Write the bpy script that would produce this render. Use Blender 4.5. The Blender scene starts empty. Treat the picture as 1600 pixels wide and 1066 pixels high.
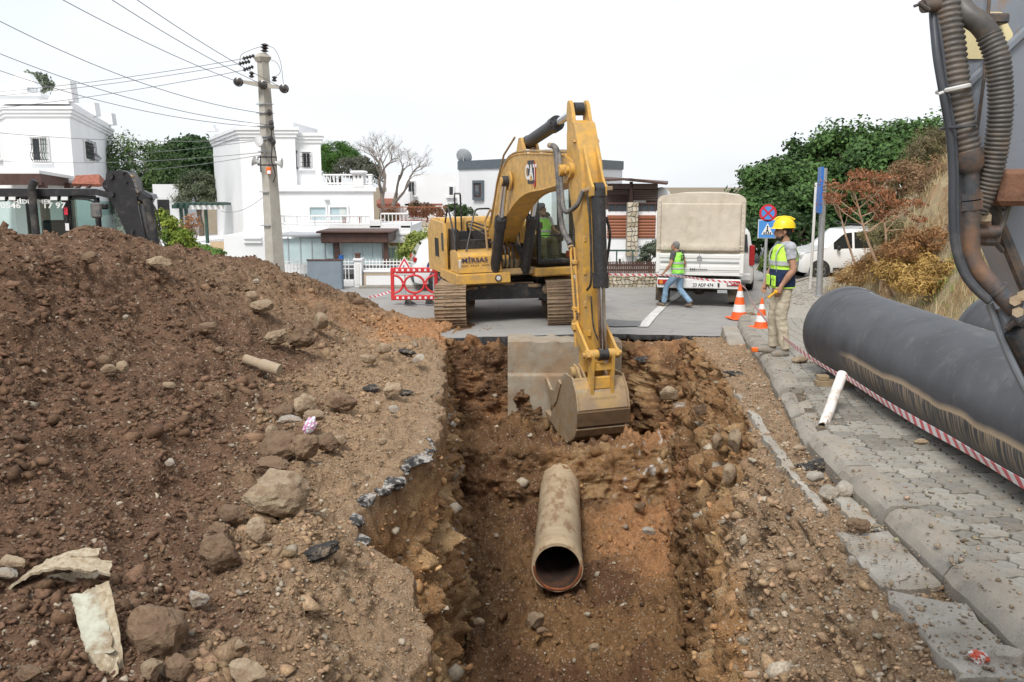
import bpy,bmesh,math,random
import numpy as np
from mathutils import Vector,Matrix,Euler
SC=bpy.context.scene
COL=SC.collection
rad=math.radians
PITCH=rad(9.85); FPX=1400.0; CAMZ=3.2
cam=bpy.data.cameras.new("camera"); cam.sensor_width=36; cam.lens=36*FPX/1600
cam.clip_start=0.05; cam.clip_end=3000
camo=bpy.data.objects.new("camera",cam); COL.objects.link(camo)
camo.location=(0,0,CAMZ); camo.rotation_euler=(math.pi/2- PITCH,0,0)
SC.camera=camo
SUN_EL,SUN_AZ=rad(52),rad(200)
w=bpy.data.worlds.new("World"); SC.world=w; w.use_nodes=True
nt=w.node_tree; nt.nodes.clear()
out=nt.nodes.new('ShaderNodeOutputWorld'); bg=nt.nodes.new('ShaderNodeBackground')
sky=nt.nodes.new('ShaderNodeTexSky'); sky.sky_type='NISHITA'; sky.sun_disc=False
sky.sun_elevation=SUN_EL; sky.sun_rotation=SUN_AZ; sky.dust_density=2; sky.air_density=1.0
tcw=nt.nodes.new('ShaderNodeTexCoord'); mpw=nt.nodes.new('ShaderNodeMapping'); mpw.inputs['Scale'].default_value=(1.0,1.0,3.2)
nzw=nt.nodes.new('ShaderNodeTexNoise'); nzw.inputs['Scale'].default_value=1.6; nzw.inputs['Detail'].default_value=6; nzw.inputs['Roughness'].default_value=.52
rpw=nt.nodes.new('ShaderNodeValToRGB'); rpw.color_ramp.elements[0].position=.40; rpw.color_ramp.elements[1].position=.60
rpw.color_ramp.elements[0].color=(.70,)*3+(1,); rpw.color_ramp.elements[1].color=(.985,)*3+(1,)
skm=nt.nodes.new('ShaderNodeMix'); skm.data_type='RGBA'
cloud=nt.nodes.new('ShaderNodeRGB'); cloud.outputs[0].default_value=(6.0,6.22,6.48,1)
L=nt.links.new
L(tcw.outputs['Generated'],mpw.inputs['Vector']); L(mpw.outputs['Vector'],nzw.inputs['Vector']); L(nzw.outputs['Fac'],rpw.inputs['Fac'])
L(rpw.outputs['Color'],skm.inputs['Factor']); L(sky.outputs['Color'],skm.inputs['A']); L(cloud.outputs[0],skm.inputs['B'])
L(skm.outputs['Result'],bg.inputs['Color']); bg.inputs['Strength'].default_value=0.115
L(bg.outputs['Background'],out.inputs['Surface'])
sun=bpy.data.lights.new("sun",'SUN'); sun.energy=2.0; sun.angle=rad(18); sun.color=(1,.965,.91)
suno=bpy.data.objects.new("sun",sun); COL.objects.link(suno)
sd=Vector((math.sin(SUN_AZ)*math.cos(SUN_EL),math.cos(SUN_AZ)*math.cos(SUN_EL),math.sin(SUN_EL)))
suno.rotation_euler=sd.to_track_quat('Z','Y').to_euler(); suno.location=sd*60
vs=SC.view_settings; vs.view_transform='Standard'; vs.look='None'; vs.exposure=0.58; vs.gamma=1; vs.use_curve_mapping=False
cP,sP=math.cos(PITCH),math.sin(PITCH)
def ray(px,py):
    v=-(py- 533)/FPX
    return Vector(((px- 800)/FPX,cP+v*sP,-sP+v*cP))
def at(px,py,Y):
    r=ray(px,py); return Vector((0,0,CAMZ))+r*(Y/r.y)
def atz(px,py,z):
    r=ray(px,py); return Vector((0,0,CAMZ))+r*((z- CAMZ)/r.z)
def X(px,Y): return at(px,290,Y).x
def Z(py,Y): return at(800,py,Y).z
class MB:
    def __init__(s): s.v=[]; s.f=[]
    def add(s,vs,fs,m=None):
        o=len(s.v)
        if m is not None: vs=[m@Vector(p) for p in vs]
        s.v += [tuple(p) for p in vs]; s.f += [tuple(i+o for i in f) for f in fs]; return s
    def box(s,c,d,rot=None,ch=0):
        x,y,z=d[0]/2,d[1]/2,d[2]/2
        M_=Matrix.Translation(c)
        if rot is not None: M_=M_@(rot if isinstance(rot,Matrix) else Euler(rot).to_matrix()).to_4x4()
        if ch <= 0:
            vs=[(a*x,b*y,e*z) for a in (-1,1) for b in (-1,1) for e in (-1,1)]
            fs=[(0,1,3,2),(4,6,7,5),(0,4,5,1),(2,3,7,6),(0,2,6,4),(1,5,7,3)]
            return s.add(vs,fs,M_)
        ch=min(ch,x*.9,y*.9,z*.9)
        vs=[]; idx={}
        for a in (-1,1):
            for b in (-1,1):
                for e in (-1,1):
                    for k in range(3):
                        p=[a*(x- ch),b*(y- ch),e*(z- ch)]; p[k]=(a*x,b*y,e*z)[k]
                        idx[(a,b,e,k)]=len(vs); vs.append(p)
        fs=[]
        def order(l,n):
            c0=sum((Vector(vs[i]) for i in l),Vector())/len(l)
            u=(Vector(vs[l[0]])- c0).normalized(); v_=n.cross(u)
            return tuple(sorted(l,key=lambda i: math.atan2((Vector(vs[i])- c0).dot(v_),(Vector(vs[i])- c0).dot(u))))
        for k in range(3):
            for sg in (-1,1):
                l=[idx[q] for q in idx if q[3] == k and q[k] == sg]
                n=Vector((0,0,0)); n[k]=sg; fs.append(order(l,n))
        for a in (-1,1):
            for b in (-1,1):
                for e in (-1,1):
                    fs.append(order([idx[(a,b,e,k)] for k in range(3)],Vector((a,b,e)).normalized()))
        sg3=(-1,1)
        for k1,k2 in ((0,1),(0,2),(1,2)):
            k3=3- k1- k2
            for s1 in sg3:
                for s2 in sg3:
                    l=[idx[q] for q in idx if q[k1] == s1 and q[k2] == s2 and q[3] in (k1,k2)]
                    n=Vector((0,0,0)); n[k1]=s1; n[k2]=s2; fs.append(order(l,n.normalized()))
        return s.add(vs,fs,M_)
    def tube(s,pts,r,n=8,cap=True,twist=0):
        pts=[Vector(p) for p in pts]; k=len(pts); R=r if isinstance(r,(list,tuple)) else [r]*k
        o=len(s.v); up=None
        for i,p in enumerate(pts):
            t=(pts[min(i+1,k- 1)]- pts[max(i- 1,0)])
            t=t.normalized() if t.length > 1e-9 else Vector((0,0,1))
            if up is None:
                up=t.orthogonal().normalized()
                if abs(t.z) < .9: up=(Vector((0,0,1))- t*t.z).normalized()
            else:
                up=up- t*up.dot(t); up=up.normalized() if up.length > 1e-6 else t.orthogonal().normalized()
            sd_=t.cross(up)
            for j in range(n):
                a=2*math.pi*j/n+twist
                s.v.append(tuple(p+(up*math.cos(a)+sd_*math.sin(a))*R[i]))
        for i in range(k- 1):
            for j in range(n):
                a,b=o+i*n+j,o+i*n+(j+1) % n
                s.f.append((a,a+n,b+n,b))
        if cap:
            s.f.append(tuple(o+j for j in range(n))); s.f.append(tuple(o+(k- 1)*n+j for j in reversed(range(n))))
        return s
    def lathe(s,prof,n=16,m=None,a0=0,a1=2*math.pi):
        full=abs(a1- a0- 2*math.pi) < 1e-6; nn=n if full else n+1; o=len(s.v); vs=[]
        for (r,z) in prof:
            for j in range(nn):
                a=a0+(a1- a0)*j/n; vs.append((r*math.cos(a),r*math.sin(a),z))
        fs=[]
        for i in range(len(prof)- 1):
            for j in range(n):
                a,b=i*nn+j,i*nn+(j+1) % nn
                fs.append((a,b,b+nn,a+nn))
        return s.add(vs,fs,m)
    def prism(s,poly,h,m=None):
        n=len(poly); A=sum(poly[i][0]*poly[(i+1) % n][1]- poly[(i+1) % n][0]*poly[i][1] for i in range(n))
        if A < 0: poly=poly[::-1]
        vs=[(x,y,0) for x,y in poly]+[(x,y,h) for x,y in poly]
        fs=[tuple(reversed(range(n))),tuple(range(n,2*n))]+[(i,(i+1) % n,n+(i+1) % n,n+i) for i in range(n)]
        return s.add(vs,fs,m)
    def ball(s,c,r,nu=10,nv=7,m=None):
        r3=(r,r,r) if not isinstance(r,(tuple,list)) else r
        vs=[(0,0,r3[2])]; fs=[]
        for i in range(1,nv):
            t=math.pi*i/nv
            for j in range(nu):
                a=2*math.pi*j/nu; vs.append((r3[0]*math.sin(t)*math.cos(a),r3[1]*math.sin(t)*math.sin(a),r3[2]*math.cos(t)))
        vs.append((0,0,-r3[2])); b=len(vs)- 1
        for j in range(nu):
            fs.append((0,1+j,1+(j+1) % nu)); fs.append((b,1+(nv- 2)*nu+(j+1) % nu,1+(nv- 2)*nu+j))
        for i in range(nv- 2):
            for j in range(nu):
                a,c_=1+i*nu+j,1+i*nu+(j+1) % nu; fs.append((a,a+nu,c_+nu,c_))
        mm=Matrix.Translation(c)
        return s.add(vs,fs,mm@m if m is not None else mm)
    def build(s,name,mat,parent=None,smooth=32,fix=True):
        me=bpy.data.meshes.new(name); me.from_pydata(s.v,[],s.f)
        if fix:
            b=bmesh.new(); b.from_mesh(me); bmesh.ops.recalc_face_normals(b,faces=b.faces); b.to_mesh(me); b.free()
        return mk(name,me,mat,parent,smooth)
def mk(name,me,mat,parent=None,smooth=32):
    if smooth:
        me.polygons.foreach_set('use_smooth',[True]*len(me.polygons))
        if smooth < 180: me.set_sharp_from_angle(angle=rad(smooth))
    if mat is not None: me.materials.append(MT[mat] if isinstance(mat,str) else mat)
    o=bpy.data.objects.new(name,me); COL.objects.link(o)
    if parent is not None: o.parent=parent
    return o
def tag(o,label=None,cat=None,group=None,kind=None):
    if label: o['label']=label
    if cat: o['category']=cat
    if group: o['group']=group
    if kind: o['kind']=kind
    return o
def empty(name,loc=(0,0,0),rz=0,label=None,cat=None,group=None,rot=None):
    o=bpy.data.objects.new(name,None); COL.objects.link(o); o.location=loc
    o.rotation_euler=rot if rot else (0,0,rz); o.empty_display_size=.1
    return tag(o,label,cat,group)
def copy_tree(o,parent=None,label=None):
    c=o.copy(); COL.objects.link(c); c.parent=parent
    if label: c['label']=label
    for ch in list(o.children): copy_tree(ch,c)
    return c
def text_mesh(txt,size,bold=0.0,shear=0,ext=0.0,spacing=1.0):
    cu=bpy.data.curves.new("lettering",'FONT'); cu.body=txt; cu.size=size; cu.align_x='CENTER'; cu.align_y='CENTER'
    cu.offset=bold; cu.shear=shear; cu.extrude=ext; cu.space_character=spacing; cu.resolution_u=2
    o=bpy.data.objects.new("lettering",cu); COL.objects.link(o)
    bpy.context.view_layer.update()
    me=bpy.data.meshes.new_from_object(o.evaluated_get(bpy.context.evaluated_depsgraph_get()))
    bpy.data.objects.remove(o); bpy.data.curves.remove(cu)
    return me
def lettering(txt,size,mat,parent,M4,**k):
    me=text_mesh(txt,size,**k); me.transform(M4)
    return mk('lettering',me,mat,parent,0)
def frame(o,xd,yd):
    xd=Vector(xd).normalized(); zd=xd.cross(Vector(yd)).normalized(); yd=zd.cross(xd)
    m=Matrix((xd,yd,zd)).transposed().to_4x4(); m.translation=Vector(o); return m
def curve(pts,n):
    P=[Vector(p) for p in pts]; P=[P[0]*2- P[1]]+P+[P[-1]*2- P[-2]]; out_=[]
    for i in range(1,len(P)- 2):
        for k in range(n):
            t=k/n; a,b,c,d=P[i- 1],P[i],P[i+1],P[i+2]
            out_.append(.5*((2*b)+(c- a)*t+(2*a- 5*b+4*c- d)*t*t+(3*b- a- 3*c+d)*t**3))
    out_.append(P[-2]); return out_
_rng=np.random.RandomState(7); _perm=_rng.permutation(512); _perm=np.concatenate([_perm,_perm,_perm])
_grad=_rng.normal(size=(512,3)); _grad /= np.linalg.norm(_grad,axis=1)[:,None]
def perlin(p):
    p=np.asarray(p,float); i=np.floor(p).astype(int); f=p- i; i &= 511
    u=f*f*f*(f*(f*6- 15)+10); r=0
    for dx in (0,1):
        wx=u[...,0] if dx else 1- u[...,0]
        for dy in (0,1):
            wy=u[...,1] if dy else 1- u[...,1]
            for dz in (0,1):
                wz=u[...,2] if dz else 1- u[...,2]
                h=_perm[_perm[_perm[i[...,0]+dx]+((i[...,1]+dy) & 511)]+((i[...,2]+dz) & 511)] & 511
                g=_grad[h]
                r=r+wx*wy*wz*(g[...,0]*(f[...,0]- dx)+g[...,1]*(f[...,1]- dy)+g[...,2]*(f[...,2]- dz))
    return r*1.6
def fbm(p,o=4,g=.5,off=0):
    p=np.asarray(p,float)+off; a=1; s_=0
    for k in range(o): s_=s_+a*perlin(p*2.03**k+17.3*k); a *= g
    return s_
def lerp(y,xs,zs): return np.interp(y,xs,zs)
def sstep(a,b,x): t=np.clip((np.asarray(x,float)- a)/(b- a),0,1); return t*t*(3- 2*t)
def grid_mesh(name,V,mat,parent=None,smooth=180,cols=None,mask=None,uvs=None):
    nr,nc=V.shape[:2]; me=bpy.data.meshes.new(name)
    idx=np.arange(nr*nc).reshape(nr,nc)
    q=np.stack([idx[:-1,:-1],idx[:-1,1:],idx[1:,1:],idx[1:,:-1]],-1).reshape(-1,4)
    if mask is not None: q=q[mask.reshape(-1)]
    me.vertices.add(nr*nc); me.vertices.foreach_set('co',V.reshape(-1))
    me.loops.add(len(q)*4); me.loops.foreach_set('vertex_index',q.reshape(-1))
    me.polygons.add(len(q)); me.polygons.foreach_set('loop_start',np.arange(len(q))*4)
    me.update(calc_edges=True); me.validate()
    if cols is not None:
        ca=me.color_attributes.new('soil','FLOAT_COLOR','POINT'); c4=np.ones((nr*nc,4)); c4[:,:3]=cols.reshape(-1,3)
        ca.data.foreach_set('color',c4.reshape(-1))
    return mk(name,me,mat,parent,smooth)
MT={}
def srgb(r,g,b):
    f=lambda c: ((c/255)/12.92 if c/255 <= .04045 else ((c/255+.055)/1.055)**2.4)
    return (f(r),f(g),f(b))
class NB:
    def __init__(s,name):
        s.m=bpy.data.materials.new(name); s.m.use_nodes=True; s.t=s.m.node_tree; s.n=s.t.nodes
        s.b=s.n['Principled BSDF']; s.tc=s.n.new('ShaderNodeTexCoord'); MT[name]=s.m
    def link(s,a,b): s.t.links.new(a,b)
    def vec(s,scale=(1,1,1),kind='Object'):
        mp=s.n.new('ShaderNodeMapping'); mp.inputs['Scale'].default_value=scale; s.link(s.tc.outputs[kind],mp.inputs['Vector']); return mp.outputs[0]
    def noise(s,scale,detail=4,rough=.55,vec=None):
        n=s.n.new('ShaderNodeTexNoise'); n.inputs['Scale'].default_value=scale; n.inputs['Detail'].default_value=detail; n.inputs['Roughness'].default_value=rough
        s.link(vec if vec is not None else s.tc.outputs['Object'],n.inputs['Vector']); return n.outputs['Fac']
    def voro(s,scale,feat='F1',vec=None,out='Distance',rnd=1):
        n=s.n.new('ShaderNodeTexVoronoi'); n.feature=feat; n.inputs['Scale'].default_value=scale; n.inputs['Randomness'].default_value=rnd
        s.link(vec if vec is not None else s.tc.outputs['Object'],n.inputs['Vector']); return n.outputs[out]
    def wave(s,scale,vec=None,dist=0,direction='X',det=2):
        n=s.n.new('ShaderNodeTexWave'); n.bands_direction=direction; n.inputs['Scale'].default_value=scale; n.inputs['Distortion'].default_value=dist; n.inputs['Detail'].default_value=det
        s.link(vec if vec is not None else s.tc.outputs['Object'],n.inputs['Vector']); return n.outputs['Fac']
    def ramp(s,fac,stops,interp='LINEAR'):
        r=s.n.new('ShaderNodeValToRGB'); r.color_ramp.interpolation=interp; e=r.color_ramp.elements
        while len(e) < len(stops): e.new(.5)
        for el,(p,c) in zip(e,stops):
            el.position=p; el.color=(c,c,c,1) if not isinstance(c,(tuple,list)) else tuple(c)+(1,)
        s.link(fac,r.inputs['Fac']); return r.outputs['Color']
    def mix(s,fac,a,b,mode='MIX'):
        n=s.n.new('ShaderNodeMix'); n.data_type='RGBA'; n.blend_type=mode
        for v,k in ((fac,'Factor'),(a,'A'),(b,'B')):
            if isinstance(v,(int,float)): n.inputs[k].default_value=v if k == 'Factor' else (v,v,v,1)
            elif isinstance(v,(tuple,list)): n.inputs[k].default_value=tuple(v)+(1,)
            else: s.link(v,n.inputs[k])
        return n.outputs['Result']
    def math(s,op,a,b=0):
        n=s.n.new('ShaderNodeMath'); n.operation=op
        for i,v in enumerate((a,b)):
            if isinstance(v,(int,float)): n.inputs[i].default_value=v
            else: s.link(v,n.inputs[i])
        return n.outputs[0]
    def attr(s,name):
        n=s.n.new('ShaderNodeAttribute'); n.attribute_name=name; return n.outputs['Color']
    def objrand(s):
        n=s.n.new('ShaderNodeObjectInfo'); return n.outputs['Random']
    def bump(s,h,strength=.3,dist=.01,prev=None):
        n=s.n.new('ShaderNodeBump'); n.inputs['Strength'].default_value=strength; n.inputs['Distance'].default_value=dist
        s.link(h,n.inputs['Height'])
        if prev is not None: s.link(prev,n.inputs['Normal'])
        return n.outputs[0]
    def done(s,color=None,rough=.6,metal=0,normal=None,spec=None,**kw):
        for v,k in ((color,'Base Color'),(rough,'Roughness'),(metal,'Metallic')):
            if v is None: continue
            if isinstance(v,(int,float)): s.b.inputs[k].default_value=v
            elif isinstance(v,(tuple,list)): s.b.inputs[k].default_value=tuple(v)+(1,)
            else: s.link(v,s.b.inputs[k])
        if normal is not None: s.link(normal,s.b.inputs['Normal'])
        if spec is not None: s.b.inputs['Specular IOR Level'].default_value=spec
        for k,v in kw.items(): s.b.inputs[k].default_value=v
        return s.m
def std(name,c,rough=.6,metal=0,var=.12,scale=4,dirt=None,damt=.35,dscale=3,bump=.0,bscale=60,spec=.5,orand=0,coat=0):
    """paint / plastic / metal with uneven tone, patches of dirt and a fine relief"""
    b=NB(name); c=tuple(c); d=tuple(x*(1- var*1.6) for x in c); e=tuple(min(1,x*(1+var)) for x in c)
    col=b.ramp(b.noise(scale,5,.6),[(.28,d),(.72,e)])
    if orand:
        col=b.mix(b.math('MULTIPLY',b.objrand(),orand),col,tuple(x*.45 for x in c))
    rg=b.math('ADD',b.math('MULTIPLY',b.noise(scale*3.1,4),.25),rough- .12)
    if dirt:
        f=b.ramp(b.noise(dscale,8,.68),[(.62- damt*.5,0.0),(.86- damt*.4,1.0)])
        col=b.mix(b.math('MULTIPLY',f,min(1,damt*2)),col,dirt); rg=b.math('ADD',rg,b.math('MULTIPLY',f,.25))
    nrm=b.bump(b.noise(bscale,4,.6),bump,.01) if bump else None
    b.done(col,rg,metal,nrm,spec)
    if coat: b.b.inputs['Coat Weight'].default_value=coat; b.b.inputs['Coat Roughness'].default_value=.1
    return b.m
MUD=(.30,.215,.14)
# ================================================================== SITE: ground levels
def g_(y): return lerp(y,[-5,9.5,11.7,14,17.3,19.5,24,60],[.9,.9,.86,.64,.30,.12,0,0])
KY=[-3,4.07,5.4,6.5,7.6,9.4,11.2,14.3,17.5,20.5,24,28,31,36,44]
KX=[2.45,2.51,2.56,2.58,2.63,2.93,3.24,3.85,4.51,5.25,6.45,8.4,10.3,14.2,22]
def kx(y): return lerp(y,KY,KX)
def toe_(y): return lerp(y,[-3,5,10,15,20,26,30,36,44],[6.2,6.2,6.2,6.2,7.0,9.0,10.9,15.5,23])
def soil_mat(name):
    b=NB(name); a=b.attr('soil')
    n1=b.noise(9,6,.65); n2=b.noise(70,5,.7); v=b.voro(55,'F1',out='Color')
    col=b.mix(1,a,b.ramp(n1,[(.25,.66),(.75,1.32)]),'MULTIPLY')
    col=b.mix(1,col,b.ramp(n2,[(.28,.55),(.72,1.42)]),'MULTIPLY')
    sep=b.n.new('ShaderNodeSeparateColor'); b.link(v,sep.inputs[0])
    peb=b.ramp(sep.outputs[0],[(.90,0.0),(.93,1.0)],'CONSTANT')
    col=b.mix(b.math('MULTIPLY',peb,.55),col,(.42,.34,.25))
    nn=b.bump(b.noise(38,8,.72),.9,.028)
    nn=b.bump(b.voro(75,'SMOOTH_F1'),.75,.012,nn)
    nn=b.bump(b.noise(210,3,.7),.5,.005,nn)
    b.done(col,.94,0,nn,.18); return b.m
soil_mat('soil')
def stone_mat(name,c1,c2,dirt,s=6):
    b=NB(name)
    col=b.ramp(b.noise(s,7,.65),[(.3,c1),(.7,c2)])
    col=b.mix(b.math('MULTIPLY',b.objrand(),.55),col,tuple(x*.55 for x in c1))
    geo=b.n.new('ShaderNodeNewGeometry'); sp=b.n.new('ShaderNodeSeparateXYZ'); b.link(geo.outputs['Normal'],sp.inputs[0])
    f=b.math('MULTIPLY',b.ramp(b.noise(s*1.3,6,.7),[(.42,0.0),(.58,1.0)]),.75)
    col=b.mix(f,col,dirt)
    nn=b.bump(b.noise(26,8,.7),.8,.02); nn=b.bump(b.voro(60),.35,.01,nn)
    b.done(col,.9,0,nn,.25)
stone_mat('rock_tan',(.34,.26,.17),(.50,.41,.29),(.21,.135,.085))
stone_mat('rock_brown',(.20,.135,.085),(.30,.21,.135),(.15,.095,.062))
stone_mat('rock_grey',(.36,.33,.29),(.55,.51,.45),(.30,.23,.16))
stone_mat('rock_dark',(.05,.046,.042),(.12,.105,.095),(.19,.15,.11))
b=NB('clods')
cc=b.attr('soil'); cc=b.mix(1,cc,b.ramp(b.noise(60,5,.7),[(.3,.6),(.7,1.4)]),'MULTIPLY')
b.done(cc,.93,0,b.bump(b.noise(120,5,.7),.7,.008),.18)
yz=[(1.6,-1.95),(8,-1.9),(10.6,-1.87),(12.0,-1.82),(13.0,-1.78),(13.32,-1.68),(13.5,-1.3),(13.72,-.95),(14.05,-.93),(14.7,-1.2),(15.4,-1.32),(16.1,-1.32),(16.4,-1.15),(16.64,-.5),(16.85,-.05),(17.05,.18),(17.25,.2),(21.5,.02)]
ys_,zs_=np.array(yz).T
fine_y=np.concatenate([np.linspace(ys_[i],ys_[i+1],60,endpoint=False) for i in range(len(ys_)- 1)]+[ys_[-1:]])
fine_z=np.interp(fine_y,ys_,zs_); k_=np.ones(25)/25
fine_z=np.convolve(np.pad(fine_z,12,'edge'),k_,'valid')
dens=np.interp(fine_y,[1.6,3,7,12,13,14,14.3,15.7,16.1,17.2,17.5,21.5],[28,58,44,34,60,60,36,34,80,80,26,10])
dl=np.hypot(np.diff(fine_y),np.diff(fine_z)); cum=np.concatenate([[0],np.cumsum(dl*.5*(dens[1:]+dens[:-1]))])
NR=int(cum[-1]); RY=np.interp(np.linspace(0,cum[-1],NR),cum,fine_y); RZ=np.interp(RY,fine_y,fine_z)
G=g_(RY)
xL=lerp(RY,[1.6,4.4,5.2,5.6,5.8,6.1,6.8,7.5,7.8,8.3,9.5,10.8,13,16.3,17.3],[-.5,-.54,-.58,-.7,-1.05,-1.16,-1.0,-.8,-.72,-.72,-.80,-.86,-1.05,-1.25,-1.3])
zL=lerp(RY,[1.6,4.4,5.4,5.75,6.0,7,9.5,21.5],[.5,.55,.6,.8,.89,.92,.9,0]); zL=np.where(RY > 9.5,G,zL)
xR=lerp(RY,[1.6,4.0,5.7,7.0,7.9,9,10,12,14,16,17.3],[1.9,1.98,2.04,2.13,2.26,2.44,2.58,2.82,3.08,3.3,3.5])
fL=xL+lerp(RY,[1.6,5.5,6.2,7.8,12,17],[.05,.02,.45,.08,.1,.05])
xb=xR- lerp(RY,[1.6,4,6.3,7.8,10,17],[.62,.58,.46,.22,.20,.14]); zb_=G- lerp(RY,[1.6,4,6.3,7.8,10,17],[.85,.8,.7,.8,.9,.5])*np.clip((G- RZ)/2.6,0,1)
fR=xb- lerp(RY,[6,8,10,12,15,17],[.07,.1,.2,.28,.2,.12])
xc=lerp(RY,[1.6,9,13,16,18,21.5],[-5.2,-5.15,-5.1,-4.6,-3.7,-3.0])
hc=lerp(RY,[1.6,6,9,11,13,16,18,19.5,20.6,21.5],[2.82,2.86,2.77,2.62,2.36,1.86,1.2,.55,.05,-.1])
xt=lerp(RY,[1.6,4,6,9,12,15,17.5,21.5],[-1.25,-1.35,-1.7,-1.85,-1.75,-1.75,-1.75,-1.6])
endm=sstep(17.0,17.3,RY)
wall=np.maximum(zL- RZ,0.0)
def col_(x,z): return np.stack([x,RY*np.ones_like(RZ),z*np.ones_like(RZ)],-1)
Zb=np.where(endm > 0,-.1,0)
ctrl=[
    (col_(xc- 6.0,-.15*np.ones_like(RY)),14),(col_(xc- 2.6,np.minimum(hc,1.2)),26),(col_(xc- .55,hc- .12),12),(col_(xc,hc),14),
    (col_(xc+.55,hc- .22*np.clip(hc,0,1)),34),(col_(xc*.62+xt*.38,G+(hc- G)*.55),62),(col_(xc*.2+xt*.8,G+.24*np.clip(hc- G,0,1)),40),
    (col_(xt+.25,G+.08+Zb),44),(col_(xL- .04,zL+Zb*1.3),8),(col_(xL+.03,zL- .05*np.clip(wall,0,1)+Zb*1.3),60),
    (col_(xL*.4+fL*.6+.03,zL*.45+RZ*.55),44),(col_(fL+.12,RZ+.08*np.clip(wall,0,1)),50),(col_(fL*.55+fR*.45,RZ- .03),60),
    (col_(fR- .14,RZ+.10*np.clip(wall,0,1)),44),(col_(xb,zb_),64),(col_(xR- .03,G- .06+Zb*1.2),8),
    (col_(xR+.08,G- .02+Zb*1.2),36),(col_(np.maximum(kx(RY)+.25,xR+.3),G- .05+Zb),0)]
rows=[]; zone=[]
for i in range(len(ctrl)- 1):
    a,n=ctrl[i]; b2=ctrl[i+1][0]
    for k in range(n):
        t=k/n; rows.append(a*(1- t)+b2*t); zone.append(i+t)
rows.append(ctrl[-1][0]); zone.append(len(ctrl)- 1)
V=np.stack(rows,1); zone=np.array(zone)
for it in range(3):
    W=V.copy(); W[:,1:-1]=(V[:,:-2]+2*V[:,1:-1]+V[:,2:])/4
    keep=((np.abs(zone- 8.6) < .9) | (np.abs(zone- 15.3) < .8))[None,:,None]
    V=np.where(keep,V,W)
zr=zone[None,:]*np.ones((NR,1)); yy=RY[:,None]*np.ones_like(zr)
V[...,1] -= 1.3*sstep(1.6,2.6,V[...,0])*sstep(16.1,16.5,yy)*(1- sstep(16.95,17.3,yy))*sstep(12.4,12.9,zr)*(1- sstep(15.0,15.6,zr))
du=np.gradient(V,axis=1); dv=np.gradient(V,axis=0); Nn=np.cross(du,dv); Nn /= np.linalg.norm(Nn,axis=-1)[...,None]+1e-9
zr=zone[None,:]*np.ones((NR,1))
yy=RY[:,None]*np.ones_like(zr)
isw=(sstep(8.9,9.3,zr)*(1- sstep(11.0,11.8,zr))+sstep(13.0,13.8,zr)*(1- sstep(14.9,15.2,zr)))
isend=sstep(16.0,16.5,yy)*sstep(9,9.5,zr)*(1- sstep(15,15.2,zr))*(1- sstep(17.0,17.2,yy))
isw=np.clip(isw+isend,0,1)
isstep=sstep(13.15,13.4,yy)*(1- sstep(13.75,14.0,yy))*sstep(9.6,10,zr)*(1- sstep(14.2,14.8,zr)); isw=np.clip(isw+isstep,0,1)
isfl=sstep(11,11.6,zr)*(1- sstep(13.2,13.9,zr))*(1- isend)*(1- isstep)
ismd=1- sstep(7.2,8.6,zr)
flat=sstep(17.0,17.3,yy)*sstep(8.0,8.6,zr)
p=V.copy()
big=fbm(p*1.1,3); med=fbm(p*3.6,3,.55,31); bil=np.abs(perlin(p*7+5))+.5*np.abs(perlin(p*16+9)); fin=fbm(p*22,3,.6,77)
pw=p*np.array([3.2,3.2,1.1]); strat=fbm(p*np.array([2.2,2.2,3.6]),3,.55,13); groove=fbm(pw,3,.55,51)
disp=ismd*(.12*big+.05*med+.055*(bil- .35)+.022*fin)
berm=np.clip(1- ismd- isw- isfl,0,1)
disp += berm*(.04*med+.035*(bil- .35)+.02*fin)
ledge=np.floor(strat*3.2+groove*1.3)/3.2
disp += isw*(.13*groove+.07*strat+.07*ledge*(1- .75*sstep(13.6,14.2,zr)*sstep(8.5,7.0,yy))+.085*(bil- .3)+.022*fin+.10*big)
lg_=1.25+.9*sstep(13.2,14.2,yy)
disp += isfl*lg_*(.11*big+.08*med+.10*(bil- .3)+.018*fin)
disp *= (1- flat)
edge_keep=1- .75*(np.abs(zr- 8.6) < .8)
V=V+Nn*(disp*edge_keep)[...,None]*np.where(Nn[...,2:3].mean() < 0,-1,1)
V[...,0] += (np.exp(-((zr- 8.7)/.9)**2)*.10*fbm(np.stack([yy*1.7,0*yy,0*yy+3],-1),4,.6))*(1- flat)
def C3(*c): return np.array(c)
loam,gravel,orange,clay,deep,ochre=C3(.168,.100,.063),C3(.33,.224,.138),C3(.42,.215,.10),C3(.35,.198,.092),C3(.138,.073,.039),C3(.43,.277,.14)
nz=fbm(p*.9,4,.55,91); nz2=fbm(p*2.3,4,.6,140)
cols=np.zeros(V.shape)+loam
def blend(cols,m,c): m=np.clip(m,0,1)[...,None]; return cols*(1- m)+c*m
m_g=sstep(5.9,6.9,zr+.5*nz+.35*nz2+.1*(yy- 7.5))*(1- isw)*(1- isfl)
cols=blend(cols,m_g,gravel)
cols=blend(cols,sstep(13.0,15.5,yy+1.6*nz2)*sstep(4.2,5.6,zr+.7*nz)*(1- isw)*(1- isfl)*.85,orange)
cols=blend(cols,sstep(10,13,yy)*sstep(3,4.4,zr+.4*nz)*(1- sstep(5.5,6.5,zr))*.55,gravel*.85)
cols=blend(cols,sstep(9.5,6,yy)*sstep(7.0,5.0,zr)*0,loam)
cols=blend(cols,isw,clay)
cols=blend(cols,isw*sstep(.05,.5,nz2),ochre)
cols=blend(cols,isw*sstep(.05,.6,nz)*sstep(9,14,yy),orange*.9)
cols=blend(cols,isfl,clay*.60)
cols=blend(cols,isfl*sstep(.0,.45,-nz+.25*(zr < 12.2)),deep)
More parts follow.
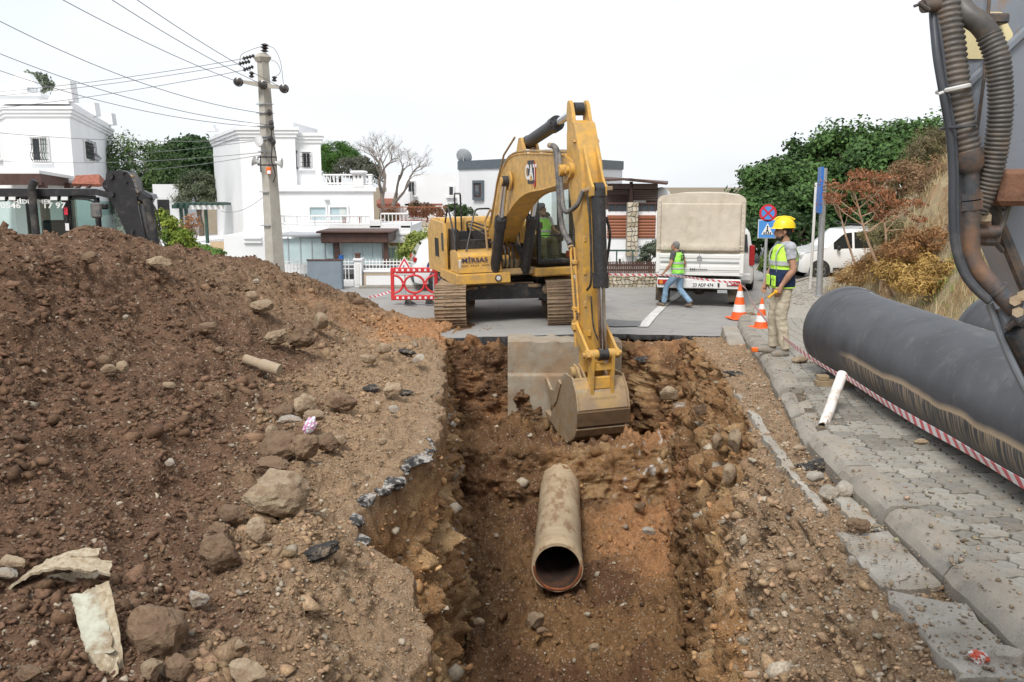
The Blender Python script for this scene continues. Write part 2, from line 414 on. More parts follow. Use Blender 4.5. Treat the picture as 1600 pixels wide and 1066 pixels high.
cols=blend(cols,isfl*sstep(12.2,12.9,zr+.4*nz)*sstep(10.3,11.5,yy)*.8,orange)
cols=blend(cols,isw*sstep(10.3,11.3,zr+.5*nz)*sstep(12,11.9,zr)*.7,deep)  # left wall foot tinted dark: occlusion painted into the soil colour
cols=blend(cols,isw*sstep(13.95,13.3,zr+.3*nz)*sstep(13,13.1,zr)*.45,deep)  # right wall foot gets the same painted occlusion
cols=blend(cols,isend*sstep(-.2,.5,nz)*.5,orange)
cols=blend(cols,isend*sstep(-.25,.35,-nz2)*.8,deep)  # end wall darkened: its shade is painted into the soil colour
cols=blend(cols,sstep(15.05,15.4,zr),gravel)
cols=blend(cols,sstep(13.95,14.15,zr+.12*nz2)*sstep(8.6,7.2,yy),gravel*.95)
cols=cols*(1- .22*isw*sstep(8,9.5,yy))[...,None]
ch=fbm(p*np.array([9,9,2.6]),3,.6,222)
cols=blend(cols,sstep(.42,.62,ch)*sstep(9.0,9.4,zr)*(1- sstep(10.6,11,zr))*sstep(8.5,10.5,yy)*(1- sstep(14.2,15.5,yy))*.75,C3(.62,.60,.56))
cols=blend(cols,sstep(.5,.68,ch)*sstep(12.3,12.8,zr)*(1- sstep(13.4,13.8,zr))*sstep(13.2,13.4,yy)*(1- sstep(14.0,14.4,yy))*.85,C3(.62,.60,.56))
cut=int(np.argmin(np.abs(zone- 8.55)))
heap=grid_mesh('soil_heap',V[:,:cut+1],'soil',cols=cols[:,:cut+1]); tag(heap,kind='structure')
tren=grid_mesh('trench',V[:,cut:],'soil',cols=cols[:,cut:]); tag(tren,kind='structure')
SV,SN,SCOL=V,Nn*np.where(Nn[...,2:3].mean() < 0,-1,1),cols
def icos():
    t=(1+5**.5)/2
    v=np.array([(-1,t,0),(1,t,0),(-1,-t,0),(1,-t,0),(0,-1,t),(0,1,t),(0,-1,-t),(0,1,-t),(t,0,-1),(t,0,1),(-t,0,-1),(-t,0,1)],float)
    f=np.array([(0,11,5),(0,5,1),(0,1,7),(0,7,10),(0,10,11),(1,5,9),(5,11,4),(11,10,2),(10,7,6),(7,1,8),(3,9,4),(3,4,2),(3,2,6),(3,6,8),(3,8,9),(4,9,5),(2,4,11),(6,2,10),(8,6,7),(9,8,1)])
    return v/np.linalg.norm(v[0]),f
def scatter(name,pos,rad_,colr,seed,flatz=.75,parent=None,smooth=False,mat='clods',jitter=.36):
    rs=np.random.RandomState(seed); v0,f0=icos(); n=len(pos)
    q=rs.normal(size=(n,4)); q /= np.linalg.norm(q,axis=1)[:,None]; a,b_,c_,d_=q.T
    R=np.stack([1- 2*(c_*c_+d_*d_),2*(b_*c_- a*d_),2*(b_*d_+a*c_),2*(b_*c_+a*d_),1- 2*(b_*b_+d_*d_),2*(c_*d_- a*b_),2*(b_*d_- a*c_),2*(c_*d_+a*b_),1- 2*(b_*b_+c_*c_)],-1).reshape(n,3,3)
    vv=v0[None]*(1+jitter*rs.normal(size=(n,12,1)))*(1+.28*rs.normal(size=(n,1,3)))
    vv=np.einsum('nij,nkj->nki',R,vv)*rad_[:,None,None]; vv[...,2] *= flatz; vv += pos[:,None]
    me=bpy.data.meshes.new(name); F=(f0[None]+12*np.arange(n)[:,None,None]).reshape(-1,3)
    me.vertices.add(n*12); me.vertices.foreach_set('co',vv.reshape(-1)); me.loops.add(F.size); me.loops.foreach_set('vertex_index',F.reshape(-1))
    me.polygons.add(len(F)); me.polygons.foreach_set('loop_start',np.arange(len(F))*3); me.update(calc_edges=True)
    ca=me.color_attributes.new('soil','FLOAT_COLOR','POINT'); c4=np.ones((n,12,4)); c4[...,:3]=colr[:,None]
    ca.data.foreach_set('color',c4.reshape(-1))
    o=mk(name,me,mat,parent,180 if smooth else 0); return o
rs=np.random.RandomState(3)
def pick(mask,n,ymin=2.6,dpow=1.3):
    wgt=mask*(yy > ymin)*(yy < 20.5)
    e1=np.linalg.norm(np.gradient(SV,axis=0),axis=-1)*np.linalg.norm(np.gradient(SV,axis=1),axis=-1)
    wgt=(wgt*e1/np.maximum(yy,3)**dpow).reshape(-1); wgt /= wgt.sum()
    return rs.choice(wgt.size,n,p=wgt)
def clod_layer(name,mask,n,r0,r1,seed,tint=1.0,tvar=.22,peb=0.0,sink=.2,pw_=2.6):
    i=pick(mask,n); r=r0*(1- rs.rand(n)*(1- (r0/r1)**pw_))**(-1/pw_)
    pos=SV.reshape(-1,3)[i]+SN.reshape(-1,3)[i]*(r*(.5- sink))[:,None]
    c=SCOL.reshape(-1,3)[i]*(tint*(1+tvar*rs.normal(size=(n,1))))*(1+.018*rs.normal(size=(n,3)))
    if peb: k=rs.rand(n) < peb; c[k]=np.array([.42,.355,.27])*(.6+.55*rs.rand(k.sum(),1))
    o=scatter(name,pos,r,np.clip(c,.02,.8),seed); tag(o,kind='stuff'); return o
lip_band=(zr > 6.6)*(zr < 8.75)
tag(clod_layer('soil_clods',ismd*(1- flat)*(zr > 2.6)*(zr < 7.3),24000,.0065,.022,1,1.0,.15,.03,.2,2.2),'loose brown soil crumbs lying over the heap','soil')
tag(clod_layer('soil_lumps',ismd*(1- flat)*(zr > 2.9)*(zr < 7.3)*sstep(-.25,.35,nz+.5*nz2),6000,.016,.07,11,.98,.16,.02,.35,2.8),'larger brown soil lumps over the heap','soil')
tag(clod_layer('wall_stones',np.clip(isw+isend,0,1),1900,.018,.10,12,1.15,.25,.25,.55,2.2),'stones bedded in the trench walls','stones')
tag(clod_layer('gravel',(zr > 5.6)*(zr < 8.7)*(1- flat),13000,.006,.026,2,1.0,.2,.16),'loose tan gravel spread between heap and trench','gravel')
tag(clod_layer('trench_rubble',np.clip(isfl+.25*isw,0,1),15000,.010,.065,4,1.0,.25,.06),'loose clods and stones on the trench floor','rubble')
tag(clod_layer('roadside_rubble',((zr > 15.0) | ((zr > 14.0) & (yy < 7.6)))*(1- flat)*(yy < 17),12000,.007,.035,5,1.05,.25,.28),'crushed stone rubble along the broken kerb edge','rubble')
# ================================================================== SETTING: ground, road, pavement, kerb, hillside
def asphalt():
    b=NB('asphalt'); c=b.ramp(b.noise(2.6,6,.65),[(.3,(.27,.262,.25)),(.7,(.335,.326,.31))])
    c=b.mix(1,c,b.ramp(b.noise(160,3,.7),[(.3,.72),(.7,1.25)]),'MULTIPLY')
    d=b.ramp(b.noise(.9,9,.75),[(.5,0.0),(.64,1.0)]); c=b.mix(b.math('MULTIPLY',d,.4),c,(.34,.30,.245))
    crk=b.ramp(b.voro(.55,'DISTANCE_TO_EDGE',vec=b.vec((1,1.4,1))),[(0,1.0),(.012,0.0)]); c=b.mix(b.math('MULTIPLY',crk,.35),c,(.07,.065,.06))
    b.done(c,.9,0,b.bump(b.noise(180,4,.7),.5,.006),.3)
asphalt()
b=NB('bitumen'); b.done(b.ramp(b.noise(30,6,.7),[(.35,(.016,.016,.017)),(.62,(.06,.058,.056)),(.8,(.30,.28,.25))]),.75,0,b.bump(b.noise(45,6,.7),.9,.03),.4)
b=NB('road_paint'); b.done(b.ramp(b.noise(7,7,.7),[(.3,(.42,.41,.39)),(.6,(.68,.67,.64))]),.8,0,None,.3)
b=NB('patch'); b.done(b.ramp(b.noise(6,6,.65),[(.3,(.115,.118,.12)),(.7,(.2,.2,.2))]),.85,0,b.bump(b.noise(120,4),.4,.006),.3)
def concrete(name,c1,c2,dirt=(.33,.27,.2),amt=.5,stain=(.13,.12,.105)):
    b=NB(name); c=b.ramp(b.noise(3.2,7,.62),[(.3,c1),(.7,c2)])
    c=b.mix(b.math('MULTIPLY',b.objrand(),.25),c,tuple(x*.7 for x in c1))
    c=b.mix(1,c,b.ramp(b.noise(90,4,.7),[(.3,.78),(.7,1.18)]),'MULTIPLY')
    c=b.mix(b.math('MULTIPLY',b.ramp(b.noise(1.7,8,.72,vec=b.vec()),[(.45,0.0),(.62,1.0)]),amt),c,dirt)
    c=b.mix(b.math('MULTIPLY',b.ramp(b.noise(7,6,.7,vec=b.vec((1,1,.5))),[(.58,0.0),(.72,1.0)]),.45),c,stain)
    nn=b.bump(b.noise(24,7,.68),.45,.012); nn=b.bump(b.noise(160,3),.35,.004,nn)
    b.done(c,.9,0,nn,.25)
concrete('kerb_concrete',(.235,.217,.187),(.37,.345,.30),amt=.5)
concrete('slab_concrete',(.27,.245,.205),(.46,.43,.38),amt=.6)
concrete('old_concrete',(.30,.255,.195),(.44,.385,.30),(.31,.195,.11),.7,(.07,.062,.055))
b=NB('paver')
c=b.ramp(b.objrand(),[(0,(.20,.188,.165)),(.45,(.285,.27,.238)),(.8,(.36,.342,.30)),(1,(.165,.155,.137))])
c=b.mix(1,c,b.ramp(b.noise(14,6,.7),[(.3,.74),(.7,1.2)]),'MULTIPLY')
c=b.mix(b.math('MULTIPLY',b.ramp(b.noise(2.0,8,.7,vec=b.vec()),[(.5,0.0),(.66,1.0)]),.38),c,(.30,.235,.165))
b.done(c,.92,0,b.bump(b.noise(110,4,.7),.45,.006),.22)
b=NB('joint_sand'); b.done(b.ramp(b.noise(20,6,.7),[(.3,(.085,.068,.05)),(.7,(.18,.145,.105))]),.95,0,b.bump(b.noise(90,4),.5,.01),.2)
b=NB('far_paving')
vv=b.voro(6.2,'DISTANCE_TO_EDGE',vec=b.vec((1,.8,1)),rnd=.45)
c=b.mix(b.ramp(vv,[(.02,1.0),(.05,0.0)]),b.ramp(b.noise(5,6,.7),[(.3,(.33,.31,.27)),(.7,(.47,.44,.39))]),(.17,.145,.115)); b.done(c,.92,0,b.bump(vv,.3,.01),.2)
b=NB('earth'); b.done(b.ramp(b.noise(.8,8,.7),[(.3,(.16,.125,.085)),(.7,(.30,.25,.17))]),.95,0,b.bump(b.noise(14,8,.7),.6,.03),.2)
gm=MB(); S=1500
xs=[-S,-60,-9.6,5.6,60,S]; ysr=[-S,-40,1.62,17.3,60,S]
for i in range(5):
    for j in range(5):
        if i == 2 and j == 2: continue
        gm.add([(xs[i],ysr[j],-.14),(xs[i+1],ysr[j],-.14),(xs[i+1],ysr[j+1],-.14),(xs[i],ysr[j+1],-.14)],[(0,1,2,3)])
tag(gm.build('ground','earth',smooth=0),kind='structure')
def rz(x,y):
    x=np.asarray(x,float); y=np.asarray(y,float)
    t=.03*np.clip(x,-1.6,1.4)*(1- sstep(1.6,4.2,np.abs(x)))*(1- sstep(23,27,y))
    return g_(y)+t
NXr=150; yr=np.concatenate([np.linspace(17.22,18.4,26),np.linspace(18.5,31,90),np.linspace(32,60,26)])
U=np.linspace(0,1,NXr)
RX=np.stack([-34+(np.minimum(kx(y)+.06,30)+34)*(1- (1- U)**2.2) for y in yr])
RYY=yr[:,None]*np.ones_like(RX); edge=fbm(np.stack([RX*1.6,0*RX,0*RX+2],-1),5,.62)
fr=np.exp(-(np.arange(len(yr))/5.)**2)[:,None]; RYY=RYY+fr*(.16*edge- .03)*(np.abs(RX) < 6)
RZZ=rz(RX,RYY)+.012*fbm(np.stack([RX*1.1,RYY*1.1,0*RX],-1),3)
road=grid_mesh('road',np.stack([RX,RYY,RZZ],-1),'asphalt',smooth=180); tag(road,kind='structure')
xe=RX[0]; sel=(xe >-1.9) & (xe < 4.5); ex=np.interp(np.linspace(0,1,220),np.linspace(0,1,sel.sum()),xe[sel]); ey=np.interp(ex,xe,RYY[0]); ez=np.interp(ex,xe,RZZ[0])
jag=fbm(np.stack([ex*6,0*ex,0*ex+9],-1),4,.65)
lump=.16*sstep(.4,-.1,ex)*(1+.6*fbm(np.stack([ex*2.2,0*ex,0*ex+5],-1),3))
E_=np.stack([np.stack([ex,ey+.02,ez- .002],-1),np.stack([ex,ey- .012+.02*jag,ez- .012],-1),np.stack([ex,ey- .03+.07*jag,ez- .06- lump*.4],-1),np.stack([ex,ey- .02+.11*jag,ez- .09- lump- .05*np.abs(jag)],-1),np.stack([ex,ey+.25,ez- .12- lump],-1)],0)
o=grid_mesh('asphalt_edge',E_,'bitumen',smooth=60); o.parent=road
def strip(name,pts,wd,mat,parent,dz=.006):
    P=curve(pts,10); vs=[]; fs=[]
    for i,p in enumerate(P):
        t=(P[min(i+1,len(P)- 1)]- P[max(i- 1,0)]); n=Vector((-t.y,t.x,0)).normalized()*wd/2
        for q in (p+n,p- n): vs.append((q.x,q.y,float(rz(q.x,q.y))+dz+.012))
    for i in range(len(P)- 1): fs.append((2*i,2*i+2,2*i+3,2*i+1))
    m=MB(); m.add(vs,fs); return m.build(name,mat,parent,0)
strip('edge_line',[atz(1004,506,.25),atz(1018,492,.15),atz(1030,482,.07),atz(1040,475,.0),atz(1050,469,0),(6.6,31,0),(9.5,37,0)],.22,'road_paint',road)
def patch(pts,mat,dz=.01):
    vs=[(p.x,p.y,float(rz(p.x,p.y))+dz) for p in pts]; m=MB(); m.add(vs,[tuple(range(len(vs)))]); return m.build('repair_patch',mat,road,0)
patch([atz(x,y,.2) for x,y in [(925,507),(950,495),(985,497),(1003,497),(1000,508),(960,511)]],'patch',.017)
patch([atz(x,y,.2) for x,y in [(905,500),(925,497),(950,506),(945,513),(905,512)]],'slab_concrete',.016)
yb=np.concatenate([np.linspace(-3,20,90),np.linspace(20.5,44,60)]); ub=np.linspace(0,1,14)
PX=np.stack([(kx(y)+.12)+(toe_(y)+.5- kx(y)- .12)*ub for y in yb]); PYY=yb[:,None]*np.ones_like(PX)
top=.082+.036*sstep(20.1,20.4,PYY)
pav=grid_mesh('pavement',np.stack([PX,PYY,g_(PYY)+top],-1),'joint_sand',smooth=180); tag(pav,kind='structure')
pav.data.materials.append(MT['far_paving'])
for pl in pav.data.polygons:
    if pl.center.y > 20.2: pl.material_index=1
PA,PB=.195,.235
def paver_poly():
    a,bb,z_=PA/2- .008,PB/2- .008,.016
    tri=lambda t: z_*(1 if t > 0 else-1)
    pts=[]
    for v in (-1,-.5,-.5,.0,.5,.5,1): pass
    right=[(a- z_,-bb),(a+z_,-bb*.5),(a- z_,0),(a+z_,bb*.5),(a- z_,bb)]
    topp=[(a*.33,bb+z_*.8),(-a*.33,bb- z_*.8)]
    left=[(-a- z_,bb),(-a+z_,bb*.5),(-a- z_,0),(-a+z_,-bb*.5),(-a- z_,-bb)]
    bot=[(-a*.33,-bb- z_*.8),(a*.33,-bb+z_*.8)]
    return right+topp+left+bot
PP=paver_poly()
def paver_geo(h=.06,bev=.006):
    n=len(PP); c0=[(x*.93,y*.94,0.0) for x,y in PP]
    vs=[(x,y,-h) for x,y in PP]+[(x,y,-bev) for x,y in PP]+c0
    fs=[(i,(i+1) % n,n+(i+1) % n,n+i) for i in range(n)]+[(n+i,n+(i+1) % n,2*n+(i+1) % n,2*n+i) for i in range(n)]+[tuple(range(2*n,3*n))]
    return vs,fs
pvs,pfs=paver_geo(); pm=bpy.data.meshes.new('paver'); pm.from_pydata(pvs,[],pfs); pm.materials.append(MT['paver'])
pm.polygons.foreach_set('use_smooth',[False]*len(pm.polygons))
rp=random.Random(5); spots=[]
yv=3.0
while yv < 20.2:
    sl=(kx(yv+.1)- kx(yv- .1))/.2; x0=kx(yv)+.21; nmax=int((toe_(yv)+.3- x0)/PA)
    row=int(round((yv- 3)/PB))
    for k in range(nmax):
        off=(PB/2 if k % 2 else 0)
        spots.append((x0+(k+.5)*PA+sl*off,yv+off,k,sl))
    yv += PB
vis=[s_ for s_ in spots if 3.7 < s_[1] < 10.4 and s_[0]- kx(s_[1]) < .15+lerp(s_[1],[3.7,5,7,10.4],[1.45,1.35,1.15,.9])]
vis=sorted(vis,key=lambda s_: s_[1])[:300]; vset=set(vis); rest=MB()
for s_ in spots:
    x,y,k,sl=s_; dzj=rp.uniform(-.005,.004); rx_,ry_=rp.gauss(0,.012),rp.gauss(0,.012)
    zt=float(g_(y))+.12+dzj; rr=Euler((rx_,ry_,-math.atan(sl)+rp.gauss(0,.012)))
    if s_ in vset:
        o=bpy.data.objects.new('paver',pm); COL.objects.link(o); o.parent=pav; o.location=(x,y,zt); o.rotation_euler=rr
    elif y > 3.2: rest.add(pvs,pfs,Matrix.Translation((x,y,zt))@rr.to_matrix().to_4x4())
o=rest.build('far_pavers','paver',pav,0); tag(o,kind='stuff')
kerb=empty('kerb',(0,0,0)); tag(kerb,kind='structure')
yk=2.2; rk=random.Random(8)
while yk < 34:
    ln=.95 if yk < 20 else 1.4
    a=Vector((kx(yk),yk,float(g_(yk)))); bq=Vector((kx(yk+ln*.95),yk+ln*.95,float(g_(yk+ln*.95))))
    d=(bq- a); dl_=d.length- .014; n=7
    prof=[(-.01,-.12),(-.02,.055),(.012,.108),(.05,.135),(.10,.142),(.235,.138),(.24,-.12)]
    broken=7.4 < yk < 8.6
    m=MB(); nsg=6; vs=[]
    for q in range(nsg+1):
        t=q/nsg
        for (u,z) in prof:
            jx=rk.gauss(0,.004); jz=rk.gauss(0,.003)
            if broken and z > .1: jz -= abs(rk.gauss(0,.03)); jx += rk.gauss(0,.015)
            vs.append((u+jx,t*dl_,z+jz))
    fs=[(q*7+i,q*7+(i+1) % 7,(q+1)*7+(i+1) % 7,(q+1)*7+i) for q in range(nsg) for i in range(7)]
    fs += [tuple(range(7)),tuple(reversed(range(nsg*7,nsg*7+7)))]
    m.add(vs,fs); o=m.build('kerb_stone','kerb_concrete',kerb,25)
    rot=Vector((0,1,0)).rotation_difference(d.normalized()); o.rotation_mode='QUATERNION'; o.rotation_quaternion=rot
    o.location=a+Vector((rk.gauss(0,.012),0,rk.gauss(0,.006)- (.03 if broken else 0))); yk += ln*.95+.01
gut=empty('gutter',(0,0,0)); tag(gut,kind='structure')
def chunk_prism(m,poly,z0,z1,seed,ang=.02):
    r_=random.Random(seed); P=[]
    n=len(poly)
    for i in range(n):
        a,b_=Vector(poly[i]),Vector(poly[(i+1) % n]); k=max(2,int((b_- a).length/.09))
        for t in range(k):
            q=a.lerp(b_,t/k); P.append(q+Vector((r_.gauss(0,.009),r_.gauss(0,.009))))
    c=sum(P,Vector((0,0)))/len(P); n=len(P)
    vs=[(p.x+r_.gauss(0,.012),p.y+r_.gauss(0,.012),z0) for p in P]+[(p.x+r_.gauss(0,.006),p.y,z1- .018+r_.gauss(0,.008)) for p in P]+[(c.x+(p.x- c.x)*.93,c.y+(p.y- c.y)*.96,z1+r_.gauss(0,.004)) for p in P]
    fs=[(i,(i+1) % n,n+(i+1) % n,n+i) for i in range(n)]+[(n+i,n+(i+1) % n,2*n+(i+1) % n,2*n+i) for i in range(n)]+[tuple(range(2*n,3*n)),tuple(reversed(range(n)))]
    m.add(vs,fs)
slabs=[([(2.06,2.9),(2.47,2.9),(2.48,3.85),(2.1,3.82)],.80,.915),([(2.11,3.88),(2.46,3.86),(2.5,4.62),(2.13,4.80)],.80,.925),([(2.14,4.92),(2.30,4.86),(2.52,4.9),(2.53,5.72),(2.17,5.70)],.81,.91),
         ([(2.36,5.8),(2.53,5.78),(2.55,6.5),(2.42,6.7)],.80,.90),([(2.19,6.1),(2.26,6.1),(2.27,7.0),(2.23,7.1)],.72,.93),([(2.24,7.15),(2.33,7.12),(2.38,8.0),(2.31,8.05)],.72,.93),([(2.33,8.12),(2.42,8.12),(2.50,9.0),(2.44,9.02)],.70,.92),
         ([(2.47,9.2),(2.57,9.2),(2.66,10.0),(2.56,10.0)],.62,.86),([(3.72,15.2),(4.02,15.2),(4.38,17.2),(4.08,17.2)],.3,.52)]
for i,(pl,z0,z1) in enumerate(slabs):
    m=MB(); chunk_prism(m,pl,z0,z1,40+i); o=m.build('concrete_slab','slab_concrete',gut,25)
    if i == 8: o.rotation_euler=(0,0,0)
hx=np.concatenate([np.linspace(0,6,90),np.linspace(6.2,40,50)]); hy=np.concatenate([np.linspace(-4,34,190),np.linspace(34.6,60,30)])
HX=np.stack([toe_(y)- .1+hx for y in hy]); HY=hy[:,None]*np.ones_like(HX); U_=HX- (np.stack([toe_(y)*np.ones_like(hx) for y in hy]))
def hill_z(u,y):
    f=np.clip(u,0,None); cap=lerp(y,[-4,8,20,28,31,35,60],[10,10,10,9,7,3.2,.8])
    ramp_=.10*f+1.9*np.clip(f- .8,0,None)
    return g_(y)+.10+cap*(1- np.exp(-ramp_/cap))+.035*np.clip(f- 8,0,None)
HZ=hill_z(U_,HY); hp=np.stack([HX,HY,HZ],-1)
fade=sstep(.0,.8,U_); hp[...,2] += fade*(.22*fbm(hp*.7,3)+.12*fbm(hp*2.2,3,.6,5)+.05*fbm(hp*7,2,.6,8))
hc1=np.zeros(hp.shape)+np.array([.40,.32,.19]); hn=fbm(hp*1.2,4,.6,44)
hc1=blend(hc1,sstep(.0,.5,hn),np.array([.33,.22,.12])); hc1=blend(hc1,sstep(.15,.6,-hn),np.array([.40,.34,.23]))
hc1=blend(hc1,sstep(2.4,.6,U_)*sstep(-.3,.3,fbm(hp*.9,3,.5,3))*sstep(14,12,HY),np.array([.14,.165,.06]))
hill=grid_mesh('hillside',hp,'soil',cols=hc1); tag(hill,kind='structure')
# ================================================================== EXCAVATOR
std('cat_yellow',(.66,.375,.072),.38,0,.10,3.5,(.36,.24,.12),.42,6,.08,40)
std('muddy_yellow',(.50,.33,.12),.6,0,.12,3,MUD,.60,2.5,.3,30)
std('black_paint',(.016,.016,.018),.42,0,.3,4,(.20,.16,.12),.22,4,.1,40)
std('dusty_black',(.030,.030,.033),.45,0,.25,9,(.22,.19,.15),.20,26,.2,60)
std('track_steel',(.20,.145,.10),.62,.35,.3,9,(.36,.26,.17),.62,7,.5,30)
std('pin_steel',(.22,.16,.10),.5,.6,.2,9,(.25,.15,.08),.5,8,.3,40)
std('chrome',(.72,.72,.74),.16,1,.05,3)
std('rubber',(.03,.03,.032),.7,0,.2,6,(.22,.19,.15),.3,6,.2,60)
std('hose_grey',(.12,.12,.125),.55,0,.2,9,(.30,.25,.19),.35,9)
std('worn_steel',(.44,.37,.27),.55,.35,.18,6,(.33,.22,.12),.6,5,.35,30)
std('dry_mud',(.34,.25,.165),.95,0,.25,9,(.24,.16,.10),.4,5,.9,25,.15)
std('seat_black',(.045,.047,.05),.8)
std('white_paint',(.74,.74,.72),.45,0,.05,3,(.45,.40,.33),.15,3)
std('letter_black',(.02,.02,.025),.5,0,.05); std('letter_blue',(.03,.03,.07),.5,0,.05); std('letter_white',(.8,.8,.78),.5,0,.03); std('letter_red',(.55,.03,.02),.5,0,.05)
std('lamp_glass',(.75,.75,.72),.15,.3,.05)
def glass(name,tint,gl=.16):
    b=NB(name); t=b.n.new('ShaderNodeBsdfTransparent'); t.inputs[0].default_value=tint+(1,); g=b.n.new('ShaderNodeBsdfGlossy'); g.inputs['Roughness'].default_value=.03; g.inputs[0].default_value=(1,1,1,1)
    f=b.n.new('ShaderNodeFresnel'); f.inputs[0].default_value=1.5; mx=b.n.new('ShaderNodeMixShader')
    b.link(b.math('ADD',b.math('MULTIPLY',f.outputs[0],.9),gl*.3),mx.inputs[0]); b.link(t.outputs[0],mx.inputs[1]); b.link(g.outputs[0],mx.inputs[2])
    b.link(mx.outputs[0],b.n['Material Output'].inputs['Surface'])
glass('cab_glass',(.90,.97,.955)); glass('dark_glass',(.10,.12,.13),.3); glass('green_glass',(.66,.83,.80))
EXX,EXY=-.10,21.75
exc=empty('excavator',(EXX,EXY,float(rz(EXX,20.5))- .03),0,'yellow crawler excavator reaching its bucket down into the trench end','excavator',rot=(0,0,math.pi))
exc.rotation_euler=(rad(.6),rad(1.7),math.pi)
SW=rad(15.3)
def up(mb,name,mat,parent=None,smooth=32):
    o=mb.build(name,mat,parent if parent is not None else exc,smooth)
    if parent is None: o.rotation_euler=(0,0,SW)
    return o
def split_build(m,name,mat,parent,smooth=32):
    par=list(range(len(m.v)))
    def find(a):
        while par[a] != a: par[a]=par[par[a]]; a=par[a]
        return a
    for f in m.f:
        r0=find(f[0])
        for i in f[1:]: par[find(i)]=r0
    comp={}
    for f in m.f: comp.setdefault(find(f[0]),[]).append(f)
    out_=[]
    for fs in comp.values():
        ids=sorted({i for f in fs for i in f}); mp={a: k for k,a in enumerate(ids)}
        q=MB(); q.v=[m.v[i] for i in ids]; q.f=[tuple(mp[i] for i in f) for f in fs]; out_.append(q.build(name,mat,parent,smooth))
    return out_
def track_path(n=46):
    r=.47; L_=3.72; per=2*L_+2*math.pi*r; pts=[]
    for i in range(n):
        s_=per*i/n
        if s_ < L_: pts.append((-L_/2+s_,2*r,0))
        elif s_ < L_+math.pi*r: a=(s_- L_)/r; pts.append((L_/2+r*math.sin(a),r+r*math.cos(a),-a))
        elif s_ < 2*L_+math.pi*r: pts.append((L_/2- (s_- L_- math.pi*r),0,-math.pi))
        else: a=(s_- 2*L_- math.pi*r)/r; pts.append((-L_/2- r*math.sin(a),r- r*math.cos(a),-math.pi- a))
    return pts,per/n
TP,TS=track_path(); PW=.70
shoe=MB(); shoe.box((0,0,0),(PW,TS*.95,.022),ch=.005)
for q in (-.38,0,.36): shoe.box((0,q*TS,.022),(PW*.985,.02,.036),ch=.006)
for sx in (-.12,.12): shoe.box((sx,0,.014),(.05,TS*.5,.012))
shoe_me=None
for sx in (-1,1):
    tx=sx*1.24
    tf=MB()
    tf.box((tx,0,.47),(.34,3.3,.36),ch=.05); tf.box((tx,0,.80),(.24,1.8,.06),ch=.02)
    for q in np.linspace(-1.5,1.5,7): tf.lathe([(0,-.2),(.13,-.2),(.14,-.13),(.10,-.1),(.10,.1),(.14,.13),(.13,.2),(0,.2)],12,Matrix.Translation((tx,q,.17))@Matrix.Rotation(rad(90),4,'Y'))
    trk=tf.build('track','track_steel',exc)
    for nm,yq,rr_ in (('idler_wheel',1.86,.38),('drive_sprocket',-1.86,.36)):
        iw=MB(); iw.lathe([(0,-.17),(rr_*.5,-.17),(rr_*.55,-.1),(rr_*.86,-.1),(rr_*.9,-.15),(rr_,-.15),(rr_,.15),(rr_*.9,.15),(rr_*.86,.1),(rr_*.55,.1),(rr_*.5,.17),(0,.17)],24,Matrix.Translation((tx,yq,.47))@Matrix.Rotation(rad(90),4,'Y')); iw.build(nm,'track_steel',trk)
    for i,(py_,pz_,a) in enumerate(TP):
        if shoe_me is None:
            o=shoe.build('track_shoe','track_steel',trk,20); shoe_me=o.data
        else: o=bpy.data.objects.new('track_shoe',shoe_me); COL.objects.link(o); o.parent=trk
        sag=-.03*math.cos(py_/1.9*math.pi/2) if a == 0 else 0
        o.location=(tx,py_,pz_+sag); o.rotation_euler=(a,0,0)
cb=MB()
cb.prism([(-1.1,.42),(-1.0,.80),(-.62,.90),(.62,.90),(1.0,.80),(1.1,.42),(.95,.40),(.8,.55),(-.8,.55),(-.95,.40)],.34,frame((0,1.25,0),(1,0,0),(0,0,1)))
cb.prism([(-1.1,.42),(-1.0,.80),(-.62,.90),(.62,.90),(1.0,.80),(1.1,.42),(.95,.40),(.8,.55),(-.8,.55),(-.95,.40)],.34,frame((0,-.9,0),(1,0,0),(0,0,1)))
cb.box((0,0,.72),(1.5,1.9,.34),ch=.05)
carb=cb.build('undercarriage_frame','black_paint',exc)
md=MB(); rn=random.Random(2)
for k in range(26):
    a=rn.uniform(-1,1); md.ball((a,1.08+rn.uniform(-.16,.16),.80+.1*(1- abs(a))),(rn.uniform(.08,.2),rn.uniform(.05,.12),rn.uniform(.02,.06)),7,5)
md.box((0,1.1,.905),(1.25,.26,.03),ch=.012)
md.ball((-.95,1.2,.74),(.16,.12,.13),9,6)
md.build('caked_mud','dry_mud',carb)
sr=MB(); sr.lathe([(.0,.88),(.78,.88),(.80,.92),(.80,.97),(.74,.98),(.74,1.03),(.86,1.04),(.86,1.10),(0,1.1)],40)
for k in range(36):
    a=2*math.pi*k/36; sr.box((.80*math.cos(a),.80*math.sin(a),.95),(.03,.03,.05),(0,0,a))
sr.build('slew_ring','dusty_black',exc)
fr_=MB(); fr_.box((0,-.35,1.17),(2.7,3.6,.12),ch=.02); fr_.box((.12,.95,1.2),(.9,1.1,.14),ch=.02)
for sx in (-.18,.42): fr_.prism([(-.1,0),(1.0,0),(.55,.75),(.2,.78)],.06,frame((sx+.03,.1,1.22),(0,1,0),(0,0,1)))
up(fr_,'upper_frame','muddy_yellow')
cw=MB(); n_=14; vs=[]; fs=[]
for i in range(n_+1):
    t=-1+2*i/n_; x=1.48*t; y0=-2.35- .55*math.sqrt(max(0,1- (abs(t)**3)))
    for (yo,z) in ((0,1.1),(-.06,1.3),(-.06,2.0),(.12,2.22)): vs.append((x,y0+yo,z))
    vs.append((x,-2.0,2.22)); vs.append((x,-2.0,1.1))
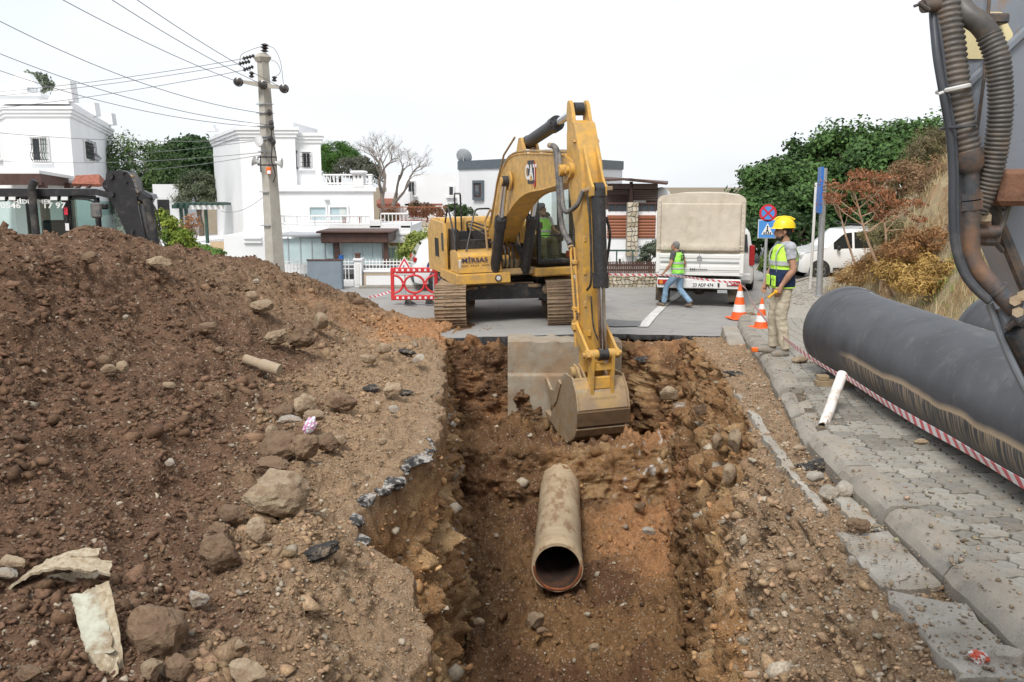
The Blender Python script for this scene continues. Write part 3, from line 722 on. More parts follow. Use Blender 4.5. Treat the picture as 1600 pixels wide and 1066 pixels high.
for i in range(n_):
    for k in range(6): fs.append((i*6+k,i*6+(k+1) % 6,(i+1)*6+(k+1) % 6,(i+1)*6+k))
fs += [tuple(range(6)),tuple(range(n_*6,n_*6+6))]
cw.add(vs,fs); up(cw,'counterweight','cat_yellow',None,40)
hd=MB()
hd.prism([(-2.02,1.24),(-2.02,2.32),(-1.9,2.40),(-.62,2.40),(-.58,2.33),(-.58,1.24)],2.1,frame((1.47- 2.1,0,0),(0,1,0),(0,0,1))@Matrix.Identity(4))
hood=up(hd,'engine_hood','cat_yellow')
pl=MB()
for k,x in enumerate((-.42,.08,.62,1.12)): pl.box((x,-.574,1.98),(.46,.012,.66),ch=.006)
pl.box((-.42,-.562,2.06),(.36,.012,.34),ch=.006)
up(pl,'hood_panel','cat_yellow',hood)
for x in (.30,.86):
    for lb in ((.05,.016,.012,2.03),(.04,.016,.03,1.80)): up(MB().box((x,-.562,lb[3]),lb[:3],ch=.004),'latch','black_paint',hood)
rs_=MB(); rs_.prism([(-2.0,1.1),(-2.0,2.12),(-1.55,2.38),(.05,2.30),(.14,2.05),(.14,1.1)],.07,frame((1.47,0,0),(0,1,0),(0,0,1)))
rsd=up(rs_,'side_panel','cat_yellow')
dec=MB(); dec.box((1.545,-.05,1.86),(.006,.22,.42)); up(dec,'maker_plate','letter_black',rsd)
vent=MB()
for k in range(7): vent.box((1.547,-1.0+.07*k,1.7),(.012,.035,.45))
split_build(vent,'vent_slat','black_paint',rsd)
tb=MB(); tb.prism([(.62,1.22),(.62,1.66),(.70,1.70),(1.42,1.66),(1.50,1.58),(1.54,1.22)],.98,frame((.52,0,0),(0,1,0),(0,0,1)))
tbo=up(tb,'tool_box','cat_yellow')
sk=MB(); sk.prism([(-.3,1.02),(-.3,1.2),(1.52,1.205),(1.6,1.17),(1.6,.98),(1.5,.94)],1.24,frame((.34,0,0),(0,1,0),(0,0,1))); sko=up(sk,'side_skirt','cat_yellow')
hl=MB(); hl.lathe([(0,.03),(.055,.03),(.075,.02),(.078,0)],18,Matrix.Translation((.62,1.605,1.08))@Matrix.Rotation(rad(-90),4,'X')); hlo=up(hl,'headlight','dusty_black',sko)
hl=MB(); hl.lathe([(0,.04),(.05,.036),(.055,.02)],18,Matrix.Translation((.62,1.605,1.08))@Matrix.Rotation(rad(-90),4,'X')); up(hl,'lens','lamp_glass',hlo)
al=MB(); al.box((1.465,1.515,1.42),(.06,.04,.2),ch=.015); up(al,'work_lamp','lamp_glass',tbo)
stp=MB(); stp.box((.92,.42,1.62),(.96,.42,.12),ch=.01); stp.box((.92,.64,1.80),(.92,.06,.24),ch=.015)
stp.box((1.34,.3,1.85),(.1,.8,.64),ch=.02)
stp.box((.86,-.1,1.90),(.82,.10,.40),ch=.015)
for k in range(7): stp.box((.56+.12*k,.675,1.80),(.03,.02,.20)); stp.box((.54+.1*k,-.042,1.92),(.03,.02,.34))
up(stp,'access_step','dusty_black')
def rail(pts,r=.021):
    m=MB(); P=[]
    for i,p in enumerate(pts):
        p=Vector(p)
        if 0 < i < len(pts)- 1:
            a,c=Vector(pts[i- 1]),Vector(pts[i+1]); d1,d2=(a- p).normalized(),(c- p).normalized()
            for t in range(6):
                s_=t/5; q=p+d1*.12*(1- s_)**2+d2*.12*s_**2; P.append(q)
        else: P.append(p)
    m.tube(P,r,8); return m
up(rail([(1.42,.98,1.3),(1.42,.98,2.98),(.98,-.45,2.98),(.98,-.45,2.0)]),'handrail','black_paint')
up(rail([(1.24,1.2,1.68),(.94,.9,2.62),(.52,.75,2.62),(.42,1.05,1.7)]),'handrail','black_paint')
up(rail([(1.42,.9,1.9),(1.43,.2,2.7),(1.43,-.4,2.1)],.02),'handrail','black_paint')
stk_=MB(); stk_.tube([(.2,.1,1.7),(.2,.1,2.22)],.07,12); up(stk_,'filter_canister','white_paint')
ft=Matrix.Translation((1.01,1.512,1.50))@Matrix.Rotation(math.pi,4,'Z')@Matrix.Rotation(rad(90),4,'X')
for t_,sz,dz,dx in (('MİRSAS',.138,.03,.12),):
    o=lettering(t_,sz,'letter_blue' if sz > .1 else 'letter_black',tbo,Matrix.Translation((1.01+dx,1.535,1.47+dz))@Matrix.Rotation(math.pi,4,'Z')@Matrix.Rotation(rad(82),4,'X')@Matrix.Scale(1.28 if sz > .1 else 1,4,(1,0,0)),bold=.003 if sz > .1 else 0)
ln_=MB()
for k in range(5): ln_.box((1.05+.04*k,1.54,1.385),(.016,.004,.022))
tag(ln_.build('small_print','letter_black',tbo,0),kind='stuff'); ln_=MB()
ln_.box((.89,1.54,1.385),(.17,.004,.010)); up(ln_,'logo_line','letter_black',tbo); up(MB().box((1.37,1.54,1.385),(.17,.004,.010)),'logo_line','letter_black',tbo)
cx0,cx1,cy0,cy1,cz0,cz1=-1.42,-.36,-.15,1.58,1.36,3.16
cabf=MB()
def bar(m,a,b_,w_,d_=None):
    a,b_=Vector(a),Vector(b_); m.tube([a,b_],w_,4,twist=math.pi/4)
for x in (cx0,cx1):
    cabf.tube([(x,cy1,cz0),(x,cy1- .02,2.1),(x,cy1- .16,cz1- .08)],.052,6); cabf.tube([(x,cy0,cz0),(x,cy0,cz1- .05)],.055,6)
    cabf.tube([(x,.72,cz0),(x,.74,cz1- .05)],.045,6)
    cabf.box((x,.7,cz0+.05),(.08,1.75,.12),ch=.02)
cabf.box((-.89,cy1- .16,cz1- .06),(1.12,.12,.1),ch=.03); cabf.box((-.89,cy1,cz0+.03),(1.1,.1,.1),ch=.02); cabf.box((-.89,cy0,1.75),(1.06,.06,.8),ch=.02)
cabf.box((-.89,.65,cz0- .02),(1.06,1.7,.06))
cab=up(cabf,'cab','black_paint')
rf=MB(); rf.prism([(-.22,0),(-.2,.08),(.1,.13),(1.1,.12),(1.5,.05),(1.5,-.02)],1.12,frame((-1.45,0,cz1),(0,1,0),(0,0,1))); up(rf,'roof','black_paint',cab)
gp=MB(); gp.add([(cx0+.05,cy1,cz0+.08),(cx1- .05,cy1,cz0+.08),(cx1- .05,cy1- .025,2.0),(cx1- .05,cy1- .15,cz1- .1),(cx0+.05,cy1- .15,cz1- .1),(cx0+.05,cy1- .025,2.0)],[(0,1,2,5),(5,2,3,4)]); up(gp,'windscreen','cab_glass',cab,0)
for x in (cx0,cx1):
    gp=MB(); gp.add([(x,cy0+.06,cz0+.4),(x,.70,cz0+.4),(x,.70,cz1- .1),(x,cy0+.06,cz1- .1)],[(0,1,2,3)]); gp.add([(x,.77,cz0+.12),(x,cy1- .06,cz0+.12),(x,cy1- .06,2.1),(x,cy1- .18,cz1- .1),(x,.77,cz1- .1)],[(0,1,2,3,4)]); up(gp,'side_window','cab_glass',cab,0)
gp=MB(); gp.add([(cx0+.06,cy0+.02,2.15),(cx1- .06,cy0+.02,2.15),(cx1- .06,cy0+.02,cz1- .08),(cx0+.06,cy0+.02,cz1- .08)],[(0,1,2,3)]); up(gp,'rear_window','cab_glass',cab,0)
hb=MB(); hb.tube([(cx0+.04,cy1+.01,1.98),(cx1- .04,cy1+.01,1.98)],.012,6); up(hb,'guard_bar','black_paint',cab)
st=MB(); st.box((-.89,.28,1.72),(.5,.5,.14),ch=.05); st.box((-.89,.02,2.1),(.5,.14,.75),ch=.06); st.box((-.89,.0,2.6),(.26,.1,.2),ch=.04); st.box((-.89,.28,1.52),(.4,.4,.3)); st.box((-.58,.42,1.86),(.12,.5,.16),ch=.03); st.box((-1.2,.42,1.86),(.12,.5,.16),ch=.03)
up(st,'driver_seat','seat_black',cab)
lv=MB()
for x in (-.6,-1.18): lv.tube([(x,.68,1.9),(x,.72,2.12)],.014,6); lv.ball((x,.73,2.15),(.035,.035,.06),8,6)
for x in (-.8,-.98): lv.tube([(x,1.2,1.42),(x,1.1,1.75)],.016,6)
lv.box((-.52,1.2,2.2),(.06,.22,.16),ch=.02); lv.tube([(-.5,1.25,1.6),(-.52,1.2,2.15)],.015,6)
split_build(lv,'control_lever','seat_black',cab)
rd=MB(); rd.box((-1.22,1.32,1.52),(.26,.14,.16),ch=.03); up(rd,'tool_case','letter_red',cab)
cs=MB(); cs.box((-.87,.75,1.16),(1.26,1.78,.2),ch=.03); up(cs,'cab_sill','cat_yellow',cab)
BX=.30
def side_poly(poly,w_,x0=None): return (poly,w_,frame(((x0 if x0 is not None else BX- w_/2),0,0),(0,1,0),(0,0,1)))
bo_top=curve([(.28,1.92,0),(1.15,2.9,0),(2.0,3.52,0),(2.9,3.72,0),(4.6,3.66,0),(6.1,3.56,0)],5)
bo_bot=curve([(6.2,3.1,0),(4.9,3.0,0),(3.6,2.92,0),(2.5,2.62,0),(1.5,2.1,0),(.55,1.52,0)],5)
poly=[(p.x,p.y) for p in bo_top]+[(6.46,3.45),(6.52,3.28)]+[(p.x,p.y) for p in bo_bot]+[(.33,1.58)]
bm_=MB(); bm_.prism(*side_poly(poly,.44)); boom=up(bm_,'boom','cat_yellow',None,25)
fl=MB()
for path in ([(p.x,p.y) for p in bo_top],[(p.x,p.y) for p in bo_bot]):
    for sx in (-.22,.22):
        fl.tube([(BX+sx,a,z) for a,z in path],.018,6)
fl.prism([(2.75,3.65),(3.05,4.05),(3.22,4.05),(3.5,3.65)],.06,frame((BX- .17,0,0),(0,1,0),(0,0,1))); fl.prism([(2.75,3.65),(3.05,4.05),(3.22,4.05),(3.5,3.65)],.06,frame((BX+.11,0,0),(0,1,0),(0,0,1)))
fl.tube([(BX- .45,.36,1.75),(BX+.45,.36,1.75)],.11,14); fl.tube([(BX- .46,2.62,3.2),(BX+.46,2.62,3.2)],.09,14); fl.tube([(BX- .36,6.2,3.3),(BX+.36,6.2,3.3)],.10,16); fl.tube([(BX+.30,2.62,3.2),(BX+.262,2.62,3.2)],.2,18)
up(fl,'boom_lug','cat_yellow',boom)
tu=MB()
for sx,dz in ((.2,.05),(.13,.05),(-.2,.05)): tu.tube([(BX+sx,p.x,p.y+dz) for p in bo_top[2:]],.022,6)
tu.tube([(BX+.29,.9,2.2),(BX+.30,1.7,3.2),(BX+.29,2.3,3.75),(BX+.2,2.9,4.08)],.022,6)
up(tu,'hydraulic_pipe','muddy_yellow',boom)
def side_text(z,y): return frame((BX+.2235,y,z),(0,1,-.03),(0,.03,1))
bg_=MB(); Fm=side_text(3.32,4.1)
bg_.prism([(-.26,-.21),(.12,-.21),(.2,-.30),(.29,-.22),(.29,.12),(.2,.24),(-.26,.24)],.004,Fm@Matrix.Translation((0,0,-.001))); lo=up(bg_,'maker_mark','letter_black',boom,0)
bg_=MB(); bg_.prism([(.12,-.20),(.2,-.29),(.285,-.215),(.285,.115),(.2,.22),(.17,.22),(.24,.1),(.24,-.2)],.004,Fm@Matrix.Translation((0,0,.003))); up(bg_,'red_stripe','letter_red',boom,0)
o=lettering('CAT',.40,'letter_white',boom,Fm@Matrix.Translation((-.03,.0,.005)),bold=.014); o.rotation_euler=(0,0,0)
bg_=MB(); bg_.prism([(-.11,-.15),(.06,-.15),(-.025,-.02)],.004,Fm@Matrix.Translation((0,0,.006))); up(bg_,'triangle','cat_yellow',boom,0)
def cyl(name,a,b_,r,rr_,frac,parent=None,mat='dusty_black',rodmat='chrome',eye=.11,ew=.16):
    a,b_=Vector(a),Vector(b_); d=(b_- a).normalized(); L_=(b_- a).length; m=MB(); q=a+d*L_*frac
    m.tube([a,q],r,18); m.tube([q- d*.22,q+d*.015],r*1.16,18); m.tube([a+d*.02,a+d*.12],r*1.1,18)
    m.tube([a- Vector((ew/2,0,0)),a+Vector((ew/2,0,0))],eye,14)
    for k in range(10):
        an=2*math.pi*k/10; u=d.orthogonal().normalized(); v_=d.cross(u); m.tube([q+(u*math.cos(an)+v_*math.sin(an))*r*.98,q+(u*math.cos(an)+v_*math.sin(an))*r*.98+d*.04],.014,6)
    o=up(m,name,mat,parent); m=MB(); m.tube([q- d*.05,b_],rr_,16); m.build('rod',rodmat,o)
    m=MB(); m.tube([b_- Vector((ew/2,0,0)),b_+Vector((ew/2,0,0))],eye,14); m.build('rod_eye',mat,o); return o
for sx in (-.355,.355):
    cyl('boom_cylinder',(BX+sx,1.42,1.22),(BX+sx,2.62,3.2),.115,.06,.60)
cyl('stick_cylinder',(BX,3.13,3.95),(BX,6.24,4.32),.125,.07,.62)
sp=[(6.48,-.2),(6.62,-.26),(6.74,-.13),(6.86,.9),(6.92,2.3),(6.90,3.1),(6.80,3.46),(6.40,4.06),(6.2,4.12),(5.96,4.08),(5.88,3.9),(5.86,3.45),(5.98,2.95),(6.34,2.3),(6.46,1.0)]
def sq(P_): return [(6.9- (6.9- a)*.72,z) for a,z in P_]
sm=MB(); sm.prism(*side_poly(sq(sp),.38)); stick=up(sm,'stick','cat_yellow',None,25)
lg=MB()
for sx in (-.17,.12): lg.prism(sq([(5.86,3.95),(5.84,4.32),(5.90,4.44),(6.02,4.46),(6.12,4.40),(6.34,4.0)]),.06,frame((BX+sx- .005,0,0),(0,1,0),(0,0,1)))
for sx in (-.13,.09): lg.prism([(6.8,3.68),(7.1,3.12),(7.22,3.0),(7.2,2.86),(7.05,2.84),(6.85,3.1)],.04,frame((BX+sx,0,0),(0,1,0),(0,0,1)))
lg.box((BX,6.60,3.76),(.46,.04,.05),(rad(32),0,0))
for z in (2.15,1.6,1.05,.55):
    for sx in (-.09,.10) if z < .8 else (-.16,): lg.box((BX- sx,6.9- (2.3- z)*.025,z),(.05,.05,.10),ch=.008)
lg.tube([(BX- .26,6.6,-.16),(BX+.26,6.6,-.16)],.09,14)
lg.tube([(BX- .26,6.42,3.3),(BX+.26,6.42,3.3)],.13,16); lg.tube([(BX- .31,6.42,3.3),(BX+.31,6.42,3.3)],.06,12)
lg.tube([(BX- .25,6.56,.68),(BX+.25,6.56,.68)],.06,12)
split_build(lg,'stick_lug','cat_yellow',stick)
cyl('bucket_cylinder',(BX- .01,7.12,2.96),(BX- .01,7.22,.24),.115,.07,.58)
tu=MB()
tu.tube([(BX+.26,6.5,2.0),(BX+.27,6.5,1.9),(BX+.27,6.66,.75)],.024,8); tu.tube([(BX+.24,6.6,2.0),(BX+.24,6.76,.9)],.02,8)
for z in (1.75,.95): tu.box((BX+.25,6.6,z),(.07,.16,.07),ch=.01)
tu.box((BX+.27,6.66,.65),(.12,.12,.13),ch=.02); tu.tube([(BX+.27,6.66,.55),(BX+.27,6.68,.3)],.03,8)
tu.tube([(BX- .25,6.5,2.4),(BX- .27,6.62,1.3),(BX- .26,6.66,.6)],.022,8)
up(tu,'hydraulic_pipe','cat_yellow',stick)
hs=MB(); hs.tube(curve([(BX+.14,7.0,2.9),(BX+.14,7.12,2.4),(BX+.13,7.1,1.5),(BX+.16,6.98,1.3)],6),.02,8); hs.tube(curve([(BX+.1,7.0,1.2),(BX+.06,6.98,.7),(BX- .02,7.02,.42)],6),.014,6); hs.tube(curve([(BX- .12,6.98,.8),(BX- .1,7.0,.6),(BX- .04,7.0,.42)],6),.012,6)
hs.tube(curve([(BX- .17,7.05,2.5),(BX- .27,6.95,2.2),(BX- .26,6.8,1.7)],6),.025,8)
split_build(hs,'hose','rubber',stick)
def corr(pts,r,n=90,amp=.12,seg=12):
    P=curve(pts,max(2,n // (len(pts)- 1))); R=[r*(1+(amp if i % 2 else-amp)) for i in range(len(P))]; m=MB(); m.tube(P,R,seg); return m
up(corr([(BX+.30,5.72,3.74),(BX+.33,5.98,3.66),(BX+.36,6.14,3.3),(BX+.35,6.2,2.7),(BX+.33,6.28,2.3),(BX+.27,6.5,2.05)],.046,110),'corrugated_hose','hose_grey',boom,180)
up(corr([(BX+.26,5.8,3.70),(BX+.31,6.12,3.5),(BX+.33,6.24,3.05),(BX+.35,6.45,2.62),(BX+.28,6.85,2.7),(BX+.2,6.98,2.95)],.038,110),'corrugated_hose','hose_grey',boom,180)
cl_=MB(); cl_.tube([(BX+.26,6.42,2.05),(BX+.26,6.5,1.98)],.055,10); cl_.tube([(BX+.2,6.95,2.93),(BX+.1,7.05,2.97)],.04,10); cl_.box((BX- .2,7.0,2.97),(.2,.08,.07),ch=.01); cl_.tube([(BX+.30,5.54,3.76),(BX+.30,5.74,3.74)],.05,10)
split_build(cl_,'hose_clamp','worn_steel',boom)
hs=MB(); rn=random.Random(4)
for k in range(9):
    sx=(-.34,-.28,-.22,-.1,0,.1,.2,.3,.36)[k]
    hs.tube(curve([(BX+sx,1.35,1.25),(BX+sx*1.1+rn.uniform(-.03,.03),1.5,1.42),(BX+sx*.9,1.35,1.7+.1*rn.random()),(BX+sx*.8,.85,1.85)],5),.022,7)
for k in range(3): hs.tube(curve([(BX+.34,.9,2.0+.1*k),(BX+.75,.55,2.2+.06*k),(BX+.55,.2,1.9)],5),.02,7)
split_build(hs,'hose','rubber',boom)
vb=MB(); vb.box((BX,1.15,1.36),(.55,.35,.2),ch=.03); vb.tube([(BX+.42,1.1,1.5),(BX+.45,1.05,2.35),(BX+.35,1.2,2.6)],.026,8); up(vb,'valve_block','muddy_yellow')
lk=MB()
for sx in (-.275,.235): lk.prism([(6.5,.92),(6.62,.96),(7.26,.50),(7.30,.40),(7.2,.34),(7.1,.38),(6.48,.8)],.045,frame((BX+sx,0,0),(0,1,0),(0,0,1)))
lk.tube([(BX- .30,7.2,.42),(BX+.30,7.2,.42)],.085,14); lk.tube([(BX- .345,7.2,.42),(BX+.345,7.2,.42)],.045,10)
for sx in (-.2,.16): lk.prism([(7.12,.42),(7.3,.42),(7.2,-.30),(7.1,-.34),(7.0,-.26)],.05,frame((BX+sx- .005,0,0),(0,1,0),(0,0,1)))
lk.box((BX,7.18,.2),(.36,.07,.12),ch=.01); lk.box((BX,7.13,-.08),(.34,.08,.22),ch=.02)
lk.tube([(BX- .3,7.1,-.24),(BX+.3,7.1,-.24)],.075,14)
up(lk,'bucket_linkage','cat_yellow').location.z=-.18
BW=.88
outer=[(7.02,-.02),(7.18,-.22),(7.26,-.50),(7.20,-.78),(7.05,-.98),(6.8,-1.12),(6.45,-1.16),(6.1,-1.10),(5.75,-1.0)]
inner=[(5.75,-.96),(6.1,-1.05),(6.45,-1.10),(6.78,-1.06),(7.0,-.93),(7.14,-.76),(7.19,-.5),(7.12,-.25),(6.96,-.05)]
bk=MB(); bk.prism(outer+inner,BW,frame((BX- BW/2,0,0),(0,1,0),(0,0,1)))
bucket=up(bk,'bucket','worn_steel',None,25); bucket.location.z=-.18
for sx in (-BW/2- .032,BW/2):
    m=MB(); m.prism([(7.0,.02),(7.2,-.22),(7.28,-.50),(7.22,-.79),(7.06,-1.0),(6.8,-1.145),(6.45,-1.185),(6.1,-1.125),(5.75,-1.02),(5.86,-.80),(6.18,-.55),(6.42,-.2),(6.6,.02)],.032,frame((BX+sx,0,0),(0,1,0),(0,0,1))); up(m,'side_plate','worn_steel',bucket,25)
    m=MB(); m.prism([(6.45,-.2),(6.2,-.55),(6.0,-.70),(5.62,-.52),(5.50,-.30),(5.60,-.25),(5.86,-.42),(6.1,-.38),(6.3,-.15)],.045,frame((BX+sx*1.03- .005,0,0),(0,1,0),(0,0,1))); up(m,'side_cutter','worn_steel',bucket,25)
for k in range(5):
    m=MB(); x=BX- .42+.21*k; m.prism([(5.85,-.95),(5.5,-.92),(5.42,-.90),(5.5,-1.0),(5.85,-1.06)],.1,frame((x- .05,0,0),(0,1,0),(0,0,1))); up(m,'tooth','worn_steel',bucket,25)
for i,(a,b_) in enumerate([((7.275,-.52),(7.225,-.80)),((7.21,-.83),(7.08,-1.0)),((7.03,-1.03),(6.8,-1.16)),((6.72,-1.18),(6.45,-1.2))]):
    m=MB(); A,B_=Vector((0,*a)),Vector((0,*b_)); d=(B_- A); n=Vector((0,d.z,-d.y)).normalized(); n=n if n.y > 0 or n.z <-.5 else-n
    mid=(A+B_)/2; ang=math.atan2(d.z,d.y); m.box((BX,mid.y,mid.z),(BW+.07,d.length*.92,.035),(ang,0,0),ch=.006); up(m,'wear_strip','pin_steel' if i % 2 == 0 else 'worn_steel',bucket)
er=MB()
for sx in (-.30,-.22,.19,.27): er.prism([(6.45,.05),(6.55,.16),(6.68,.14),(7.02,-.1),(7.12,-.14),(7.2,-.24),(7.24,-.55),(7.1,-.5),(6.9,-.2),(6.5,-.12)],.035,frame((BX+sx- .0175,0,0),(0,1,0),(0,0,1)))
er.box((BX,7.2,-.36),(.5,.06,.12),(rad(10),0,0),ch=.01); er.tube([(BX- .36,6.6,.02),(BX+.36,6.6,.02)],.10,14); er.tube([(BX- .36,7.1,-.24),(BX+.36,7.1,-.24)],.06,12)
up(er,'bucket_ear','muddy_yellow',bucket)
up(MB().prism([(6.92,-.02),(7.05,-.05),(7.2,-.25),(7.27,-.5),(7.24,-.5),(7.15,-.28),(7.0,-.1)],BW*.98,frame((BX- BW*.49,0,0),(0,1,0),(0,0,1))),'bucket_top','muddy_yellow',bucket)
# ================================================================== PIPES, CONCRETE, NEAR MACHINE ARM
b=NB('ductile_pipe')
sep=b.n.new('ShaderNodeSeparateXYZ'); b.link(b.tc.outputs['Object'],sep.inputs[0])
base=b.ramp(b.noise(2.2,6,.6),[(.3,(.042,.044,.049)),(.7,(.075,.079,.086))])
base=b.mix(b.math('MULTIPLY',b.ramp(b.noise(5,8,.72,vec=b.vec((1.2,1.0,.5))),[(.55,0.0),(.75,1.0)]),.25),base,(.30,.27,.235))
spk=b.ramp(b.noise(90,3,.6),[(.68,0.0),(.74,1.0)]); base=b.mix(b.math('MULTIPLY',spk,.4),base,(.38,.36,.33))
drip=b.noise(44,2,.5,vec=b.vec((.01,1,.07))); tide=b.math('ADD',sep.outputs['Z'],b.math('MULTIPLY',b.math('SUBTRACT',b.noise(1.3,3,.5,vec=b.vec((0,1,0))),.5),.14))
line=b.math('MULTIPLY',b.ramp(tide,[(.5,0.0),(.512,1.0),(.528,1.0),(.55,0.0)]),1.0)
tide2=b.math('ADD',b.math('MULTIPLY',tide,1.0),.5)
ln1=b.ramp(tide2,[(.440,0.0),(.452,1.0),(.470,.75),(.51,0.0)])
rn_=b.math('MULTIPLY',b.ramp(tide2,[(.20,0.0),(.33,.7),(.45,1.0),(.458,0.0)]),b.ramp(drip,[(.47,0.0),(.56,1.0)]))
yl=b.ramp(b.math('MULTIPLY',sep.outputs['Y'],.1),[(.12,1.0),(.555,1.0),(.60,0.0)])
side=b.ramp(b.math('ADD',sep.outputs['X'],.5),[(.42,1.0),(.5,0.0)])
msk=b.math('MULTIPLY',b.math('MULTIPLY',b.math('MAXIMUM',b.math('MULTIPLY',ln1,.85),b.math('MULTIPLY',rn_,.6)),side),yl)
base=b.mix(msk,base,(.47,.36,.235))
prt=b.math('MULTIPLY',b.ramp(b.noise(30,2,.5,vec=b.vec((.2,.9,.2))),[(.5,0.0),(.53,1.0)]),b.ramp(b.math('ADD',sep.outputs['X'],.5),[(.60,0.0),(.605,1.0),(.635,1.0),(.64,0.0)]))
prt=b.math('MULTIPLY',prt,b.ramp(b.math('ADD',sep.outputs['Z'],0),[(.30,0.0),(.32,1.0)])); base=b.mix(b.math('MULTIPLY',prt,.55),base,(.75,.75,.74))
b.done(base,b.math('ADD',.42,b.math('MULTIPLY',msk,.4)),0,b.bump(b.noise(70,4,.6),.12,.006),.45)
def big_pipe(name,c,y0,y1,r,label):
    root=empty(name,(c[0],y0,c[1]),0,label,'pipe','large black water pipes on the pavement'); n=64
    Mx=Matrix.Rotation(rad(-90),4,'X'); L_=y1- y0
    m=MB(); m.lathe([(r- .03,0),(r- .004,0),(r,.01),(r,L_- .42),(r+.006,L_- .40)],n,Mx); m.lathe([(r- .03,L_),(r- .03,0)],n,Mx); m.build('barrel','ductile_pipe',root,40)
    m=MB(); m.lathe([(r,L_- .41),(r+.012,L_- .36),(r+.014,L_- .16),(r+.03,L_- .13),(r+.035,L_- .02),(r+.022,L_),(r- .03,L_)],n,Mx); m.build('socket_rim','ductile_pipe',root,40)
    return root
big_pipe('water_pipe',(3.87,1.50),3.4,10.5,.5,'long black pipe with clay drip stains lying beside the kerb').rotation_euler=(0,0,rad(-.9))
o=big_pipe('water_pipe',(5.50,1.46),2.6,10.2,.5,'black pipe lying behind the drip-stained one at the bank foot'); o.rotation_euler=(0,0,rad(-.9))
std('timber',(.30,.22,.13),.85,0,.25,6,(.2,.15,.1),.3,5,.4,30)
for (x,y,l_) in ((3.86,5.4,'square timber chock under the drip-stained pipe near its tide mark'),(3.86,9.7,'timber chock under the socket end of the black pipe')):
    m=MB(); m.box((0,0,.045),(1.0,.11,.075),ch=.008); m.box((-.42,0,.11),(.12,.1,.06),ch=.01); o=m.build('pipe_chock','timber'); o.location=(x,y,float(g_(y))+.10); tag(o,l_,'chock')
b=NB('old_pipe'); c=b.ramp(b.noise(3,7,.65),[(.3,(.37,.275,.17)),(.7,(.52,.41,.275))])
c=b.mix(b.math('MULTIPLY',b.ramp(b.noise(5,8,.7,vec=b.vec((1,.35,1))),[(.5,0.0),(.6,1.0)]),.8),c,(.24,.135,.075)); c=b.mix(b.ramp(b.noise(11,6,.7),[(.64,0.0),(.7,.8)]),c,(.12,.08,.055))
b.done(c,.85,0,b.bump(b.noise(20,7,.7),.5,.015),.2)
std('shaded_rust_inner',(.045,.024,.016),.9,0,.35,5,(.13,.05,.02),.3,5,.4,30)  # rust tone darkened, shade deep in the bore put into its colour
std('rust_rim',(.30,.09,.03),.85,0,.35,12,(.12,.05,.03),.5,9,.5,40)
pr=empty('old_pipe',(.56,10.4,-1.44),0,'tan mud-smeared old pipe jutting from the trench end','pipe')
m=MB(); Mx=Matrix.Rotation(rad(-90),4,'X'); n=48; R0=.315
m.lathe([(R0- .035,0),(R0+.004,0),(R0+.008,.02),(R0+.006,.30),(R0- .006,.32),(R0- .008,3.7)],n,Mx); m.build('barrel','old_pipe',pr,40)
m=MB(); m.lathe([(R0- .036,.002),(R0- .05,.05),(R0- .05,1.3),(0,1.3)],n,Mx); m.build('bore','shaded_rust_inner',pr,40)  # dark end disc added, standing in for the unlit depth of the pipe
m=MB(); m.tube([((R0- .03)*math.cos(a)*Vector((1,0,0))+(R0- .03)*math.sin(a)*Vector((0,0,1))+Vector((0,-.003+.006*math.sin(a*7),0))) for a in np.linspace(math.pi*.98,math.pi*2.02,30)],.018,6); m.build('rust_scale','rust_rim',pr)
pr.rotation_euler=(rad(-.4),0,rad(-3.6))
m=MB(); nx,nz_=44,36; XX,ZZ=np.meshgrid(np.linspace(-.08,2.06,nx),np.linspace(-1.55,.31,nz_))
fy=16.50+.02*fbm(np.stack([XX*2,ZZ*2,0*XX],-1),4)+.05*sstep(-.28,-.34,ZZ)*-1+.03*np.abs(fbm(np.stack([XX*5,ZZ*5,0*XX+4],-1),3))*sstep(.1,.3,ZZ)
front=np.stack([XX,fy,ZZ+.03*fbm(np.stack([XX*3,0*XX,0*XX+8],-1),3)*(ZZ > .2)],-1)
bk_=front.copy();
sidew=np.concatenate([front[:,:1]+np.array([0,.9,0]),front,front[:,-1:]+np.array([0,.9,0])],1); topw=sidew[-1:].copy(); topw[...,1]=17.4; full=np.concatenate([sidew,topw],0)
o=grid_mesh('concrete_chamber',full,'old_concrete',smooth=30); tag(o,'stained grey concrete chamber wall bared in the trench end face','concrete')
b=NB('arm_paint'); c=b.ramp(b.noise(2.4,6,.6),[(.3,(.175,.195,.225)),(.7,(.27,.295,.335))])
c=b.mix(b.math('MULTIPLY',b.ramp(b.noise(9,8,.75,vec=b.vec((1.5,1,.5))),[(.56,0.0),(.64,1.0)]),.75),c,(.30,.19,.12)); c=b.mix(b.ramp(b.noise(40,4,.7),[(.66,0.0),(.7,.7)]),c,(.05,.05,.055))
b.done(c,.38,.15,b.bump(b.noise(60,3),.08,.004),.5)
std('arm_dark',(.055,.062,.072),.45,.2,.25,8,(.27,.17,.10),.42,9,.15,50)
std('rusty_pipe',(.075,.082,.092),.42,.3,.2,6,(.27,.14,.07),.42,11,.2,40)
std('hose_brown',(.085,.08,.075),.5,0,.2,10,(.22,.155,.105),.36,14,.1,60)
std('cable_black',(.05,.055,.066),.42,0,.2,8,(.2,.19,.18),.25,10)
std('rust_block',(.27,.135,.075),.8,0,.25,12,(.12,.06,.04),.5,12,.6,40)
std('tie_white',(.62,.62,.60),.5,0,.1,8); std('sticker',(.72,.62,.36),.5,0,.1,6)
YA=2.25
arm=empty('digger',at(1700,300,YA+.2),0,'grey digger arm hung with ribbed hoses and rusty pipes','digger')
aO=Vector(arm.location)
def A(px,py,dY=0.0): return at(px,py,YA+dY)- aO
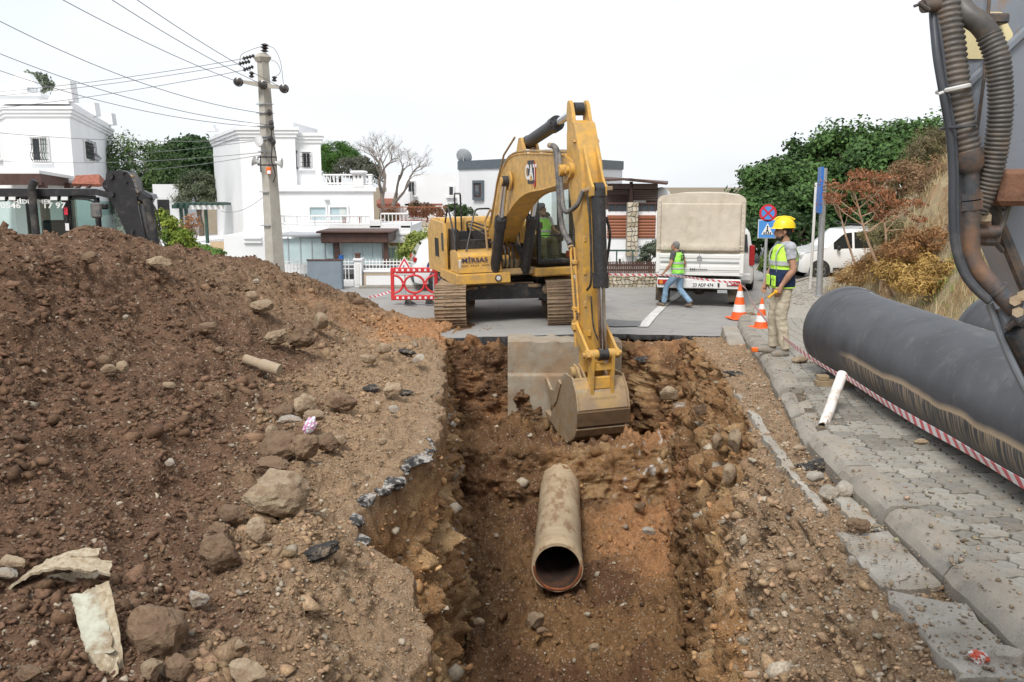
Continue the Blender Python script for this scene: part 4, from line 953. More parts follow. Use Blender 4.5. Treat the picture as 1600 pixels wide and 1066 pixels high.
def aprism(pxs,dy0,dy1):
    m=MB(); n=len(pxs); vs=[A(x,y,dy0) for x,y in pxs]; t=Vector((.12,dy1- dy0,0)); vs += [v+t for v in vs]
    m.add(vs,[tuple(range(n)),tuple(reversed(range(n,2*n)))]+[(i,(i+1) % n,n+(i+1) % n,n+i) for i in range(n)]); return m
plate=aprism([(1484,-420),(1488,-40),(1497,60),(1506,150),(1520,235),(1530,283),(1546,330),(1562,372),(1600,462),(1650,575),(1720,700),(2000,700),(2000,-420)],.13,.50).build('side_plate','arm_paint',arm,25)
ribm=MB(); ribm.tube([A(1507,137,.125),A(1560,88,.125),A(1660,-5,.125)],.012,6); ribm.build('weld_seam','arm_paint',plate)
ribm=MB(); ribm.tube([A(1522,240,.10),A(1538,120,.10),A(1548,-40,.10)],.0045,8); ribm.build('lube_line','arm_dark',arm)
ribm=MB(); ribm.tube([A(1543,310,.11),A(1566,363,.11),A(1604,455,.11),A(1656,575,.11)],.017,8); ribm.build('plate_flange','arm_dark',plate)
ribm=MB(); ribm.tube([A(1470,60,.10),A(1535,270,.10)],.004,6); ribm.tube([A(1530,250,.09),A(1553,300,.09),A(1560,322,.08),A(1568,330,.07)],.006,6);
ribm.tube([A(1553,300,.05),A(1566,325,.05),A(1571,318,.05)],.006,6); split_build(ribm,'lube_line','hose_brown',arm)
ribm=MB(); ribm.tube(curve([A(1577,318,.05),A(1569,345,.05),A(1560,365,.05),A(1557,380,.06),A(1566,392,.1)],5),.0065,8); ribm.build('lube_line','hose_brown',arm)
def boxpx(x0,y0,x1,y1,d0,d1,ch=.004):
    a,c_=A(x0,y0,d0),A(x1,y1,d0); m=MB(); m.box(((a.x+c_.x)/2,(a.y+c_.y)/2+(d1- d0)/2,(a.z+c_.z)/2),(abs(c_.x- a.x),abs(d1- d0),abs(a.z- c_.z)),ch=ch); return m
boxpx(1567,264,1640,322,.0,.14,.012).build('mount_block','rust_block',arm)
boxpx(1548,20,1578,36,.08,.14).build('bracket','arm_dark',arm)
boxpx(1524,238,1545,246,.06,.14).build('bracket','arm_dark',arm)
m=aprism([(1486,22),(1493,18),(1511,52),(1505,92),(1497,80)],.122,.128); m.build('warning_sticker','sticker',plate,0)
def corrpx(pts,r,n,amp=.085,seg=20):
    P=curve([A(*p) for p in pts],12); L_=[0]
    for i in range(1,len(P)): L_.append(L_[-1]+(P[i]- P[i- 1]).length)
    k=n*4; Q=[]; Rr=[]
    for i in range(k+1):
        s_=L_[-1]*i/k; j=max(1,min(len(P)- 1,int(np.searchsorted(L_,s_)))); t=(s_- L_[j- 1])/(L_[j]- L_[j- 1]); Q.append(P[j- 1].lerp(P[j],t)); ph=(i % 4)
        Rr.append(r*(1+amp*(1,.55,-1,.55)[ph]))
    m=MB(); m.tube(Q,Rr,seg); return m
corrpx([(1463,-60,.03),(1477,0,.02),(1485,60,.01),(1493,130,0),(1502,190,0),(1511,238,.0)],.0315,34).build('ribbed_hose','hose_brown',arm,180)
corrpx([(1545,55,-.01),(1558,90,-.02),(1563,140,-.02),(1562,190,-.015),(1553,250,.0),(1538,298,.02),(1524,330,.03)],.0275,40).build('ribbed_hose','hose_brown',arm,180)
m=MB(); P=curve([A(1478,-60,.05),A(1492,-8,.04),A(1508,20,.01),(A(1530,36,-.005)),A(1545,55,-.01),A(1551,70,-.015)],8); m.tube(P,.0265,20); m.build('hose_sleeve','hose_brown',arm,180)
m=MB(); P=[A(1509,236,0),A(1511,246,0),A(1513,262,0),A(1514,268,0)]; m.tube(P,[.037,.038,.036,.03],20); m.tube([A(1514,266,0),A(1515,306,0)],.024,18); m.build('hose_ferrule','rusty_pipe',arm,40)
for (y0,y1) in ((302,312),(314,328)):
    m=MB(); m.tube([A(1515,y0,0),A(1515.5,y1,0)],.0295,6,twist=.3); m.build('hex_nut','rusty_pipe',arm,20)
m=MB(); m.tube(curve([A(1515,326,0),A(1515,360,0),A(1516,392,0),A(1524,416,-.005),A(1542,438,-.015),A(1562,458,-.025),A(1588,484,-.04)],8),.0235,20); m.build('steel_pipe','rusty_pipe',arm,180)
m=MB(); m.tube([A(1556,452,-.02),A(1559.5,455.5,-.022)],.028,20); m.build('pipe_clamp','arm_dark',arm,40)
m=MB(); m.tube(curve([A(1440,-60,.06),A(1455,-5,.03),A(1459,40,.01),A(1464,90,-.01),A(1474,150,-.02),A(1484,210,-.02),A(1488,270,-.02),A(1488,330,-.02),A(1491,380,-.02),A(1502,420,-.02),A(1520,448,-.025),A(1546,472,-.03)],8),.0095,14); m.build('electric_cable','cable_black',arm,180)
m=MB(); m.tube(curve([A(1452,-60,.05),A(1463,0,.02),A(1470,60,0),A(1479,130,-.01),A(1489,200,-.015),A(1493,260,-.015),A(1494,330,-.015),A(1497,385,-.015),A(1508,422,-.015),A(1524,446,-.02),A(1548,470,-.03)],8),.008,14); m.build('electric_cable','cable_black',arm,180)
def ring(pc,w_,r,tilt,name,mat,dY=0,th=.004):
    m=MB(); c=A(*pc,dY); P=[c+Vector((w_*math.cos(a),.045*math.sin(a),w_*math.cos(a)*tilt)) for a in np.linspace(0,2*math.pi,24)]; m.tube(P,th,6); return m.build(name,mat,arm)
ring((1489,139),.032,0,.22,'cable_tie','tie_white',-.005,.0055); m=MB(); m.tube([A(1474,144,-.06),A(1466,147,-.06)],.0035,6); m.build('tie_tail','tie_white',arm)
ring((1496,199),.036,0,.08,'cable_tie','cable_black',-.005,.0035)
m=MB(); m.tube([A(1442,10,0),A(1470,6,.01)],.016,12); m.tube([A(1435,5,-.01),A(1452,16,-.01)],.006,8); m.tube([A(1428,10,0),A(1444,4,0)],.0035,6); split_build(m,'banjo_fitting','arm_dark',arm)
m=MB(); m.tube([A(1578,492,-.03),A(1600,476,-.03)],.03,16); m.tube([A(1560,500,.0),A(1650,470,.0)],.03,14); m.build('flange','arm_paint',arm)
for (x,y) in ((1586,470),(1590,488),(1598,462)):
    m=MB(); m.tube([A(x,y,-.085),A(x+3,y- 1,-.05)],.0135,6); m.build('flange_bolt','worn_steel',arm,20)
m=MB(); m.tube(curve([A(1545,474,0),A(1552,492,0),A(1566,530,.0),A(1590,585,.0),A(1640,680,.02)],5),.010,10); m.build('lube_line','arm_paint',arm)
m=MB(); m.tube([A(1584,518,-.02),A(1660,660,.02)],.022,16); m.build('cylinder_rod','arm_dark',arm)
m=MB(); m.tube([A(1572,512,-.02),A(1584,502,-.03),A(1604,503,-.03)],.011,10); m.build('pipe_clamp','rusty_pipe',arm)
m=MB(); m.tube([A(1590,505,.03),A(1690,690,.06)],.05,18); m.build('cylinder_barrel','arm_dark',arm)
m=MB(); m.tube([A(1497,355,.06),A(1545,350,.06)],.013,12); m.tube([A(1487,350,.05),A(1500,352,.05)],.022,12); m.tube([A(1525,362,.05),A(1560,362,.05)],.016,12); m.build('cross_pipe','rusty_pipe',arm)
boxpx(1538,352,1566,385,.05,.14,.01).build('bracket','arm_dark',arm)
m=MB(); m.tube([A(1530,341,.03),A(1545,341,.03)],.015,6); m.build('hex_nut','worn_steel',arm,20)
# ================================================================== PEOPLE
b=NB('skin'); b.done(b.ramp(b.noise(12,4),[(.3,(.34,.175,.11)),(.7,(.46,.255,.17))]),.55,0,b.bump(b.noise(90,3),.1,.003),.4)
def cloth(name,c,var=.1,sc=9,rough=.85):
    b=NB(name); col=b.ramp(b.noise(sc,5,.6),[(.3,tuple(x*(1- var) for x in c)),(.7,tuple(min(1,x*(1+var)) for x in c))])
    nn=b.bump(b.noise(9,4,.55,vec=b.vec((1.6,1.6,.8))),.55,.03); nn=b.bump(b.noise(260,2),.15,.002,nn); b.done(col,rough,0,nn,.25)
cloth('khaki',(.50,.435,.33)); cloth('denim',(.22,.34,.47),.25,6); cloth('grey_shirt',(.40,.41,.44)); cloth('dark_shirt',(.09,.085,.09)); cloth('olive',(.13,.13,.075))
cloth('hivis',(.55,.90,.10),.06); cloth('hivis_green',(.36,.86,.13),.06); cloth('navy',(.022,.035,.085)); cloth('silver_tape',(.48,.50,.49),.08,9,.5); cloth('white_shirt',(.62,.62,.62))
std('helmet_yellow',(.80,.60,.01),.32,0,.03); std('hair_black',(.012,.010,.009),.75,0,.2,30,bump=.5,bscale=120); std('hair_grey',(.20,.195,.19),.75,0,.25,30,bump=.5,bscale=120)
std('shoe_grey',(.27,.25,.22),.8,0,.2,12,MUD,.4,8); std('shoe_dark',(.10,.085,.07),.8,0,.2,12,MUD,.4,8); std('glove_orange',(.80,.42,.02),.7); std('eye_dark',(.02,.015,.012),.3); std('strap_white',(.7,.7,.68),.5); std('orange_plastic',(.85,.16,.02),.45)
def remesh(m,vox,name,mat,parent,sm=3,noise=0):
    me=bpy.data.meshes.new(name); me.from_pydata(m.v,[],m.f)
    bb=bmesh.new(); bb.from_mesh(me); bmesh.ops.recalc_face_normals(bb,faces=bb.faces); bb.to_mesh(me); bb.free()
    o=bpy.data.objects.new(name,me); COL.objects.link(o)
    md_=o.modifiers.new('r','REMESH'); md_.mode='VOXEL'; md_.voxel_size=vox
    s_=o.modifiers.new('s','SMOOTH'); s_.iterations=sm; s_.factor=.5
    bpy.context.view_layer.update()
    me2=bpy.data.meshes.new_from_object(o.evaluated_get(bpy.context.evaluated_depsgraph_get())); bpy.data.objects.remove(o)
    me2.name=name
    if noise:
        co=np.empty(len(me2.vertices)*3); me2.vertices.foreach_get('co',co); co=co.reshape(-1,3); nn=np.empty_like(co).reshape(-1); me2.vertices.foreach_get('normal',nn)
        co=co+nn.reshape(-1,3)*(noise*fbm(co*np.array([9,9,14]),3,.55,60))[:,None]; me2.vertices.foreach_set('co',co.reshape(-1)); me2.update()
    return mk(name,me2,mat,parent,180)
def loft(m,secs,n=20):
    o=len(m.v); S_=[]
    for i in range(len(secs)- 1):
        (c0,a0,b0,y0),(c1,a1,b1,y1)=secs[i],secs[i+1]
        for k in range(4):
            t=k/4; S_.append((Vector(c0).lerp(Vector(c1),t),a0+(a1- a0)*t,b0+(b1- b0)*t,y0+(y1- y0)*t))
    c,a,b_,y=secs[-1]; S_.append((Vector(c),a,b_,y))
    for (c,a,b_,y) in S_:
        for j in range(n):
            t=2*math.pi*j/n; ex=.85; u=a*math.copysign(abs(math.cos(t))**ex,math.cos(t)); v_=b_*math.copysign(abs(math.sin(t))**ex,math.sin(t))
            m.v.append((c.x+u*math.cos(y)- v_*math.sin(y),c.y+u*math.sin(y)+v_*math.cos(y),c.z))
    for i in range(len(S_)- 1):
        for j in range(n): m.f.append((o+i*n+j,o+i*n+(j+1) % n,o+(i+1)*n+(j+1) % n,o+(i+1)*n+j))
    m.f.append(tuple(o+j for j in reversed(range(n)))); m.f.append(tuple(o+(len(S_)- 1)*n+j for j in range(n)))
def limb(m,pts,rs__,n=14):
    P=curve(pts,4); R=[]
    for i in range(len(rs__)- 1):
        for k in range(4): t=k/4; t=t*t*(3- 2*t); R.append(rs__[i]+(rs__[i+1]- rs__[i])*t)
    R.append(rs__[-1]); m.tube(P,R,n)
def V3(*a): return Vector(a)
def hand(m,wr,d,palm_n,curl=.5,s_=1.0):
    """palm and five fingers; d = direction of the hand, palm_n = palm normal"""
    d=Vector(d).normalized(); nrm=Vector(palm_n); nrm=(nrm- d*nrm.dot(d)).normalized(); sd_=d.cross(nrm)
    wr=Vector(wr)
    m.tube([wr- d*.02,wr+d*.025*s_,wr+d*.085*s_],[.026*s_,.03*s_,.028*s_],10)
    for k,(off,ln) in enumerate(((-.028,.062),(-.010,.075),(.009,.070),(.027,.055))):
        a=wr+d*.08*s_+sd_*off*s_*1.1; m.tube([wr+d*.03*s_+sd_*off*.7*s_,a],[.013*s_,.0105*s_],7)
        p=[a]; dd=d.copy()
        for q in range(3):
            dd=(dd+nrm*curl*(.55+.25*q)).normalized(); p.append(p[-1]+dd*ln*s_/2.6)
        m.tube(p,[.0105*s_,.0098*s_,.0092*s_,.008*s_],7)
    t0=wr+d*.02*s_- sd_*.022*s_; td=(d*.6- sd_*.75+nrm*.35).normalized(); t1=t0+td*.04*s_; t2=t1+(td*.5+d*.7+nrm*.3).normalized()*.035*s_
    m.tube([t0,t1,t2],[.014*s_,.012*s_,.009*s_],7)
def head_geo(m,c,yaw,pitch=0):
    M_=Matrix.Translation(c)@Matrix.Rotation(yaw,4,'Z')@Matrix.Rotation(pitch,4,'X')
    m.ball((0,0,0),(.077,.096,.105),18,14,None) if False else None
    def B_(cc,r,nu=14,nv=10): m.ball((0,0,0),r,nu,nv,M_@Matrix.Translation(cc))
    B_((0,-.01,.035),(.078,.096,.088)); B_((0,.028,-.035),(.060,.066,.075)); B_((0,.062,-.088),(.030,.026,.024)); B_((0,.075,-.025),(.042,.028,.05))
    m.tube([M_@Vector((0,.094,.018)),M_@Vector((0,.113,-.018)),M_@Vector((0,.110,-.028)),M_@Vector((0,.09,-.034))],[.010,.014,.015,.008],8)
    B_((0,.098,-.058),(.024,.012,.008)); B_((0,.096,-.068),(.020,.012,.007)); B_((0,.086,.036),(.048,.014,.010))
    for s_ in (-1,1): B_((s_*.078,-.005,-.005),(.011,.022,.032),8,6)
    return M_
def person(name,loc,rz_,label,J,shirt,trousers,shoe,vest,heady=0,headp=0,skirt=None,hair='hair_black',helmet=False,vox=.008,sleeves=.55,gloves=None,bands=((1.10,1.14),),handc=(.5,.5),seat=False,vest_low=None,beard=False):
    root=empty(name,loc,rz_,label,'person'); bd=MB()
    pel,wai,che,nck,hd_=[Vector(J[k]) for k in ('pelvis','waist','chest','neck','head')]
    yaw=J.get('yaw',0)
    loft(bd,[(pel,.14,.10,0),(wai,.13,.095,yaw*.5),(che,.16,.105,yaw),(nck- V3(0,0,.05),.11,.075,yaw),(nck,.052,.055,yaw)]); limb(bd,[nck- V3(0,0,.03),nck.lerp(hd_,.5),hd_- V3(0,0,.02)],[.062,.056,.056])
    HM=head_geo(bd,hd_,heady,headp)
    for s_ in 'LR':
        sh,el,wr=[Vector(J[k+s_]) for k in ('sh','el','wr')]; limb(bd,[sh,sh.lerp(el,.5),el,el.lerp(wr,.35),wr],[.055,.049,.042,.043,.027])
        hp,kn,an,to=[Vector(J[k+s_]) for k in ('hip','knee','ank','toe')]; limb(bd,[hp,hp.lerp(kn,.5),kn,kn.lerp(an,.35),an],[.085,.075,.055,.055,.038]); bd.tube([an,an.lerp(to,.5)- V3(0,0,.03),to],[.04,.036,.028],8)
        hand(bd,wr,J.get('hd'+s_,(wr- el)),J.get('pn'+s_,(1 if s_ == 'L' else-1,.3,0)),handc[0 if s_ == 'L' else 1])
    body=remesh(bd,vox,'body','skin',root,2)
    for s_ in (-1,1): m=MB(); m.ball((0,0,0),(.014,.008,.008),8,6,HM@Matrix.Translation((s_*.031,.0885,.014))); m.build('eye','eye_dark',root); m=MB(); m.tube([HM@Vector((s_*.012,.098,.036)),HM@Vector((s_*.034,.094,.042)),HM@Vector((s_*.05,.08,.034))],.006,6); m.build('eyebrow',hair,root)
    hr=MB()
    hr.ball((0,0,0),(.086,.10,.093),16,12,HM@Matrix.Translation((0,-.022,.045))); hr.ball((0,0,0),(.076,.06,.08),14,10,HM@Matrix.Translation((0,-.055,.0)))
    hro=remesh(hr,.01,'hair',hair,root,1,.004)
    if beard: m=MB(); m.ball((0,0,0),(.058,.05,.034),14,8,HM@Matrix.Translation((0,.042,-.09))); m.ball((0,0,0),(.06,.04,.05),12,8,HM@Matrix.Translation((0,.02,-.062))); m.build('beard',hair,root)
    tr=MB(); loft(tr,[(pel- V3(0,0,.10),.155,.115,0),(pel,.172,.128,0),(pel+V3(0,0,.10),.165,.12,yaw*.3)])
    for s_ in 'LR':
        hp,kn,an=[Vector(J[k+s_]) for k in ('hip','knee','ank')]; limb(tr,[hp+(hp- kn)*.06,hp.lerp(kn,.5),kn,kn.lerp(an,.5),an.lerp(kn,.02)],[.098,.092,.075,.074,.072])
    remesh(tr,max(.012,vox*1.3),'trousers',trousers,root,2,.007)
    st_=MB(); loft(st_,[(pel+V3(0,0,.02),.172,.128,yaw*.3),(wai,.162,.122,yaw*.5),(che,.185,.13,yaw),(che.lerp(nck,.55),.175,.112,yaw),(nck- V3(0,0,.035),.09,.082,yaw),(nck+V3(0,.0,.012),.066,.066,yaw)])
    for s_ in 'LR':
        sh,el=Vector(J['sh'+s_]),Vector(J['el'+s_]); e2=sh.lerp(el,sleeves); limb(st_,[sh.lerp(nck,.25),sh,sh.lerp(e2,.6),e2],[.07,.075,.068,.068])
    remesh(st_,max(.012,vox*1.3),'shirt',shirt,root,2,.009)
    def ring_sec(t,e):
        pts=[(pel- V3(0,0,.03),.182,.142),(wai,.18,.142),(che,.20,.150),(che.lerp(nck,.6),.165,.132),(nck- V3(0,0,.028),.115,.10)]
        f=t*(len(pts)- 1); i=min(int(f),len(pts)- 2); q=f- i
        c=pts[i][0].lerp(pts[i+1][0],q); return (c,pts[i][1]*(1- q)+pts[i+1][1]*q+e,pts[i][2]*(1- q)+pts[i+1][2]*q+e,yaw*(.4+.6*t))
    if vest:
        vm=MB(); loft(vm,[ring_sec(t,.006) for t in np.linspace(.0,1,9)],28); remesh(vm,.012,'vest',vest,root,2,.008)
        if vest_low:
            vm=MB(); loft(vm,[ring_sec(t,.012) for t in np.linspace(-.02 if False else 0.0,.34,5)],28); remesh(vm,.012,'vest_lower',vest_low,root,2,.008)
            for z_ in (0.0,): vm=MB(); loft(vm,[ring_sec(t,.014) for t in (0.0,.02)],28); vm.build('vest_hem',vest,root)
        for (t0,t1) in bands: vm=MB(); loft(vm,[ring_sec(t,.017) for t in (t0,(t0+t1)/2,t1)],28); vm.build('reflective_band','silver_tape',root)
    for s_ in 'LR':
        an,to=Vector(J['ank'+s_]),Vector(J['toe'+s_]); dr=(to- an); heel=an- V3(dr.x,dr.y,0).normalized()*.035
        m=MB(); m.tube([an+V3(0,0,.05),an],[.052,.054],12); m.tube([heel- V3(0,0,.045),an.lerp(to,.35)- V3(0,0,.035),an.lerp(to,.75)- V3(0,0,.012 if not seat else .02),to+dr.normalized()*.03],[.046,.054,.05,.03],12)
        so=remesh(m,.01,'shoe',shoe,root,2)
    if helmet:
        m=MB(); m.lathe([(0,.128),(.05,.12),(.09,.095),(.118,.05),(.128,.0),(.132,-.012),(.126,-.014)],28,HM@Matrix.Translation((0,-.008,.062))@Matrix.Scale(1.12,4,(0,1,0))@Matrix.Scale(.90,4,(1,0,0))); ho=m.build('helmet','helmet_yellow',root,60)
        m=MB(); m.tube([HM@Vector((0,-.14,.155)),HM@Vector((0,-.08,.185)),HM@Vector((0,0,.194)),HM@Vector((0,.08,.183)),HM@Vector((0,.12,.15))],.012,8); m.build('helmet_ridge','helmet_yellow',ho)
        m=MB(); n=14; vs=[]
        for j in range(n+1):
            a=math.pi*j/n; vs.append(HM@Vector((.115*math.cos(a),.03+.105*math.sin(a),.052))); vs.append(HM@Vector((.118*math.cos(a),.03+(.105+.055*math.sin(a))*math.sin(a),.040))); vs.append(HM@Vector((.115*math.cos(a),.03+.105*math.sin(a),.044)))
        m.add(vs,[(3*j,3*j+3,3*j+4,3*j+1) for j in range(n)]+[(3*j+1,3*j+4,3*j+5,3*j+2) for j in range(n)]); m.build('brim','helmet_yellow',ho)
        m=MB(); m.box((0,0,0),(.05,.02,.045),HM.to_3x3(),.006); o_=m.build('strap_clip','orange_plastic',ho); o_.location=HM@Vector((.03,-.125,.015))
        m=MB(); m.ball((0,0,0),(.012,.03,.028),10,7,HM@Matrix.Translation((.088,-.03,.03))); m.build('ear_strap','strap_white',ho)
    return root,HM,J
J1=dict(pelvis=V3(0,0,.94),waist=V3(0,.012,1.08),chest=V3(0,-.005,1.29),neck=V3(0,-.015,1.50),head=V3(0,.025,1.635),yaw=0,
          shL=V3(-.19,-.01,1.435),elL=V3(-.245,-.04,1.16),wrL=V3(-.215,.10,.935),shR=V3(.19,-.01,1.435),elR=V3(.25,.05,1.16),wrR=V3(.23,.14,.95),
          hdL=V3(.05,.25,-1),hdR=V3(0,.3,-1),pnL=V3(1,.1,0),pnR=V3(-1,0,0),
          hipL=V3(-.085,0,.90),kneeL=V3(-.10,.03,.50),ankL=V3(-.12,-.04,.09),toeL=V3(-.16,.13,.045),hipR=V3(.085,0,.90),kneeR=V3(.12,.05,.50),ankR=V3(.15,.02,.09),toeR=V3(.19,.19,.045))
yW=11.75; pW=Vector((3.56,yW,float(g_(yW))+.118))
w1,HM1,_=person('person',pW,rad(94),'man in yellow hard hat and navy-hemmed vest standing by the pipe',J1,'grey_shirt','khaki','shoe_grey','hivis',heady=rad(-8),helmet=True,vox=.0065,bands=((.40,.47),),vest_low='navy',beard=True)
for s_ in (-1,1):
    m=MB(); P=[V3(s_*.115,.135,1.12),V3(s_*.12,.152,1.28),V3(s_*.115,.125,1.40),V3(s_*.11,.02,1.475),V3(s_*.115,-.115,1.40),V3(s_*.12,-.15,1.28),V3(s_*.115,-.14,1.12)]; P=curve(P,5)
    vs=[]; [vs.extend([p+V3(.022,0,0),p- V3(.022,0,0)]) for p in P]; m.add(vs,[(2*i,2*i+2,2*i+3,2*i+1) for i in range(len(P)- 1)]); m.build('reflective_band','silver_tape',w1)
m=MB(); m.box((-.10,.158,1.0),(.12,.02,.14),ch=.008); m.box((-.10,.172,1.05),(.125,.008,.045),ch=.003); m.build('vest_pocket','hivis',w1)
m=MB(); m.box((.10,.158,1.0),(.12,.02,.14),ch=.008); m.build('vest_pocket','hivis',w1)
m=MB()
for k in range(4): m.tube([V3(-.215,.17,.865),V3(-.20+.012*k,.215+.006*k,.825- .008*k),V3(-.195+.016*k,.245,.785)],[.012,.015,.010],7)
m.ball((-.21,.16,.87),(.022,.03,.03),10,7)
go=remesh(m,.007,'work_gloves','glove_orange',None,1); go.matrix_world=Matrix.Translation(pW)@Matrix.Rotation(rad(94),4,'Z'); tag(go,"orange work gloves held in the hard-hatted man's hand",'gloves')
J2=dict(pelvis=V3(0,0,.92),waist=V3(0,.03,1.06),chest=V3(0,.05,1.27),neck=V3(0,.06,1.47),head=V3(0,.11,1.60),yaw=rad(-8),
          shL=V3(-.19,.06,1.41),elL=V3(-.30,.08,1.14),wrL=V3(-.36,.22,.93),shR=V3(.19,.05,1.41),elR=V3(.25,-.06,1.15),wrR=V3(.23,.06,.93),hdL=V3(-.1,.5,-.6),hdR=V3(0,.3,-1),pnL=V3(.6,0,-.5),pnR=V3(-1,0,0),
          hipL=V3(-.085,0,.88),kneeL=V3(-.10,.28,.53),ankL=V3(-.10,.34,.10),toeL=V3(-.12,.52,.055),hipR=V3(.085,0,.88),kneeR=V3(.10,-.02,.47),ankR=V3(.11,-.34,.13),toeR=V3(.12,-.20,.04))
p2_=atz(1058,480,0.02); p2_.z=float(rz(p2_.x,p2_.y))+.012
w2,HM2,_=person('person',p2_,rad(52),'grey-haired man in green vest and blue jeans walking past the truck',J2,'dark_shirt','denim','shoe_dark','hivis_green',heady=rad(6),hair='hair_grey',vox=.009,bands=((.18,.24),(.36,.42)),handc=(.9,.5))
for t_,sz,z in (('AA',.15,1.27),('BELEDİYE',.045,1.375),('KONYALIT',.04,1.17)):
    if t_ != 'AA': continue
    lettering(t_,sz,'letter_black',w2,Matrix.Translation((.02,-.108,z))@Matrix.Rotation(rad(84),4,'X'),bold=.006)
ln=MB()
for (z,w_) in ((1.375,.24),(1.352,.17),(1.175,.18)):
    for k in range(int(w_/.022)): ln.box((.02- w_/2+.022*k,-.112+.00*k,z),(.014,.006,.013))
tag(ln.build('small_print','letter_black',w2,0),kind='stuff')
J3=dict(pelvis=V3(0,0,.12),waist=V3(0,.02,.27),chest=V3(0,.02,.46),neck=V3(0,.03,.66),head=V3(0,.07,.79),yaw=0,
          shL=V3(-.18,.02,.60),elL=V3(-.27,.05,.34),wrL=V3(-.29,.30,.30),shR=V3(.18,.02,.60),elR=V3(.27,.05,.34),wrR=V3(.29,.30,.30),hdL=V3(0,1,0),hdR=V3(0,1,0),pnL=V3(0,0,-1),pnR=V3(0,0,-1),
          hipL=V3(-.09,.05,.10),kneeL=V3(-.14,.46,.13),ankL=V3(-.14,.58,-.26),toeL=V3(-.15,.75,-.30),hipR=V3(.09,.05,.10),kneeR=V3(.14,.46,.13),ankR=V3(.14,.58,-.26),toeR=V3(.15,.75,-.30))
bpy.context.view_layer.update()
op,HM3,_=person('person',(0,0,0),0,'excavator operator in green vest seated behind the cab windscreen',J3,'white_shirt','olive','shoe_dark','hivis_green',hair='hair_black',vox=.01,bands=((.3,.37),),seat=True,beard=True)
op.matrix_world=exc.matrix_world@Matrix.Rotation(SW,4,'Z')@Matrix.Translation((-.86,.26,1.70))
# ================================================================== TRAFFIC CONES, TAPE, BARRIERS, SIGNS
std('cone_orange',(.86,.13,.025),.5,0,.06,5,(.4,.25,.18),.15,5); std('cone_white',(.78,.77,.76),.55,0,.05,5,(.5,.42,.34),.2,6)
std('barrier_red',(.62,.035,.04),.5,0,.06,4,(.4,.25,.2),.15,4); std('sign_blue',(.03,.16,.52),.4,0,.03); std('sign_lightblue',(.08,.30,.72),.4,0,.03); std('sign_white',(.80,.80,.80),.4,0,.02); std('sign_red',(.62,.03,.05),.4,0,.03); std('sign_navy',(.03,.045,.16),.4,0,.03)
std('galvanised',(.46,.48,.50),.45,.4,.08,5,(.3,.28,.25),.2,6)
def cone(pos,h,label,rz_=0):
    root=empty('traffic_cone',pos,rz_,label,'cone'); bw=h*.30
    m=MB(); m.box((0,0,.018),(bw*2,bw*2,.036),ch=.015); m.build('base','cone_orange',root)
    R=lambda t: bw*.76*(1- t)+h*.033*t
    cuts=[(0,.18,'cone_orange'),(.18,.40,'cone_white'),(.40,.62,'cone_orange'),(.62,.80,'cone_white'),(.80,1,'cone_orange')]
    for (a,b_,mt) in cuts:
        m=MB(); pr_=[(R(a),.03+a*(h- .03)),(R(b_),.03+b_*(h- .03))]
        if b_ == 1: pr_ += [(R(1)*.7,h+.004),(0,h+.006)]
        m.lathe(pr_,24); m.build('orange_section' if 'orange' in mt else 'white_band',mt,root,40)
    return root
CN1=atz(1155,489,.24); CN2=atz(1178,506,.47)
CN1.z=float(g_(CN1.y))+(.018 if CN1.x < kx(CN1.y) else .12); CN2.z=float(g_(CN2.y))+.122
CN2.x=max(CN2.x,kx(CN2.y)+.42)
cone(CN1,.82,'taller orange and white traffic cone carrying the barrier tape',.2); cone(CN2,.60,'shorter orange and white traffic cone at the pavement corner',.5)
b=NB('tape'); u=b.n.new('ShaderNodeUVMap'); sp=b.n.new('ShaderNodeSeparateXYZ'); b.link(u.outputs[0],sp.inputs[0])
fr2=b.math('FRACT',b.math('ADD',b.math('MULTIPLY',sp.outputs['X'],6.2),b.math('MULTIPLY',sp.outputs['Y'],.35))); b.done(b.mix(b.math('GREATER_THAN',fr2,.55),(.80,.77,.77),(.66,.12,.14)),.45,0,None,.4)
def ribbon(name,pts,wd,label,tw=.15,cat='tape'):
    P=curve(pts,14); s_=0; vs=[]; fs=[]; us=[]
    for i,p in enumerate(P):
        t=(P[min(i+1,len(P)- 1)]- P[max(i- 1,0)]).normalized(); sd_=t.cross(Vector((0,0,1))).normalized(); a=tw*math.sin(i*.23)+.25; n=(Vector((0,0,1))*math.cos(a)+sd_*math.sin(a)); n=(n- t*n.dot(t)).normalized()
        if i: s_ += (p- P[i- 1]).length
        f=t.cross(n)*.0012
        vs += [p+n*wd/2+f,p- n*wd/2+f,p- n*wd/2- f,p+n*wd/2- f]; us += [(s_,1),(s_,0),(s_,0),(s_,1)]
    for i in range(len(P)- 1):
        for k in range(4): fs.append((4*i+k,4*i+(k+1) % 4,4*i+4+(k+1) % 4,4*i+4+k))
    me=bpy.data.meshes.new(name); me.from_pydata([tuple(v) for v in vs],[],fs); uv=me.uv_layers.new(name='UVMap')
    for l in me.loops: uv.data[l.index].uv=us[l.vertex_index]
    o=mk(name,me,'tape',None,0); return tag(o,label,cat)
stake_top=at(1315,588,8.6)
hand2=w2.matrix_world@Vector((-.375,.28,.86)); bpy.context.view_layer.update(); hand2=w2.matrix_world@Vector((-.375,.28,.86))
tip1=Vector((CN1.x,CN1.y,CN1.z+.80))
